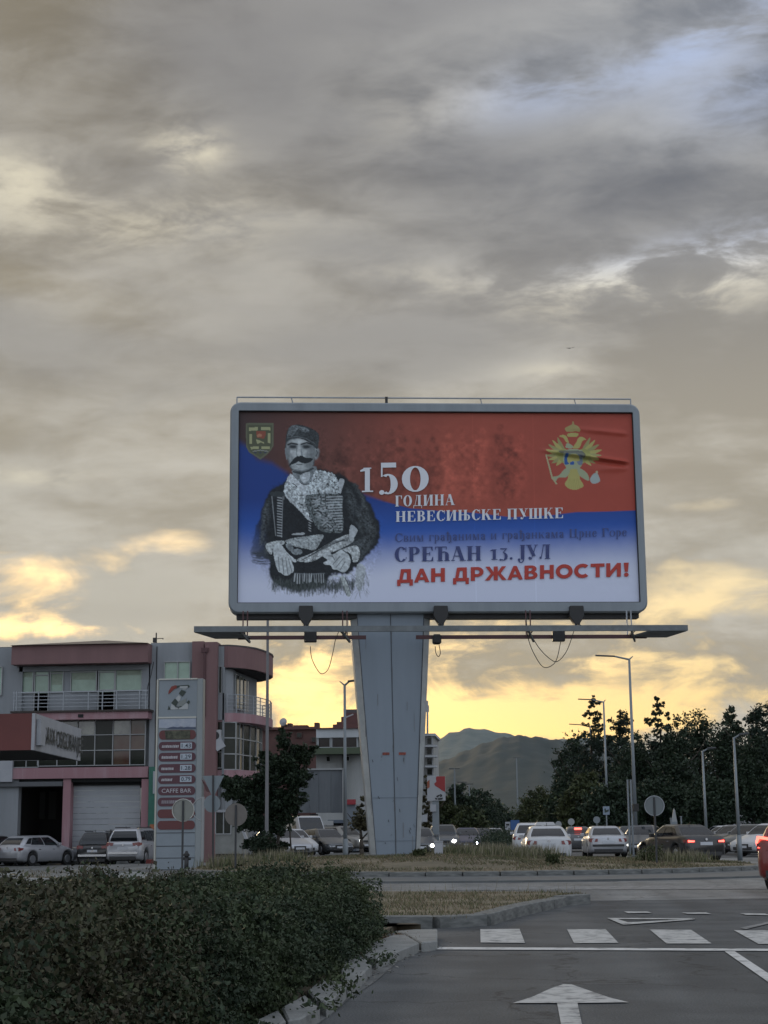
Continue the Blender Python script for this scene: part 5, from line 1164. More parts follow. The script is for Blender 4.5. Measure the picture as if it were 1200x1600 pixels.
def car(kind, paint, loc, head, label, group=None, cat='car', front=None, rear=None, hl=(0, 0), plate=True, roofsign=False, cw=1.0, name='parked_car', rearbar=None, mesh_from=None):
    k = dict(KIND[kind]); Lh = k['L'] / 2; W2 = k['W'] / 2 * cw; H = k['H']
    root = empty(name, loc, head); tag(root, label, cat, group)
    cl_ = .24 if kind == 'suv' else .19; rw = .35 if kind in ('suv', 'van', 'mpv') else .32; ra = rw + .055; wf, wr = Lh - .88, -Lh + .88
    xs = sorted(set([round(v, 4) for v in list(np.linspace(-Lh + .12, Lh - .12, 30)) + [w + d * ra for w in (wf, wr) for d in (-1.001, -.97, -.85, -.6, -.3, 0, .3, .6, .85, .97, 1.001)]]))
    def top(x): return float(np.interp(x, [-Lh, -Lh + .10, k['xd'], k['xc'], Lh - .45, Lh - .12, Lh], [k['tail'] - .12, k['tail'], k['deck'], k['cowl'], k['hood'] + .06, k['hood'] - .04, k['hood'] - .16]))
    rings = []
    def ringat(x, hw, zb, zt):
        zs_ = [zb, zb + .05, max(zb + .07, .42), max(zb + .10, .62), zt - .13, zt - .045, zt]
        for i in range(1, 7): zs_[i] = max(zs_[i], zs_[i - 1] + .008)
        fs_ = [.90, .975, .995, 1.0, .985, .94, .82]
        r = [(x, hw * f, z) for f, z in zip(fs_, zs_)] + [(x, 0, zs_[-1] + .02)]
        return r + [(x, -y, z) for _, y, z in r[-2::-1]]
    def hwx(x): t = abs(x) / Lh; return W2 * (1 - .11 * max(0, (t - .72) / .28) ** 2)
    rings.append(ringat(-Lh, W2 * .80, cl_ + .16, top(-Lh))); rings.append(ringat(-Lh + .04, W2 * .86, cl_ + .08, top(-Lh + .04) + .02))
    for x in xs:
        zb = cl_ + (.05 if abs(x) > Lh - .3 else 0)
        for w in (wf, wr):
            if abs(x - w) < ra: zb = max(zb, rw + sqrt(max(0, ra * ra - (x - w) ** 2)))
        rings.append(ringat(x, hwx(x), zb, top(x)))
    rings.append(ringat(Lh - .04, W2 * .84, cl_ + .08, top(Lh - .04))); rings.append(ringat(Lh, W2 * .74, cl_ + .16, top(Lh)))
    loft(rings).build('body', paint, root, smooth=True)
    MB().box(-Lh + .3, Lh - .3, -W2 * .82, W2 * .82, cl_ - .02, .5).build('underbody', m_dark, root)
    # cabin
    zb = k['deck'] - .05; cab = []
    hb, ht = W2 * .93, W2 * .70 if kind != 'van' else W2 * .86
    def lev(t):
        zf, zr_ = k['cowl'] - .05, k['deck'] - .05
        bul = .05 * sin(pi * t)
        return dict(xc=k['xc'] + (k['xf'] - k['xc']) * t + bul, xd=k['xd'] + (k['xr'] - k['xd']) * t - bul, h=hb + (ht - hb) * t ** 1.3 + bul * .3, zf=zf + (H - .055 - zf) * t, zr=zr_ + (H - .075 - zr_) * t)
    mb = MB(); LV = [lev(t) for t in (0, .33, .66, 1.0)]
    for l in LV: mb.v += [(l['xc'], -l['h'] * .90, l['zf']), (l['xc'], l['h'] * .90, l['zf']), (l['xc'] - .25, l['h'], l['zf']), (l['xd'] + .18, l['h'] * .98, l['zr']), (l['xd'], l['h'] * .88, l['zr']), (l['xd'], -l['h'] * .88, l['zr']), (l['xd'] + .18, -l['h'] * .98, l['zr']), (l['xc'] - .25, -l['h'], l['zf'])]
    for i in range(3):
        for j in range(8): a = i * 8 + j; b = i * 8 + (j + 1) % 8; mb.f.append((a, b, b + 8, a + 8))
    l = LV[-1]; tp = len(mb.v); xm = (l['xc'] + l['xd']) / 2
    for v in mb.v[24:32]: mb.v.append((xm + (v[0] - xm) * .86, v[1] * .82, v[2] + .045))
    for j in range(8): mb.f.append((24 + j, 24 + (j + 1) % 8, tp + (j + 1) % 8, tp + j))
    mb.f.append(tuple(range(tp, tp + 8)))
    mb.build('cabin', paint, root, smooth=False)
    def side(s, x0f, x1f, t0, t1, nm='side_window'):
        def pt(u, t):
            l = lev(t); xa_, xb_ = l['xd'] + .20, l['xc'] - .27; z = l['zr'] + (l['zf'] - l['zr']) * u
            return (xa_ + (xb_ - xa_) * u, s * (l['h'] * (.98 + .02 * u) + .012), z)
        ts = np.linspace(t0, t1, 4); m2 = MB(); m2.v = [pt(u, t) for t in ts for u in (x0f, x1f)]; m2.f = [(2 * i, 2 * i + 1, 2 * i + 3, 2 * i + 2) for i in range(3)]
        m2.build(nm, m_glass, root)
    if kind != 'van':
        for s in (-1, 1):
            side(s, .02, .235 if kind in ('wagon', 'mpv', 'suv') else .16, .22, .84); side(s, .26 if kind in ('wagon', 'mpv', 'suv') else .18, .56, .14, .90); side(s, .59, .97, .10, .90)
    else:
        for s in (-1, 1): side(s, .82, .99, .12, .72)
    def endw(key, sgn, hk, t0, t1, nm):
        ts = np.linspace(t0, t1, 4); m2 = MB()
        for t in ts:
            l = lev(t); z = l['zf' if sgn > 0 else 'zr']; x = l[key] + sgn * .012
            m2.v += [(x, -l['h'] * hk, z), (x, l['h'] * hk, z)]
        m2.f = [(2 * i, 2 * i + 1, 2 * i + 3, 2 * i + 2) for i in range(3)]; m2.build(nm, m_glass, root)
    endw('xc', 1, .84, .08, .94, 'windscreen')
    if kind != 'van': endw('xd', -1, .80, .12, .88, 'rear_window')
    # wheels
    for w in (wf, wr):
        for s in (-1, 1):
            y0_ = s * (W2 - .02); wh = MB().tube((w, y0_ - s * .22, rw), (w, y0_, rw), rw, rw, 20).build('wheel', m_tyre, root)
            MB().tube((w, y0_ - s * .02, rw), (w, y0_ + s * .012, rw), rw * .64, rw * .58, 14).build('rim', m_rim, wh)
    # lamps
    fl = front or ('off', 'off')
    for i, s in enumerate((1, -1)):
        mm_ = {'on': m_hl_on, 'blue': m_hlb_on, 'off': m_hl}[fl[i]]
        MB().slab([(Lh - .035, s * W2 * .80, k['hood'] - .10), (Lh - .01, s * W2 * .46, k['hood'] - .14), (Lh + .012, s * W2 * .46, k['hood'] - .26), (Lh - .0, s * W2 * .80, k['hood'] - .26)], (-.2, 0, 0)).build('headlight', m_hl, root)
        if fl[i] != 'off': MB().disc((Lh + .022, s * W2 * .64, k['hood'] - .19), (1, 0, 0), .082, .03, 12).build('headlight_lamp', mm_, root)
        rl_ = m_tl_on if (rear and rear[i]) else m_tl; zt_l = k['tail'] - (.10 if kind != 'mpv' else .0)
        MB().slab([(-Lh - .015, s * W2 * .52, zt_l - .03), (-Lh + .03, s * W2 * .86, zt_l), (-Lh + .02, s * W2 * .86, zt_l - .19), (-Lh - .02, s * W2 * .54, zt_l - .16)], (.16, 0, 0)).build('tail_light', m_tl, root)
        MB().slab([(-Lh + .02, s * W2 * .90, zt_l - .02), (-Lh + .26, s * (W2 * .955), zt_l - .03), (-Lh + .22, s * (W2 * .965), zt_l - .13), (-Lh + .02, s * W2 * .91, zt_l - .17)], (0, -s * .05, 0)).build('tail_light', m_tl, root)
        if rear and rear[i]:
            MB().slab([(-Lh - .03, s * W2 * .56, zt_l - .07), (-Lh + .0, s * W2 * .84, zt_l - .05), (-Lh + .0, s * W2 * .84, zt_l - .13), (-Lh - .03, s * W2 * .56, zt_l - .12)], (.02, 0, 0)).build('lit_lamp', m_tl_on, root)
        lm = lev(.12); MB().box(lm['xc'] - .42, lm['xc'] - .26, *sorted((s * (lm['h'] + .02), s * (lm['h'] + .20))), k['cowl'] - .03, k['cowl'] + .12).build('mirror', paint, root, bevel=.02)
        for xh in (.12, -.85): MB().box(xh, xh + .16, *sorted((s * W2 * .985, s * (W2 + .012))), k['cowl'] - .20, k['cowl'] - .17).build('door_handle', m_chrome if kind != 'van' else m_bump, root)
    if rear and len(rear) > 2: MB().box(k['xd'] + .25, k['xd'] + .29, -.2, .2, H - .13, H - .09).build('brake_light', m_tl_on, root); MB().box(k['xd'] + .1, k['xd'] + .15, -.22, .22, H - .2, H - .12).build('lit_lamp', m_tl_on, root)
    MB().box(Lh - .02, Lh + .012, -W2 * .40, W2 * .40, k['hood'] - .30, k['hood'] - .16).build('grille', m_bump, root)
    MB().box(Lh - .03, Lh + .006, -W2 * .62, W2 * .62, cl_ + .10, cl_ + .24).build('air_intake', m_bump, root)
    MB().box(-Lh - .012, -Lh + .06, -W2 * .72, W2 * .72, cl_ + .05, cl_ + .20).build('bumper_insert', m_bump, root)
    if rearbar: MB().box(-Lh - .03, -Lh + .1, -W2 * .80, W2 * .80, .50, .60).build('bumper_strip', rearbar, root)
    zp = k['tail'] - .28 if kind in ('sedan', 'suv', 'mpv', 'wagon', 'hatch') else .6
    MB().box(-Lh - .025, -Lh + .05, -.26, .26, zp - .06, zp + .06).build('number_plate', m_plate, root)
    MB().box(Lh - .02, Lh + .024, -.26, .26, .38, .49).build('number_plate', m_plate, root)
    MB().disc((-Lh - .015, 0, zp + .16), (1, 0, 0), .05, .03, 10).build('badge', m_chrome, root)
    if kind in ('wagon', 'suv', 'mpv'):
        for s in (-1, 1): MB().tube((k['xf'] - .2, s * ht * .84, H + .025), (k['xr'] + .1, s * ht * .84, H + .02), .022, n=6).build('roof_rail', m_bump, root)
    if roofsign: MB().slab([(.10, -.42, H), (.10, .42, H), (.10, .34, H + .13), (.10, -.34, H + .13)], (-.2, 0, 0)).build('roof_sign', mat('roof sign white', (.5, .5, .5), .4), root, bevel=.01)
    if kind != 'van': MB().tube((k['xr'] + .15, 0, H - .02), (k['xr'] + .02, 0, H + .09), .012, n=5).build('antenna', m_bump, root)
    return root
Pt = lambda n_, cl_, r=.28: paint_mat(n_, cl_, r)
p_white = Pt('white', (.50, .51, .52)); p_silver = mat('paint silver', (.40, .41, .43), .32, .45, coat=.4); p_grey = mat('paint grey', (.10, .105, .11), .32, .5, coat=.4)
p_black = Pt('black', G(.012)); p_blue = Pt('dark blue', (.012, .014, .05)); p_red = Pt('red', (.16, .012, .009)); p_dgrn = Pt('dark teal', (.02, .03, .032)); p_sand = mat('paint champagne', (.22, .215, .20), .33, .5, coat=.4)
H90 = pi / 2
def cx_at(px, Y): return (XA(px, Y), Y, 0)
car('sedan', p_white, (XA(852, 66), 66, 0), H90 + radians(3), 'white sedan with a white roof sign seen from behind, beyond the island weeds', 'cars leaving the roundabout', roofsign=True, name='car')
car('sedan', p_silver, (XA(942.5, 78), 78, 0), H90 + radians(3), 'silver sedan seen squarely from behind between the white sedan and the black sedan', 'cars leaving the roundabout', name='car', rearbar=m_bump)
car('hatch', p_grey, (XA(902, 98), 98, 0), H90, 'grey hatchback with its high brake light lit, between the white and silver sedans', 'cars leaving the roundabout', rear=(0, 0, 1), name='car')
car('suv', p_white, (XA(829, 84), 84, 0), H90, 'pale car mostly hidden behind the left side of the white sedan', 'cars leaving the roundabout', name='car')
car('sedan', p_black, (XA(1061, 66), 66, 0), H90 + radians(21), 'black sedan with both tail lights lit, turning at the right of the island', 'cars leaving the roundabout', rear=(1, 1), name='car')
car('hatch', p_grey, (XA(1004, 84), 84, 0), -H90 - radians(12), 'dark grey hatchback facing the road behind the front of the black sedan', front=('off', 'on'), name='car')
car('hatch', p_dgrn, (XA(985, 100), 100, 0), -H90, 'dark small car between the silver sedan and the lamp post', name='car')
# red car on the right
rcar = car('suv', p_red, (0, 0, 0), radians(62), 'red hatchback cut by the right edge of the picture with a lit tail light', rear=(0, 0), name='car')
h_ = radians(62); off_ = Vector((-2.20, .86)); off_ = Vector((off_.x * cos(h_) - off_.y * sin(h_), off_.x * sin(h_) + off_.y * cos(h_)))
rcar.location = (XA(1179.5, 32.8) - off_.x, 32.8 - off_.y, 0)
for q in ([(-2.13, .47, .93), (-2.04, .80, .97), (-2.02, .80, .92), (-2.12, .50, .885)], [(-2.04, .80, .97), (-1.94, .865, .88), (-1.98, .86, .83), (-2.04, .79, .90)], [(-1.94, .865, .88), (-2.10, .79, .74), (-2.13, .74, .74), (-2.00, .85, .86)]):
    MB().slab([(a - .10, b + .045, c2 + .13) for a, b, c2 in q], (.04, -.03, 0)).build('lit_lamp', m_tl_on, rcar)
# forecourt cars, left
zf_ = -.22
g_ = 'cars parked before the station building'
car('hatch', p_silver, (XA(60, 80), 80, zf_), H90 - radians(27), 'silver car parked at the far left of the roller door', g_, rear=(0, 0))
car('hatch', p_black, (XA(-8, 80), 80, zf_), H90 - radians(20), 'dark car cut by the left edge of the picture beside the silver one', g_)
car('mpv', p_black, (XA(166, 83), 83, zf_ - .1), H90 - radians(2), 'black people carrier parked against the left side of the silver one', g_, rearbar=m_chrome)
car('mpv', p_silver, (XA(216, 78.5), 78.5, zf_ + .06), H90 - radians(4), 'silver people carrier parked beside the totem with a bright bumper', g_, rearbar=m_chrome)
# cars behind the trees, left of the pylon
g_ = 'cars parked between the left tree and the pylon'
car('van', p_white, (XA(472, 97), 97, 0), -H90 + radians(28), 'white van with a large windscreen under the small billboard', g_, cat='van', cw=.95)
car('hatch', p_silver, (XA(441, 88), 88, 0), -H90 + radians(36), 'silver hatchback glinting behind the bushes of the left tree', g_, front=('off', 'off'))
car('hatch', p_white, (XA(456, 92), 92, 0), -H90 + radians(30), 'small white car half hidden before the white van', g_, front=('off', 'off'))
car('hatch', p_grey, (XA(507, 93), 93, 0), -H90 + radians(34), 'grey hatchback between the white van and the champagne crossover', g_)
car('suv', p_sand, (XA(534, 106), 106, 0), radians(-36), 'champagne crossover seen from its side with one headlight lit beside the pylon', g_, front=('off', 'on'))
# oncoming cars, right of the pylon
g_ = 'oncoming cars right of the pylon'
car('hatch', p_grey, (XA(654, 88), 88, 0), -H90 + radians(8), 'dark car half hidden by the pylon with a glaring headlight', g_, front=('on', 'on'), name='car')
car('suv', p_grey, (XA(692, 96), 96, 0), -H90 + radians(4), 'grey car with warm headlights behind the small white box', g_, front=('on', 'on'), name='car')
car('hatch', p_blue, (XA(729, 104), 104, 0), -H90 + radians(4), 'dark blue car with one bluish headlight bright', g_, front=('blue', 'off'), name='car')
car('hatch', p_black, (XA(753, 118), 118, 0), -H90 + radians(4), 'black car queuing just behind the dark blue one', g_, front=('off', 'on'), name='car')
car('wagon', p_silver, (XA(771, 134), 134, 0), -H90 + radians(4), 'silver car last in the oncoming queue', g_, front=('on', 'off'), name='car')
# car park on the right
g_ = 'cars in the car park at the right'
lot = [('hatch', p_white, 1206, 77, 'white car nearest in the car park row, beside the red hatchback'), ('sedan', p_dgrn, 1176, 82, 'dark car second in the car park row'), ('hatch', p_silver, 1172, 87.5, 'silver car third in the car park row'),
       ('sedan', p_grey, 1152, 93, 'grey car fourth in the car park row, behind the lamp post'), ('hatch', p_silver, 1146, 99, 'silver car fifth in the car park row'), ('sedan', p_white, 1135, 106, 'white sedan sixth in the car park row'),
       ('hatch', p_silver, 1128, 113, 'silver car last in the car park row, above the black sedan')]
for kd, pt_, px, Y, lb in lot: car(kd, pt_, (XA(px, Y), Y, 0), -H90 - radians(48), lb, g_)
for kd, pt_, px, Y, lb in (('hatch', p_white, 1190, 121, 'white car at the back of the car park, right of the van'), ('sedan', p_silver, 1218, 95, 'silver car at the right edge behind the nearest white car')): car(kd, pt_, (XA(px, Y), Y, 0), -H90 - radians(48), lb, g_)
car('van', p_white, (XA(1133, 124), 124, 0), radians(176), 'white van parked side on at the back of the car park', cat='van', name='parked_van')
# ------------------------------------------------------------------ vegetation
def leafmat(name, c1_, c2_, vs=.5, isl=.45, tr=.25):
    m = mat(name, c1_, .6, col2=c2_, vs=vs, island=isl, spec=.25)
    return m
m_bark = mat('bark', (.055, .045, .035), .95, var=.3, vs=8)
m_leafA = leafmat('dark broad leaves', (.013, .026, .014), (.028, .044, .022), isl=.25); m_leafB = leafmat('olive leaves', (.030, .042, .016), (.060, .070, .026)); m_leafC = leafmat('spruce needles', (.011, .022, .015), (.023, .038, .023), isl=.25)
m_leafD = leafmat('brown green leaves', (.045, .040, .018), (.060, .055, .03)); m_hedge = leafmat('hedge leaves', (.018, .032, .018), (.052, .068, .028), vs=1.0, isl=.32); m_hedge2 = leafmat('hedge brown leaves', (.055, .045, .028), (.045, .052, .024), vs=2, isl=.5)
m_corem = mat('hedge inner twigs', (.014, .020, .010), 1, col2=(.035, .042, .02), vs=9)
def leafmesh(name, P, size, m_, parent=None, seed=0, flat=0.0, aspect=.55, szv=.4):
    rg = np.random.default_rng(seed); n = len(P)
    a = rg.normal(size=(n, 3)); a /= np.linalg.norm(a, axis=1)[:, None]; b = rg.normal(size=(n, 3)); b[:, 2] *= (1 - flat)
    b -= a * (a * b).sum(1)[:, None]; b /= np.linalg.norm(b, axis=1)[:, None]
    s = size * (1 + szv * (rg.random(n) * 2 - 1))[:, None]
    V_ = np.stack([P - a * s * .5, P + b * s * aspect * .5 - a * s * .05, P + a * s * .5, P - b * s * aspect * .5 - a * s * .05], 1).reshape(-1, 3)
    Q = np.arange(4 * n).reshape(-1, 4)
    return npmesh(name, V_, Q, m_, parent)
def crown_pts(lobes, n, seed, clump=.22, per=45):
    """leaf positions: twig clumps scattered through the shells of the lobes"""
    rg = np.random.default_rng(seed); out = []
    vol = np.array([l[3] * l[4] * l[5] for l in lobes]) ** .67; vol /= vol.sum()
    for l, w in zip(lobes, vol):
        k = max(3, int(n * w / per)); d = rg.normal(size=(k, 3)); d /= np.linalg.norm(d, axis=1)[:, None]
        r = rg.random(k) ** .45 * (1 + .16 * rg.normal(size=k)); c_ = np.array(l[:3]) + d * r[:, None] * np.array(l[3:6])
        sz = clump * np.mean(l[3:6]) * (.6 + .8 * rg.random(k))
        p = c_[:, None, :] + rg.normal(size=(k, per, 3)) * sz[:, None, None] * np.array([.62, .62, .45])
        out.append(p.reshape(-1, 3))
    return np.concatenate(out)
def trunk(h, r, seed, forks=5, spread=.5, top=.7):
    random.seed(seed); mb = MB(); x = y = 0; pts = [(0, 0, -.1)]
    for i in range(1, 6): x += random.uniform(-.06, .06) * h * .2; y += random.uniform(-.06, .06) * h * .2; pts.append((x, y, h * top * i / 5))
    for i, (a, b) in enumerate(zip(pts, pts[1:])): mb.tube(a, b, r * (1 - i * .15), r * (1 - (i + 1) * .15), 7)
    for k in range(forks):
        s = random.uniform(.35, 1) * top * h; i = min(4, int(s / (h * top) * 5)); p = Vector(pts[i]); t = random.uniform(0, 6.28); l = spread * h * random.uniform(.3, .6)
        q = p + Vector((cos(t) * l * .6, sin(t) * l * .6, l * .6)); mb.tube(p, q, r * .4, r * .2, 5); q2 = q + Vector((cos(t + .5) * l * .4, sin(t + .5) * l * .4, l * .5)); mb.tube(q, q2, r * .2, r * .07, 5)
    return mb
_tm = {}
def tree(name, label, px, Y, htop_py, width_px, m_, kind, group=None, seed=1, n=5200, lsz=.30, base_z=-.3, low=.12, yoff=0):
    """a tree standing at photo column px and distance Y whose top reaches photo row htop_py"""
    X = XA(px, Y); Zt = at(px, htop_py, Y).z; h = Zt - base_z; w = width_px / 2549 * Y / 2
    root = empty(name, (X, Y, base_z)); tag(root, label, 'tree', group); random.seed(seed)
    lobes = []
    if kind == 'round':
        for i in range(9): t = random.uniform(0, 6.28); r = random.uniform(.1, .55) * w; z = random.uniform(.25, .78) * h; s = random.uniform(.35, .55) * w * (1.15 - abs(z / h - .5)); lobes.append((r * cos(t), r * sin(t) * .8, z, s, s * .9, s * random.uniform(.6, .9) * min(1.2, h / (2 * w))))
        lobes.append((0, 0, h * .82, w * .45, w * .4, h * .17)); lobes.append((0, 0, h * .5, w * .8, w * .65, h * .38))
    elif kind == 'tall':
        for i in range(11): z = (.14 + .78 * i / 10) * h; s = w * (.95 - .5 * (i / 10) ** 1.6) * random.uniform(.6, .9); t = random.uniform(0, 6.28); lobes.append((.3 * w * cos(t), .3 * w * sin(t), z, s, s, h * .09))
    elif kind == 'pine':
        for i in range(11):
            k = i / 14; z = (.10 + .84 * k) * h; rr = w * (1 - k) ** .6 + .10 * w
            for j in range(6): t = random.uniform(0, 6.28); d = rr * random.uniform(.2, .75); lobes.append((d * cos(t), d * sin(t), z + random.uniform(-.03, .03) * h, rr * .46, rr * .46, h * .05))
        ax = random.uniform(-.08, .08) * w
        for lv in range(8):
            k = .70 + .29 * lv / 7; wk = w * (.55 * ((1 - k) / .30) ** .6 + .03)
            for j in range(4 if lv < 6 else 2):
                d = wk * random.uniform(.1, 1.0) * random.choice((-1, 1)); r_ = (.18 - .09 * lv / 7) * w * random.uniform(.7, 1.2); lobes.append((ax + d, random.uniform(-1, 1) * wk, h * (k + random.uniform(-.015, .02)), r_, r_, h * random.uniform(.018, .034)))
            lobes.append((ax, 0, h * k, wk * .3 + .04 * w, wk * .3 + .04 * w, h * .022))
    P = crown_pts(lobes, n, seed, .28 if kind != 'pine' else .34, 40 if kind != 'pine' else 22)
    P = P[(P[:, 2] > low * h)]
    leafmesh('crown', P, lsz, m_, root, seed)
    trunk(h, max(.12, h * .022), seed, 0 if kind == 'pine' else 5, top=.80 if kind == 'pine' else .7).build('trunk', m_bark, root, smooth=True)
    return root
# the tree in front of the station building
lt = empty('leafy_tree', (XA(424, 62), 62, .0)); tag(lt, 'dark leafy tree with a leaning top between the curved balcony and the small billboard', 'tree')
s_ = 62 / 2549
def lo_(px, py, rx, ry, dy=0.0): p = at(px, py, 62); return (p.x - lt.location.x, dy, p.z, rx * s_, rx * s_ * .9, ry * s_)
lob = [lo_(447, 1160, 15, 14), lo_(470, 1178, 18, 16), lo_(450, 1190, 26, 18), lo_(418, 1185, 16, 12), lo_(425, 1210, 34, 22), lo_(462, 1215, 24, 20), lo_(385, 1235, 26, 22), lo_(410, 1252, 40, 24), lo_(455, 1250, 22, 20),
       lo_(365, 1232, 20, 18), lo_(395, 1285, 26, 14), lo_(430, 1290, 22, 16), lo_(352, 1222, 10, 9), lo_(490, 1172, 10, 6), lo_(440, 1145, 6, 8), lo_(400, 1320, 22, 12, .5), lo_(428, 1322, 20, 11, .5), lo_(448, 1272, 16, 16)]
leafmesh('crown', crown_pts(lob, 30000, 5, .24, 34), .135, m_leafA, lt, 5)
tk_ = MB()
for a, b, r in (((424, 1342), (420, 1270), .11), ((420, 1270), (440, 1200), .08), ((440, 1200), (455, 1160), .05), ((420, 1270), (385, 1232), .06), ((440, 1200), (478, 1178), .04), ((432, 1338), (438, 1280), .07), ((438, 1280), (460, 1230), .05), ((455, 1330), (452, 1285), .035)):
    p, q = at(*a, 62) - lt.location, at(*b, 62) - lt.location; tk_.tube(p, q, r, r * .75, 7)
tk_.build('trunk', m_bark, lt, smooth=True)
tree('bush', 'low green bushes at the foot of the left tree', 410, 58, 1296, 70, m_leafA, 'round', seed=21, n=4200, lsz=.10, base_z=-.1, low=.02)
tree('street_tree', 'thin brownish tree against the left edge of the pylon', 566, 80, 1237, 40, m_leafD, 'round', seed=31, n=2600, lsz=.16, base_z=0, low=.42)
tree('street_tree', 'brownish tree squeezed between the pylon and the red flag sign', 668, 98, 1212, 26, m_leafD, 'tall', seed=33, n=1800, lsz=.18, base_z=0, low=.25)
# middle distance left of the boulevard
g_ = 'trees along the left of the boulevard'
for px, Y, ty, w, mm_, kd, sd, lb in ((716, 170, 1219, 74, m_leafA, 'round', 41, 'dark round tree right of the red flag sign'), (752, 200, 1228, 84, m_leafA, 'round', 42, 'widest dark tree left of the tall central pole'), (700, 150, 1246, 60, m_leafB, 'round', 43, 'lower olive tree beneath the red flag sign'),
                                      (778, 230, 1248, 50, m_leafA, 'round', 44, 'rightmost tree of the left row, nearest the central pole'), (738, 140, 1262, 70, m_leafB, 'round', 45, 'low olive tree above the dark blue car')):
    tree('broadleaf_tree', lb, px, Y, ty, w, mm_, kd, g_, sd, 7000, .36, low=.05)
# right of the boulevard
g_ = 'trees on the right side of the boulevard'
for px, Y, ty, w, mm_, kd, sd, lb in (
        (842, 190, 1226, 70, m_leafB, 'round', 51, 'yellowish green tree just right of the central pole'), (868, 160, 1236, 66, m_leafB, 'round', 52, 'olive tree above the grey hatchback'), (884, 135, 1213, 60, m_leafA, 'round', 53, 'round tree below the second street lamp arm'),
        (905, 150, 1140, 74, m_leafA, 'round', 54, 'dark tree whose top stands left of the tall lamp'), (932, 140, 1093, 88, m_leafC, 'pine', 55, 'tall conifer with upright candles behind the second lamp'), (975, 138, 1114, 80, m_leafC, 'tall', 56, 'tree directly behind the tall street lamp'),
        (1037, 134, 1091, 96, m_leafC, 'pine', 57, 'open topped conifer right of the tall street lamp'), (1000, 128, 1138, 110, m_leafA, 'round', 58, 'broad dark crown between the two conifers'), (915, 122, 1200, 90, m_leafB, 'round', 59, 'olive crown low down behind the silver sedan'),
        (1062, 126, 1122, 96, m_leafA, 'round', 60, 'dark crown right of the open topped conifer'), (1098, 132, 1107, 112, m_leafA, 'round', 61, 'wide domed tree behind the two short lamps'), (1140, 128, 1126, 84, m_leafA, 'round', 62, 'lower crown right of the short lamps'),
        (1150, 138, 1110, 60, m_leafA, 'tall', 63, 'narrow tree rising over the rightmost short lamp'), (1196, 120, 1092, 84, m_leafC, 'round', 64, 'tallest tree at the right edge of the picture'), (1180, 116, 1150, 70, m_leafA, 'round', 65, 'lower dark tree at the right edge'),
        (1240, 126, 1090, 110, m_leafA, 'round', 66, 'big tree cut by the right edge of the picture'), (960, 116, 1215, 110, m_leafA, 'round', 67, 'dark shrubby tree behind the black sedan'), (1040, 118, 1205, 120, m_leafA, 'round', 68, 'dark tree directly behind the round sign back'), (1110, 116, 1210, 120, m_leafA, 'round', 69, 'dark tree behind the white van'),
        (878, 190, 1172, 44, m_leafA, 'tall', 70, 'far narrow tree at the foot of the hills')):
    tree('conifer' if kd == 'pine' else 'broadleaf_tree', lb, px, Y, ty, w, mm_, kd, g_, sd, 14000, .25 if kd != 'pine' else .23, low=.02)
# far treeline both sides: one mass
rg = np.random.default_rng(3); TL = []
for i in range(150):
    px = rg.uniform(640, 1300) if i % 3 else rg.uniform(-200, 640); Y = rg.uniform(300, 520); X = XA(px, Y); h = rg.uniform(5, 9); TL.append((X, Y, h * .5 - .5, h * .6, h * .5, h * .5))
tag(leafmesh('treeline', crown_pts(TL, 26000, 9, .25, 30), 1.3, m_leafA, None, 9), 'far line of trees at the foot of the hills', 'treeline', kind='stuff')
# boundary hedge in the boulevard median behind the weeds
md = [(XA(px, 78 + i * 6), 78 + i * 6, .55 + .1 * (i % 3), .9, 3.0, .6) for i, px in enumerate((752, 764, 772, 778, 783, 787, 790, 792, 794))]
tag(leafmesh('median_hedge', crown_pts(md, 9000, 12, .25, 30), .10, m_leafA, None, 12), 'dark clipped hedge running down the middle of the boulevard', 'hedge')

# ------------------------------------------------------------------ the big foreground hedge
hd = empty('hedge', (-6, 12, 0)); tag(hd, 'long dense green hedge filling the roadside verge in the foreground', 'hedge')
rg = np.random.default_rng(77)
def hright(y): return np.interp(y, [5, 10, 14, 17, 18.6, 19.4], [-1.78, -1.80, -1.78, -1.72, -1.85, -2.35])
gn = vnoise((300, 300), (16, 16), rg); gn2 = vnoise((300, 300), (52, 52), rg); gn3 = vnoise((300, 300), (7, 7), rg)
def gsm(g_, x, y): i = np.clip(((y - 4.4) / 16 * 299).astype(int), 0, 299); j = np.clip(((x + 12.5) / 12 * 299).astype(int), 0, 299); return g_[i, j]
def htop(x, y):
    e = np.clip((hright(y) - x) / .55, 0, 1); e2 = np.clip((19.4 - y) / .7, 0, 1); ed = np.sqrt(1 - (1 - e) ** 2) * np.sqrt(1 - (1 - e2) ** 2)
    base = np.interp(x, [-12, -6.6, -5.8, -5.0, -4.2, -3.4, -2.5], [.75, .72, .64, .50, .56, .68, .80]) + np.where(y < 15, np.interp(y, [5, 15], [.06, 0]), 0)
    return (base + np.interp(x, [-3.2, -1.9], [0, -.07]) + .34 * (gsm(gn, x, y) - .5) + .26 * (gsm(gn2, x, y) - .5) + .16 * (gsm(gn3, x, y) - .5)) * (.22 + .78 * ed ** .8)
nx = 230; ny = 280
xs = np.linspace(-10, -1.6, nx); ys = np.linspace(4.4, 19.4, ny); XX, YY = np.meshgrid(xs, ys); XX = np.minimum(XX, hright(YY)); Hh_ = htop(XX, YY)
core = np.stack([XX + 6 - .2, YY - 12, np.maximum(Hh_ - .17, .02)], -1).reshape(-1, 3); iq = (np.arange(ny - 1)[:, None] * nx + np.arange(nx - 1)[None]).ravel()
npmesh('branches_core', core, np.stack([iq, iq + 1, iq + nx + 1, iq + nx], 1), m_corem, hd)
N_ = 560000
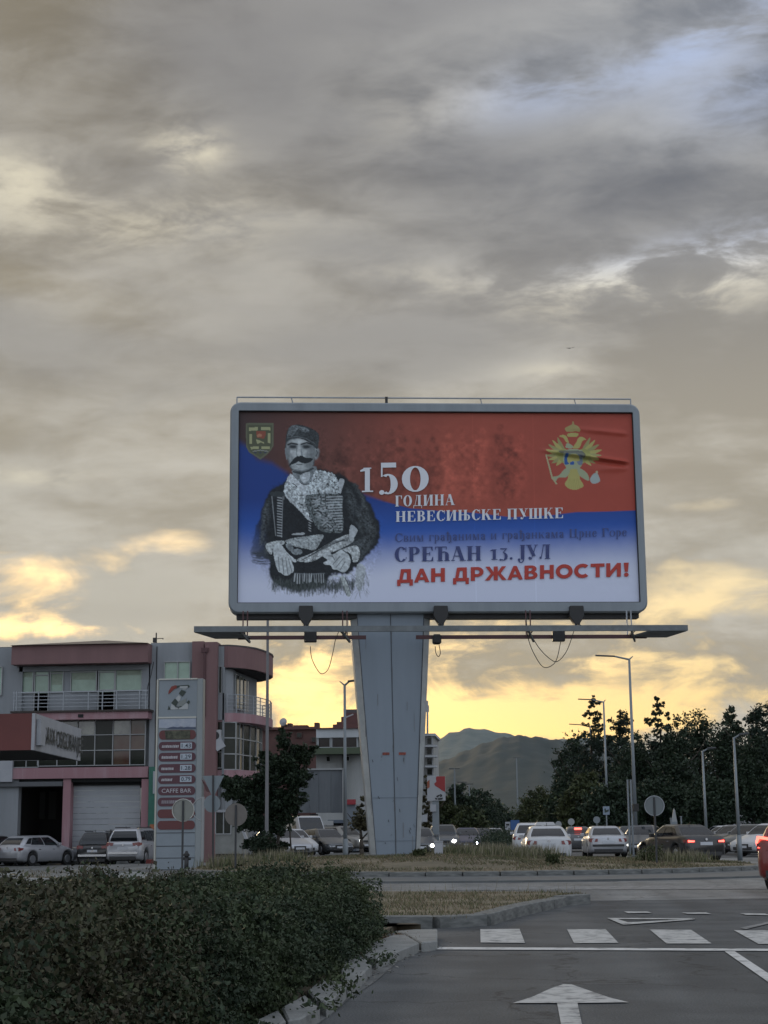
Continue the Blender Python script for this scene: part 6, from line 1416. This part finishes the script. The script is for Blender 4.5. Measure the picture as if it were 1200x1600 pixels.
x = -10 + 8.3 * rg.random(N_) ** .8; y = 4.6 + 14.8 * rg.random(N_) ** .95; keep = (x < hright(y)) & (x > -.40 * y - 1.2); x, y = x[keep], y[keep]
z = htop(x, y) - np.abs(rg.normal(size=len(x))) * .09 + .045 * rg.normal(size=len(x)) * (rg.random(len(x)) < .4)
hole = (gsm(gn2, x * 1.0, y) < .30) & (rg.random(len(x)) < .6); x, y, z = x[~hole], y[~hole], z[~hole]
# side wall leaves
N2_ = 130000
ys2 = 4.6 + 14.7 * rg.random(N2_); q = rg.random(N2_); xs2 = hright(ys2) - .05 - .5 * (1 - np.sqrt(1 - q ** 2)) * .6 + .07 * rg.normal(size=N2_) + .34 * (gsm(gn2, hright(ys2) * 0 - 3 - 4 * q, ys2) - .55); zs2 = q * htop(hright(ys2) - .5, ys2) * .98 + .02
N3_ = 16000
xs3 = -5 + 3.2 * rg.random(N3_); zs3 = rg.random(N3_) * .72; ys3 = 19.35 + .1 * rg.normal(size=N3_) - zs3 * .2
P = np.concatenate([np.stack([x, y, z], 1), np.stack([xs2, ys2, zs2], 1), np.stack([xs3, ys3, zs3], 1)]) - np.array([6 * -1 * -1 * -1, 12, 0]) * np.array([1, 1, 1])
P[:, 0] = P[:, 0]  # local to the hedge origin
brown = (gsm(gn3, P[:, 0] - 6, P[:, 1] + 12) + .5 * gsm(gn, P[:, 0] - 6, P[:, 1] + 12) + .18 * rg.normal(size=len(P)) - .04 * (P[:, 0] + 2)) > 1.02
leafmesh('leaves', P[~brown], .029, m_hedge, hd, 1, szv=.65); leafmesh('leaves', P[brown], .027, m_hedge2, hd, 2, szv=.6)
# upright sprigs breaking the outline
spr = MB(); lp = []
random.seed(9)
for i in range(900):
    sx = random.choice([random.uniform(-7.5, -4.3), random.uniform(-8, -1.9), random.uniform(-7.0, -5.2)]); sy = random.uniform(9, 19.2); sz = float(htop(np.array([sx]), np.array([sy]))[0]) - .05; l = random.uniform(.05, .22) * (1.3 if sx < -5 else random.choice((.5, .7, .9)))
    d = Vector((random.uniform(-.3, .3), random.uniform(-.3, .3), 1)).normalized(); a = Vector((sx + 6, sy - 12, sz)); b = a + d * l; spr.tube(a, b, .004, .002, 4, False)
    for k in range(int(l / .011)): t = random.random(); lp.append(tuple(a + d * l * t + Vector((random.gauss(0, .022), random.gauss(0, .022), 0))))
spr.build('sprigs', m_bark, hd)['kind'] = 'stuff'; leafmesh('sprig_leaves', np.array(lp), .038, m_hedge2, hd, 3)
# trailing shoots over the kerb
lp = []
for q in c4([(340, 480), (370, 490), (400, 470), (350, 520), (380, 530), (420, 540), (560, 425), (590, 415), (300, 620), (330, 640), (600, 405), (410, 500), (430, 560)]):
    p = gr(*q, .14)
    for k in range(34): lp.append((p.x + random.gauss(0, .07), p.y + random.gauss(0, .09), max(.08, p.z + random.gauss(0, .03))))
tag(leafmesh('trailing_weeds', np.array(lp), .042, m_hedge, None, 4), 'sparse green shoots creeping over the broken kerb slabs', 'weeds', kind='stuff')

# ------------------------------------------------------------------ dry grass: blades
def blades(name, P, hgt, m_, seed, lean=.4, w=.010, kind='stuff', label=None, cat='grass'):
    rg = np.random.default_rng(seed); n = len(P); t = rg.random(n) * 2 * pi; l = lean * rg.random(n); h = hgt * (.5 + .9 * rg.random(n))
    d = np.stack([np.cos(t) * l * h, np.sin(t) * l * h, h], 1); s = np.stack([-np.sin(t + 1), np.cos(t + 1), np.zeros(n)], 1) * w
    V_ = np.stack([P - s, P + s, P + d * .6 + s * .7, P + d, P + d * .6 - s * .7], 1).reshape(-1, 3); b = np.arange(n) * 5
    me = bpy.data.meshes.new(name); F_ = np.stack([b, b + 1, b + 2, b + 4, b + 4, b + 2, b + 3, b + 3], 1)
    Q = np.concatenate([np.stack([b, b + 1, b + 2, b + 4], 1), np.stack([b + 4, b + 2, b + 3, b + 3], 1)])
    Q = np.stack([b, b + 1, b + 2, b + 4], 1); Tn = np.stack([b + 4, b + 2, b + 3], 1)
    o = npmesh(name, V_.copy(), Q, m_); o2 = npmesh(name + '_tips', V_, Tn, m_, tri=True)
    # join by numpy is overkill: merge the two
    bm = bmesh.new(); bm.from_mesh(o.data); bm.from_mesh(o2.data); bm.to_mesh(o.data); bm.free(); bpy.data.objects.remove(o2)
    o['kind'] = kind
    if label: o['label'] = label; o['category'] = cat
    return o
m_gd = mat('dry straw', (.20, .155, .095), .9, col2=(.075, .075, .038), vs=.6, island=.55, thr=(.42, .6)); m_gg = mat('green weed', (.055, .075, .030), .8, col2=(.12, .115, .05), vs=1.2, island=.5); m_gw = mat('pale seed heads', (.20, .18, .12), .9, island=.4)
rg = np.random.default_rng(21)
def on_island(n):
    a = rg.random(n) * 2 * pi; r = np.sqrt(rg.random(n)) * .97; x = IC[0] + IRX * r * np.cos(a); y = IC[1] + IRY * r * np.sin(a); return np.stack([x, y, np.array([mound_z(p, q) for p, q in zip(x, y)]) - .01], 1)
Pi = on_island(46000); cl_n = vnoise((200, 200), (18, 18), rg); dn = cl_n[np.clip(((Pi[:, 1] - 44) / 16 * 199).astype(int), 0, 199), np.clip(((Pi[:, 0] + 11) / 18 * 199).astype(int), 0, 199)]
Pi = Pi[dn > .20 + .30 * rg.random(len(Pi))]; sel = rg.random(len(Pi)) < .2
blades('dry_grass', Pi[~sel], .065, m_gd, 1, 1.3, .012, label='dry straw coloured grass covering the roundabout island')
blades('green_grass', Pi[sel], .08, m_gg, 2, 1.2, .012, label='greener tufts mixed into the island grass')
# tall weeds on the far side of the island in clumps
W_ = []
for i in range(110):
    px = random.choice([random.uniform(690, 830), random.uniform(740, 850), random.uniform(690, 860), random.uniform(1000, 1090), random.uniform(330, 470)]); Y = random.uniform(50, 56.5); X = XA(px, Y)
    if ((X - IC[0]) / IRX) ** 2 + ((Y - IC[1]) / IRY) ** 2 > .93: Y = random.uniform(49, 52); X = XA(min(px, 1100), Y)
    if abs(X - pyl.x) < 1.4 and abs(Y - BY) < 1.6: continue
    c_ = np.array([X, Y, mound_z(X, Y)]); k = random.randint(20, 110); W_.append(c_ + np.stack([rg.normal(size=k) * .25, rg.normal(size=k) * .2, np.zeros(k)], 1))
W_ = np.concatenate(W_); s1 = rg.random(len(W_)) < .6
blades('weeds', W_[s1], .24, m_gg, 5, .45, .014, label='knee high green weeds standing on the island', cat='weeds'); blades('seed_stalks', W_[~s1], .34, m_gw, 6, .4, .010, label='pale dry seed stalks among the island weeds', cat='weeds')
for i, (px, Y, sz) in enumerate(((862, 47.2, .24), (1012, 50, .42), (655, 49.5, .2))):
    X = XA(px, Y); zz_ = mound_z(X, Y)
    pts_ = crown_pts([(0, 0, sz * .5, sz, sz * .8, sz * .7)], 1200, 80 + i, .3, 20); o = leafmesh('weed_bush', pts_, .06, m_leafB, None, 80 + i); o.location = (X, Y, zz_)
    tag(o, ('small dark weed bush near the island kerb before the silver sedan', 'largest weed bush below the round sign back', 'small weed tuft right of the pylon foot')[i], 'bush')
# splitter island grass
def inpoly2(P, poly_): return inpoly(poly_, P[:, 0], P[:, 1])
pp = [(p.x, p.y) for p in poly]; xs_, ys_ = [p[0] for p in pp], [p[1] for p in pp]
Q = np.stack([rg.uniform(-9, 2.5, 30000), rg.uniform(20.8, 30.8, 30000), np.full(30000, .115)], 1); Q = Q[inpoly2(Q, pp)]; n3 = cl_n[np.clip(((Q[:, 1] - 20) / 11 * 199).astype(int), 0, 199), np.clip(((Q[:, 0] + 10) / 13 * 199).astype(int), 0, 199)]; Q = Q[n3 > .24 + .3 * rg.random(len(Q))]
s1 = rg.random(len(Q)) < .25
blades('dry_grass', Q[~s1], .055, m_gd, 11, 1.0, .006, label='dry straw grass on the pointed splitter island'); blades('green_grass', Q[s1], .07, m_gg, 12, .9, .006, label='green sprouts on the pointed splitter island')
Qs = Q[rg.random(len(Q)) < .02] + 0; blades('seed_stalks', Qs, .26, m_gw, 13, .3, .004, label='thin upright stalks on the pointed splitter island', cat='weeds')
# left forecourt edge and verge weeds
Q = np.stack([rg.uniform(-22, -9.5, 26000), rg.uniform(34, 57.5, 26000), np.full(26000, -.06)], 1); Q[:, 2] = np.where(Q[:, 1] > 50, -.12, -.05); n2 = cl_n[np.clip(((Q[:, 1] - 34) / 24 * 199).astype(int), 0, 199), np.clip(((Q[:, 0] + 22) / 13 * 199).astype(int), 0, 199)]
Q = Q[n2 > .55]
blades('dry_grass', Q, .16, m_gd, 14, .8, .012, label='dry grass between the broken paving and the forecourt')
# leaf litter under the hedge edge
LL = np.stack([rg.uniform(-2.0, -1.25, 900), rg.uniform(15, 19.6, 900), np.full(900, .085)], 1); LL = LL[LL[:, 0] < np.interp(LL[:, 1], [15, 19.6], [-1.55, -1.2])]
tag(leafmesh('leaf_litter', LL, .04, mat('fallen leaves', (.12, .075, .04), .9, island=.6), None, 15), 'fallen brown leaves at the foot of the hedge', 'leaves', kind='stuff')
# ------------------------------------------------------------------ lamps, poles, signs
m_pole = mat('lamp pole grey', (.20, .225, .24), .5, .3); m_lamp = mat('lamp head', (.06, .065, .07), .5)
def lamp(label, px_b, Y, px_t, py_t, arm_px, arm_py, group=None, r=.085, z0_=0, stub=0, headl=.9, m_=None):
    """street lamp: straight pole, arm towards (arm_px, arm_py) with an LED head"""
    b = at(px_b, 1300, Y); t = at(px_t, py_t, Y); X = t.x; h = t.z
    root = empty('street_lamp', (X, Y, z0_)); tag(root, label, 'street lamp', group); h -= z0_
    MB().tube((0, 0, 0), (0, 0, h), r, r * .55, 10).tube((0, 0, 0), (0, 0, 1.0), r * 1.3, r * 1.25, 10).build('pole', m_ or m_pole, root, smooth=True)
    e = at(arm_px, arm_py, Y); e = Vector((e.x - X, -.1, e.z - z0_)); sx = math.copysign(1, e.x); L_ = abs(e.x)
    a0_ = Vector((0, 0, h - .05)); knee = Vector((e.x * .45, -.05, h + (e.z - h) * .45 + .05)); MB().tube(a0_, knee, r * .5, r * .42, 8).build('arm', m_ or m_pole, root)
    MB().beam(knee - (e - knee).normalized() * .05, e, .22, .07).build('lamp_head', m_lamp, root, bevel=.015)
    if stub: MB().tube(a0_, (-sx * stub, 0, h + .12), r * .4, r * .2, 6).build('stub', m_ or m_pole, root)
    return root
lamp('tallest street lamp with its arm reaching left, at the conifers', 992, 86, 983, 1029, 930, 1024.5, 'street lamps of the boulevard', .11, stub=.2)
lamp('second tall street lamp behind the tallest one, tip above the conifer', 946, 118, 943, 1096, 903, 1092.5, 'street lamps of the boulevard', .11, stub=.15)
lamp('third street lamp with its arm against the sky left of the conifer', 924, 142, 922, 1135, 889, 1131.5, 'street lamps of the boulevard', .11, stub=.2)
lamp('far street lamp against the dark trees above the white sedan', 905, 170, 904, 1159, 880, 1158, 'street lamps of the boulevard', .10)
lamp('far street lamp half lost in the trees left of the conifers', 893, 185, 892, 1183, 884, 1181, 'street lamps of the boulevard', .09)
lamp('short car park lamp at the black sedan, arm to the right', 1102, 74, 1097.5, 1173, 1118, 1168.5, 'car park lamps', .075)
lamp('taller car park lamp near the right edge, arm to the right', 1153, 66, 1146.5, 1152, 1169, 1146, 'car park lamps', .08)
lamp('grey street lamp left of the pylon whose arm runs behind it', 541, 64, 538.5, 1069, 556, 1063.5, None, .09, stub=.2)
for px, Y, ty, lb in ((807, 210, 1184, 'tall thin pole in the middle of the boulevard'), (710, 150, 1201, 'thin pole rising from the trees right of the red flag sign'), (722, 170, 1222, 'thin pole second right of the red flag sign'), (733, 185, 1225, 'thin pole third right of the red flag sign')):
    t = at(px, ty, Y); e = empty('street_pole', (t.x, Y, 0)); tag(e, lb, 'pole', 'thin poles of the boulevard')
    MB().tube((0, 0, 0), (0, 0, t.z), .12, .07, 8).build('pole', m_pole, e); MB().box(-.5, .5, -.06, .06, t.z - .06, t.z + .04).build('lamp_head', m_lamp, e)
fp = at(418.5, 940, 60); e = empty('flagpole', (fp.x, 60, 0)); tag(e, 'slim grey flagpole rising behind the left end of the catwalk', 'flagpole')
MB().tube((0, 0, 0), (0, 0, fp.z + .5), .075, .045, 8).build('pole', mat('flagpole paint', (.20, .20, .21), .5), e); MB().disc((0, 0, fp.z + .55), (0, 0, 1), .08, .08, 10).build('finial', m_steel, e)
# round and triangular sign backs
m_sgnb = mat('sign back dull', (.22, .225, .20), .6, .2, var=.1, vs=3); m_sgnb2 = mat('sign back brown grey', (.15, .135, .12), .6, .2, var=.12, vs=3)
def roundsign(label, px, py, Y, dpx, m_, z0_, tilt=0, name='round_sign', rim=None, foot_px=None):
    p = at(px, py, Y); e = empty(name, (p.x, Y, z0_)); tag(e, label, 'traffic sign'); r = dpx / 2549 * Y / 2; zc_ = p.z - z0_
    MB().disc((0, .03, zc_), (tilt, 1, .02), r, .02, 30).build('plate', m_, e)
    MB().tube((0, .0, 0), (0, .0, zc_ + r * .85), .032, .032, 8).build('post', mat('sign post dark', (.03, .033, .036), .5), e)
    if rim: MB().path([(r * cos(t), .005, zc_ + r * sin(t)) for t in np.linspace(0, 2 * pi, 25)], .014, 5).build('rim', rim, e)
    return e
roundsign('round sign back standing in front of the price totem', 286, 1266, 47.5, 35, m_sgnb, .0, rim=m_tote)
roundsign('dull brown round sign back right of the triangular one', 368.5, 1273, 48, 36, m_sgnb2, .0)
roundsign('round grey sign back on the island before the conifers', 1022.5, 1259, 49, 30, mat('sign back grey', (.15, .17, .175), .5, .2), .25, rim=m_steel)
ts = empty('yield_sign', (at(333, 1212, 50).x, 50, -.05)); tag(ts, 'inverted triangular sign back above a blue grey disc beside the totem', 'traffic sign')
za = at(333, 1212, 50).z + .05; hw_ = 17.5 / 2549 * 50; hh_ = 31 / 2549 * 50
MB().slab([(-hw_, .03, za), (hw_, .03, za), (.04, .03, za - hh_), (-.04, .03, za - hh_)], (0, .02, 0)).build('triangle_plate', mat('sign back blue grey', (.17, .20, .215), .5, .2), ts)
MB().disc((-.03, .05, za - .86), (.1, 1, 0), .27, .02, 24).build('round_plate', mat('sign back blue grey', (.17, .20, .215), .5, .2), ts); MB().tube((.03, 0, 0), (0, 0, za + .02), .03, .03, 8).build('post', mat('sign post dark', (.05, .055, .06), .5), ts)
s2 = empty('hoop_sign', (at(317, 1280, 52).x, 52, -.1)); tag(s2, 'bent empty sign hoop with a rusty leaf shaped scrap right of the totem', 'sign frame')
zq = at(317, 1262, 52).z + .1
MB().tube((0, 0, 0), (0, 0, zq + .35), .05, .05, 8).build('post', m_mull, s2); MB().path([(-.02 - .33 * sin(t), 0, zq - .05 + .36 * cos(t)) for t in np.linspace(0, pi, 12)], .018, 5).build('hoop', m_mull, s2)
MB().slab([(-.06, -.02, zq + .92), (.0, -.02, zq + .86), (.24, -.02, zq + .55), (.22, -.02, zq + .48), (.1, -.02, zq + .52)], (0, .02, 0)).build('rusty_scrap', m_rust, s2)
hy = empty('hydrant', (XA(292, 50.5), 50.5, -.03)); tag(hy, 'dark standpipe hydrant in front of the totem base', 'hydrant')
MB().tube((0, 0, 0), (0, 0, .62), .07, .07, 12).build('barrel', m_black, hy, smooth=True); MB().tube((0, 0, .6), (0, 0, .66), .10, .10, 12).tube((0, 0, .66), (0, 0, .76), .08, .03, 12).build('cap', m_black, hy); MB().tube((-.13, 0, .52), (.13, 0, .52), .045, .045, 10).build('outlets', m_black, hy); MB().tube((0, 0, .0), (0, 0, .05), .12, .12, 12).build('flange', m_black, hy)
# small white cabinet on the island, blue direction signs, parking sign, traffic light poles
wb = empty('utility_box', (XA(685, 50.5), 50.5, mound_z(XA(685, 50.5), 50.5) - .05)); tag(wb, 'small white utility cabinet on the island right of the pylon', 'utility box')
MB().box(-.13, .13, -.1, .1, 0, .42).build('cabinet', m_white, wb, bevel=.01); MB().box(-.14, .14, -.12, .12, .42, .45).build('lid', m_white, wb)
ds_ = empty('direction_sign', (XA(797, 112), 112, 0)); tag(ds_, 'white and blue direction boards left of the white sedan', 'road sign')
z_ = lambda py, Y: at(800, py, Y).z
Xl = lambda px: XA(px, 112) - ds_.location.x
MB().box(Xl(789.5), Xl(797.5), 0, .05, z_(1297, 112), z_(1284, 112)).build('white_board', m_white, ds_); MB().box(Xl(798), Xl(812), -.03, .03, z_(1297, 112), z_(1281.5, 112)).build('blue_board', mat('sign blue', (.03, .09, .24), .5), ds_)
for px in (793, 804): MB().tube((Xl(px), .08, 0), (Xl(px), .08, z_(1284, 112)), .05, .05, 6).build('post', m_pole, ds_)
MB().box(Xl(791), Xl(796), -.01, -.004, z_(1290, 112), z_(1287, 112)).build('dark_print', m_black, ds_)
pk = empty('picture_sign', (XA(948.5, 92), 92, 0)); tag(pk, 'small blue sign with a white pictogram left of the tall lamp', 'road sign')
zk = lambda py: at(948, py, 92).z; wk = 5 / 2549 * 92
MB().box(-wk, wk, -.02, .02, zk(1273), zk(1260)).build('plate', mat('sign light blue', (.22, .27, .33), .5), pk); MB().slab([(-wk * .5, -.03, zk(1270)), (wk * .7, -.03, zk(1268)), (wk * .8, -.03, zk(1264.5)), (0, -.03, zk(1266)), (-wk * .3, -.03, zk(1262.5)), (-wk * .6, -.03, zk(1264))], (0, .008, 0)).build('pictogram', m_lgr, pk); MB().tube((0, .03, 0), (0, .03, zk(1262)), .04, .04, 6).build('post', m_pole, pk)
for px, lb in ((983.5, 'left one of two thin posts close to the tall lamp'), (988.5, 'right one of two thin posts close to the tall lamp')):
    e = empty('signal_post', (XA(px, 80), 80, 0)); tag(e, lb, 'post', 'thin posts at the tall lamp'); MB().tube((0, 0, 0), (0, 0, at(px, 1218, 80).z), .055, .05, 8).build('post', m_pole, e)
    if px > 985: MB().box(.06, .34, -.14, .1, at(px, 1268, 80).z, at(px, 1256, 80).z).build('signal_head', m_black, e, bevel=.02)
for px, py, Y, m_, lb in ((873, 1288, 112, 'w', 'small pale round sign above the white sedan roof'), (893, 1284, 108, 'w', 'small crescent lit sign above the grey hatchback'), (933, 1281, 104, 'g', 'narrow grey plate on a post behind the silver sedan')):
    e = empty('small_sign', (XA(px, Y), Y, 0)); tag(e, lb, 'road sign'); zc_ = at(px, py, Y).z
    MB().disc((0, -.03, zc_), (0, 1, 0), .22, .02, 16).build('plate', m_mull if m_ == 'w' else m_pole, e); MB().tube((0, 0, 0), (0, 0, zc_), .035, .035, 6).build('post', m_pole, e)
st = empty('stone_statue', (XA(1054, 100), 100, 0)); tag(st, 'small pale pointed marker in front of the dark trees right of the round sign', 'marker')
MB().box(-.15, .15, -.1, .1, 0, 1.7).build('stem', m_pole, st); MB().slab([(-.2, -.05, 1.5), (.22, -.05, 1.4), (.08, -.05, 2.4), (0, -.05, 2.5)], (0, .1, 0)).build('blade', m_mull, st)
for px, h_, lb in ((1049, .9, 'short thin bollard left of the pale marker'), (1065, 1.0, 'short thin bollard right of the pale marker')):
    e = MB().tube((0, 0, 0), (0, 0, h_ + 1), .05, .05, 8).disc((0, 0, h_ + 1), (0, 0, 1), .07, .05, 8).build('bollard', m_pole); e.location = (XA(px, 100), 100, 0); tag(e, lb, 'bollard', 'bollards by the car park')
# red and white sign right of the pylon
fs = empty('pole_sign', (XA(682, 90), 90, 0)); tag(fs, 'red and white wavy shop sign on a grey post right of the pylon', 'sign')
zz_ = lambda py: at(682, py, 90).z; XX_ = lambda px: XA(px, 90) - fs.location.x
MB().box(XX_(668.5), XX_(697), -.06, .06, zz_(1251), zz_(1213)).build('board', mat('sign board white', (.33, .34, .35), .5), fs)
cf = lambda L_: [(640 + x / 4.615, 1100 + y / 4.615) for x, y in L_]
def fsp(L_, m_, nm, o=.075): MB().slab([(XX_(a), -o, zz_(b)) for a, b in cf(L_)], (0, .012, 0)).build(nm, m_, fs)
fsp([(200, 522), (262, 522), (262, 635), (240, 625), (215, 605), (190, 590), (183, 575), (200, 560), (196, 540)], mat('sign red', (.26, .022, .022), .5), 'red_wave'); fsp([(132, 560), (150, 545), (150, 600), (132, 610)], mat('sign orange', (.25, .07, .03), .5), 'red_wave')
for q in ([(195, 665), (215, 655), (222, 662), (205, 675)], [(210, 660), (228, 650), (240, 655), (238, 668), (222, 672), (228, 660)], [(186, 678), (200, 676), (205, 690), (190, 688)], [(205, 680), (245, 676), (240, 690), (212, 692)]): fsp(q, m_black, 'swirl_mark')
MB().box(XX_(676), XX_(686), .02, .4, 0, zz_(1250)).build('post', m_pole, fs); MB().box(XX_(673), XX_(682), -.1, .1, zz_(1268), zz_(1257)).build('lower_board', m_white, fs); MB().box(XX_(657), XX_(668), -.1, .1, zz_(1284), zz_(1273)).build('lower_board', m_white, fs)
bd = MB().add([(-.32, 0, .03), (-.05, -.04, 0), (0, .12, .0), (0, -.14, -.02), (.05, -.04, 0), (.34, 0, .08), (.12, 0, .0)], [(0, 1, 2), (0, 1, 3), (2, 1, 4), (3, 1, 4), (4, 5, 6), (2, 4, 3)]).build('bird', m_black)
bd.scale = (.6, .6, .6); bd.location = at(891, 544, 60); tag(bd, 'tiny dark bird gliding in the sky above the billboard', 'bird')
for i, (px, Y) in enumerate(((471, 66), (478, 68))): pass

# ------------------------------------------------------------------ air between here and the hills
hz = MB().box(-5800, 5800, -260, 8800, -1.6, 700).build('haze', mat('haze surface', (1, 1, 1))); hz['kind'] = 'stuff'; hz['label'] = 'thin evening haze between the town and the mountains'; hz['category'] = 'haze'
hm = bpy.data.materials.new('haze air'); hm.use_nodes = True; ht_ = hm.node_tree; ht_.nodes.remove(ht_.nodes['Principled BSDF']); vv = ht_.nodes.new('ShaderNodeVolumePrincipled')
vv.inputs['Color'].default_value = (.72, .84, 1.0, 1); vv.inputs['Density'].default_value = 0.000022; vv.inputs['Anisotropy'].default_value = .2
ht_.links.new(vv.outputs[0], ht_.nodes['Material Output'].inputs['Volume']); hz.data.materials.clear(); hz.data.materials.append(hm)
SC.cycles.volume_bounces = 0
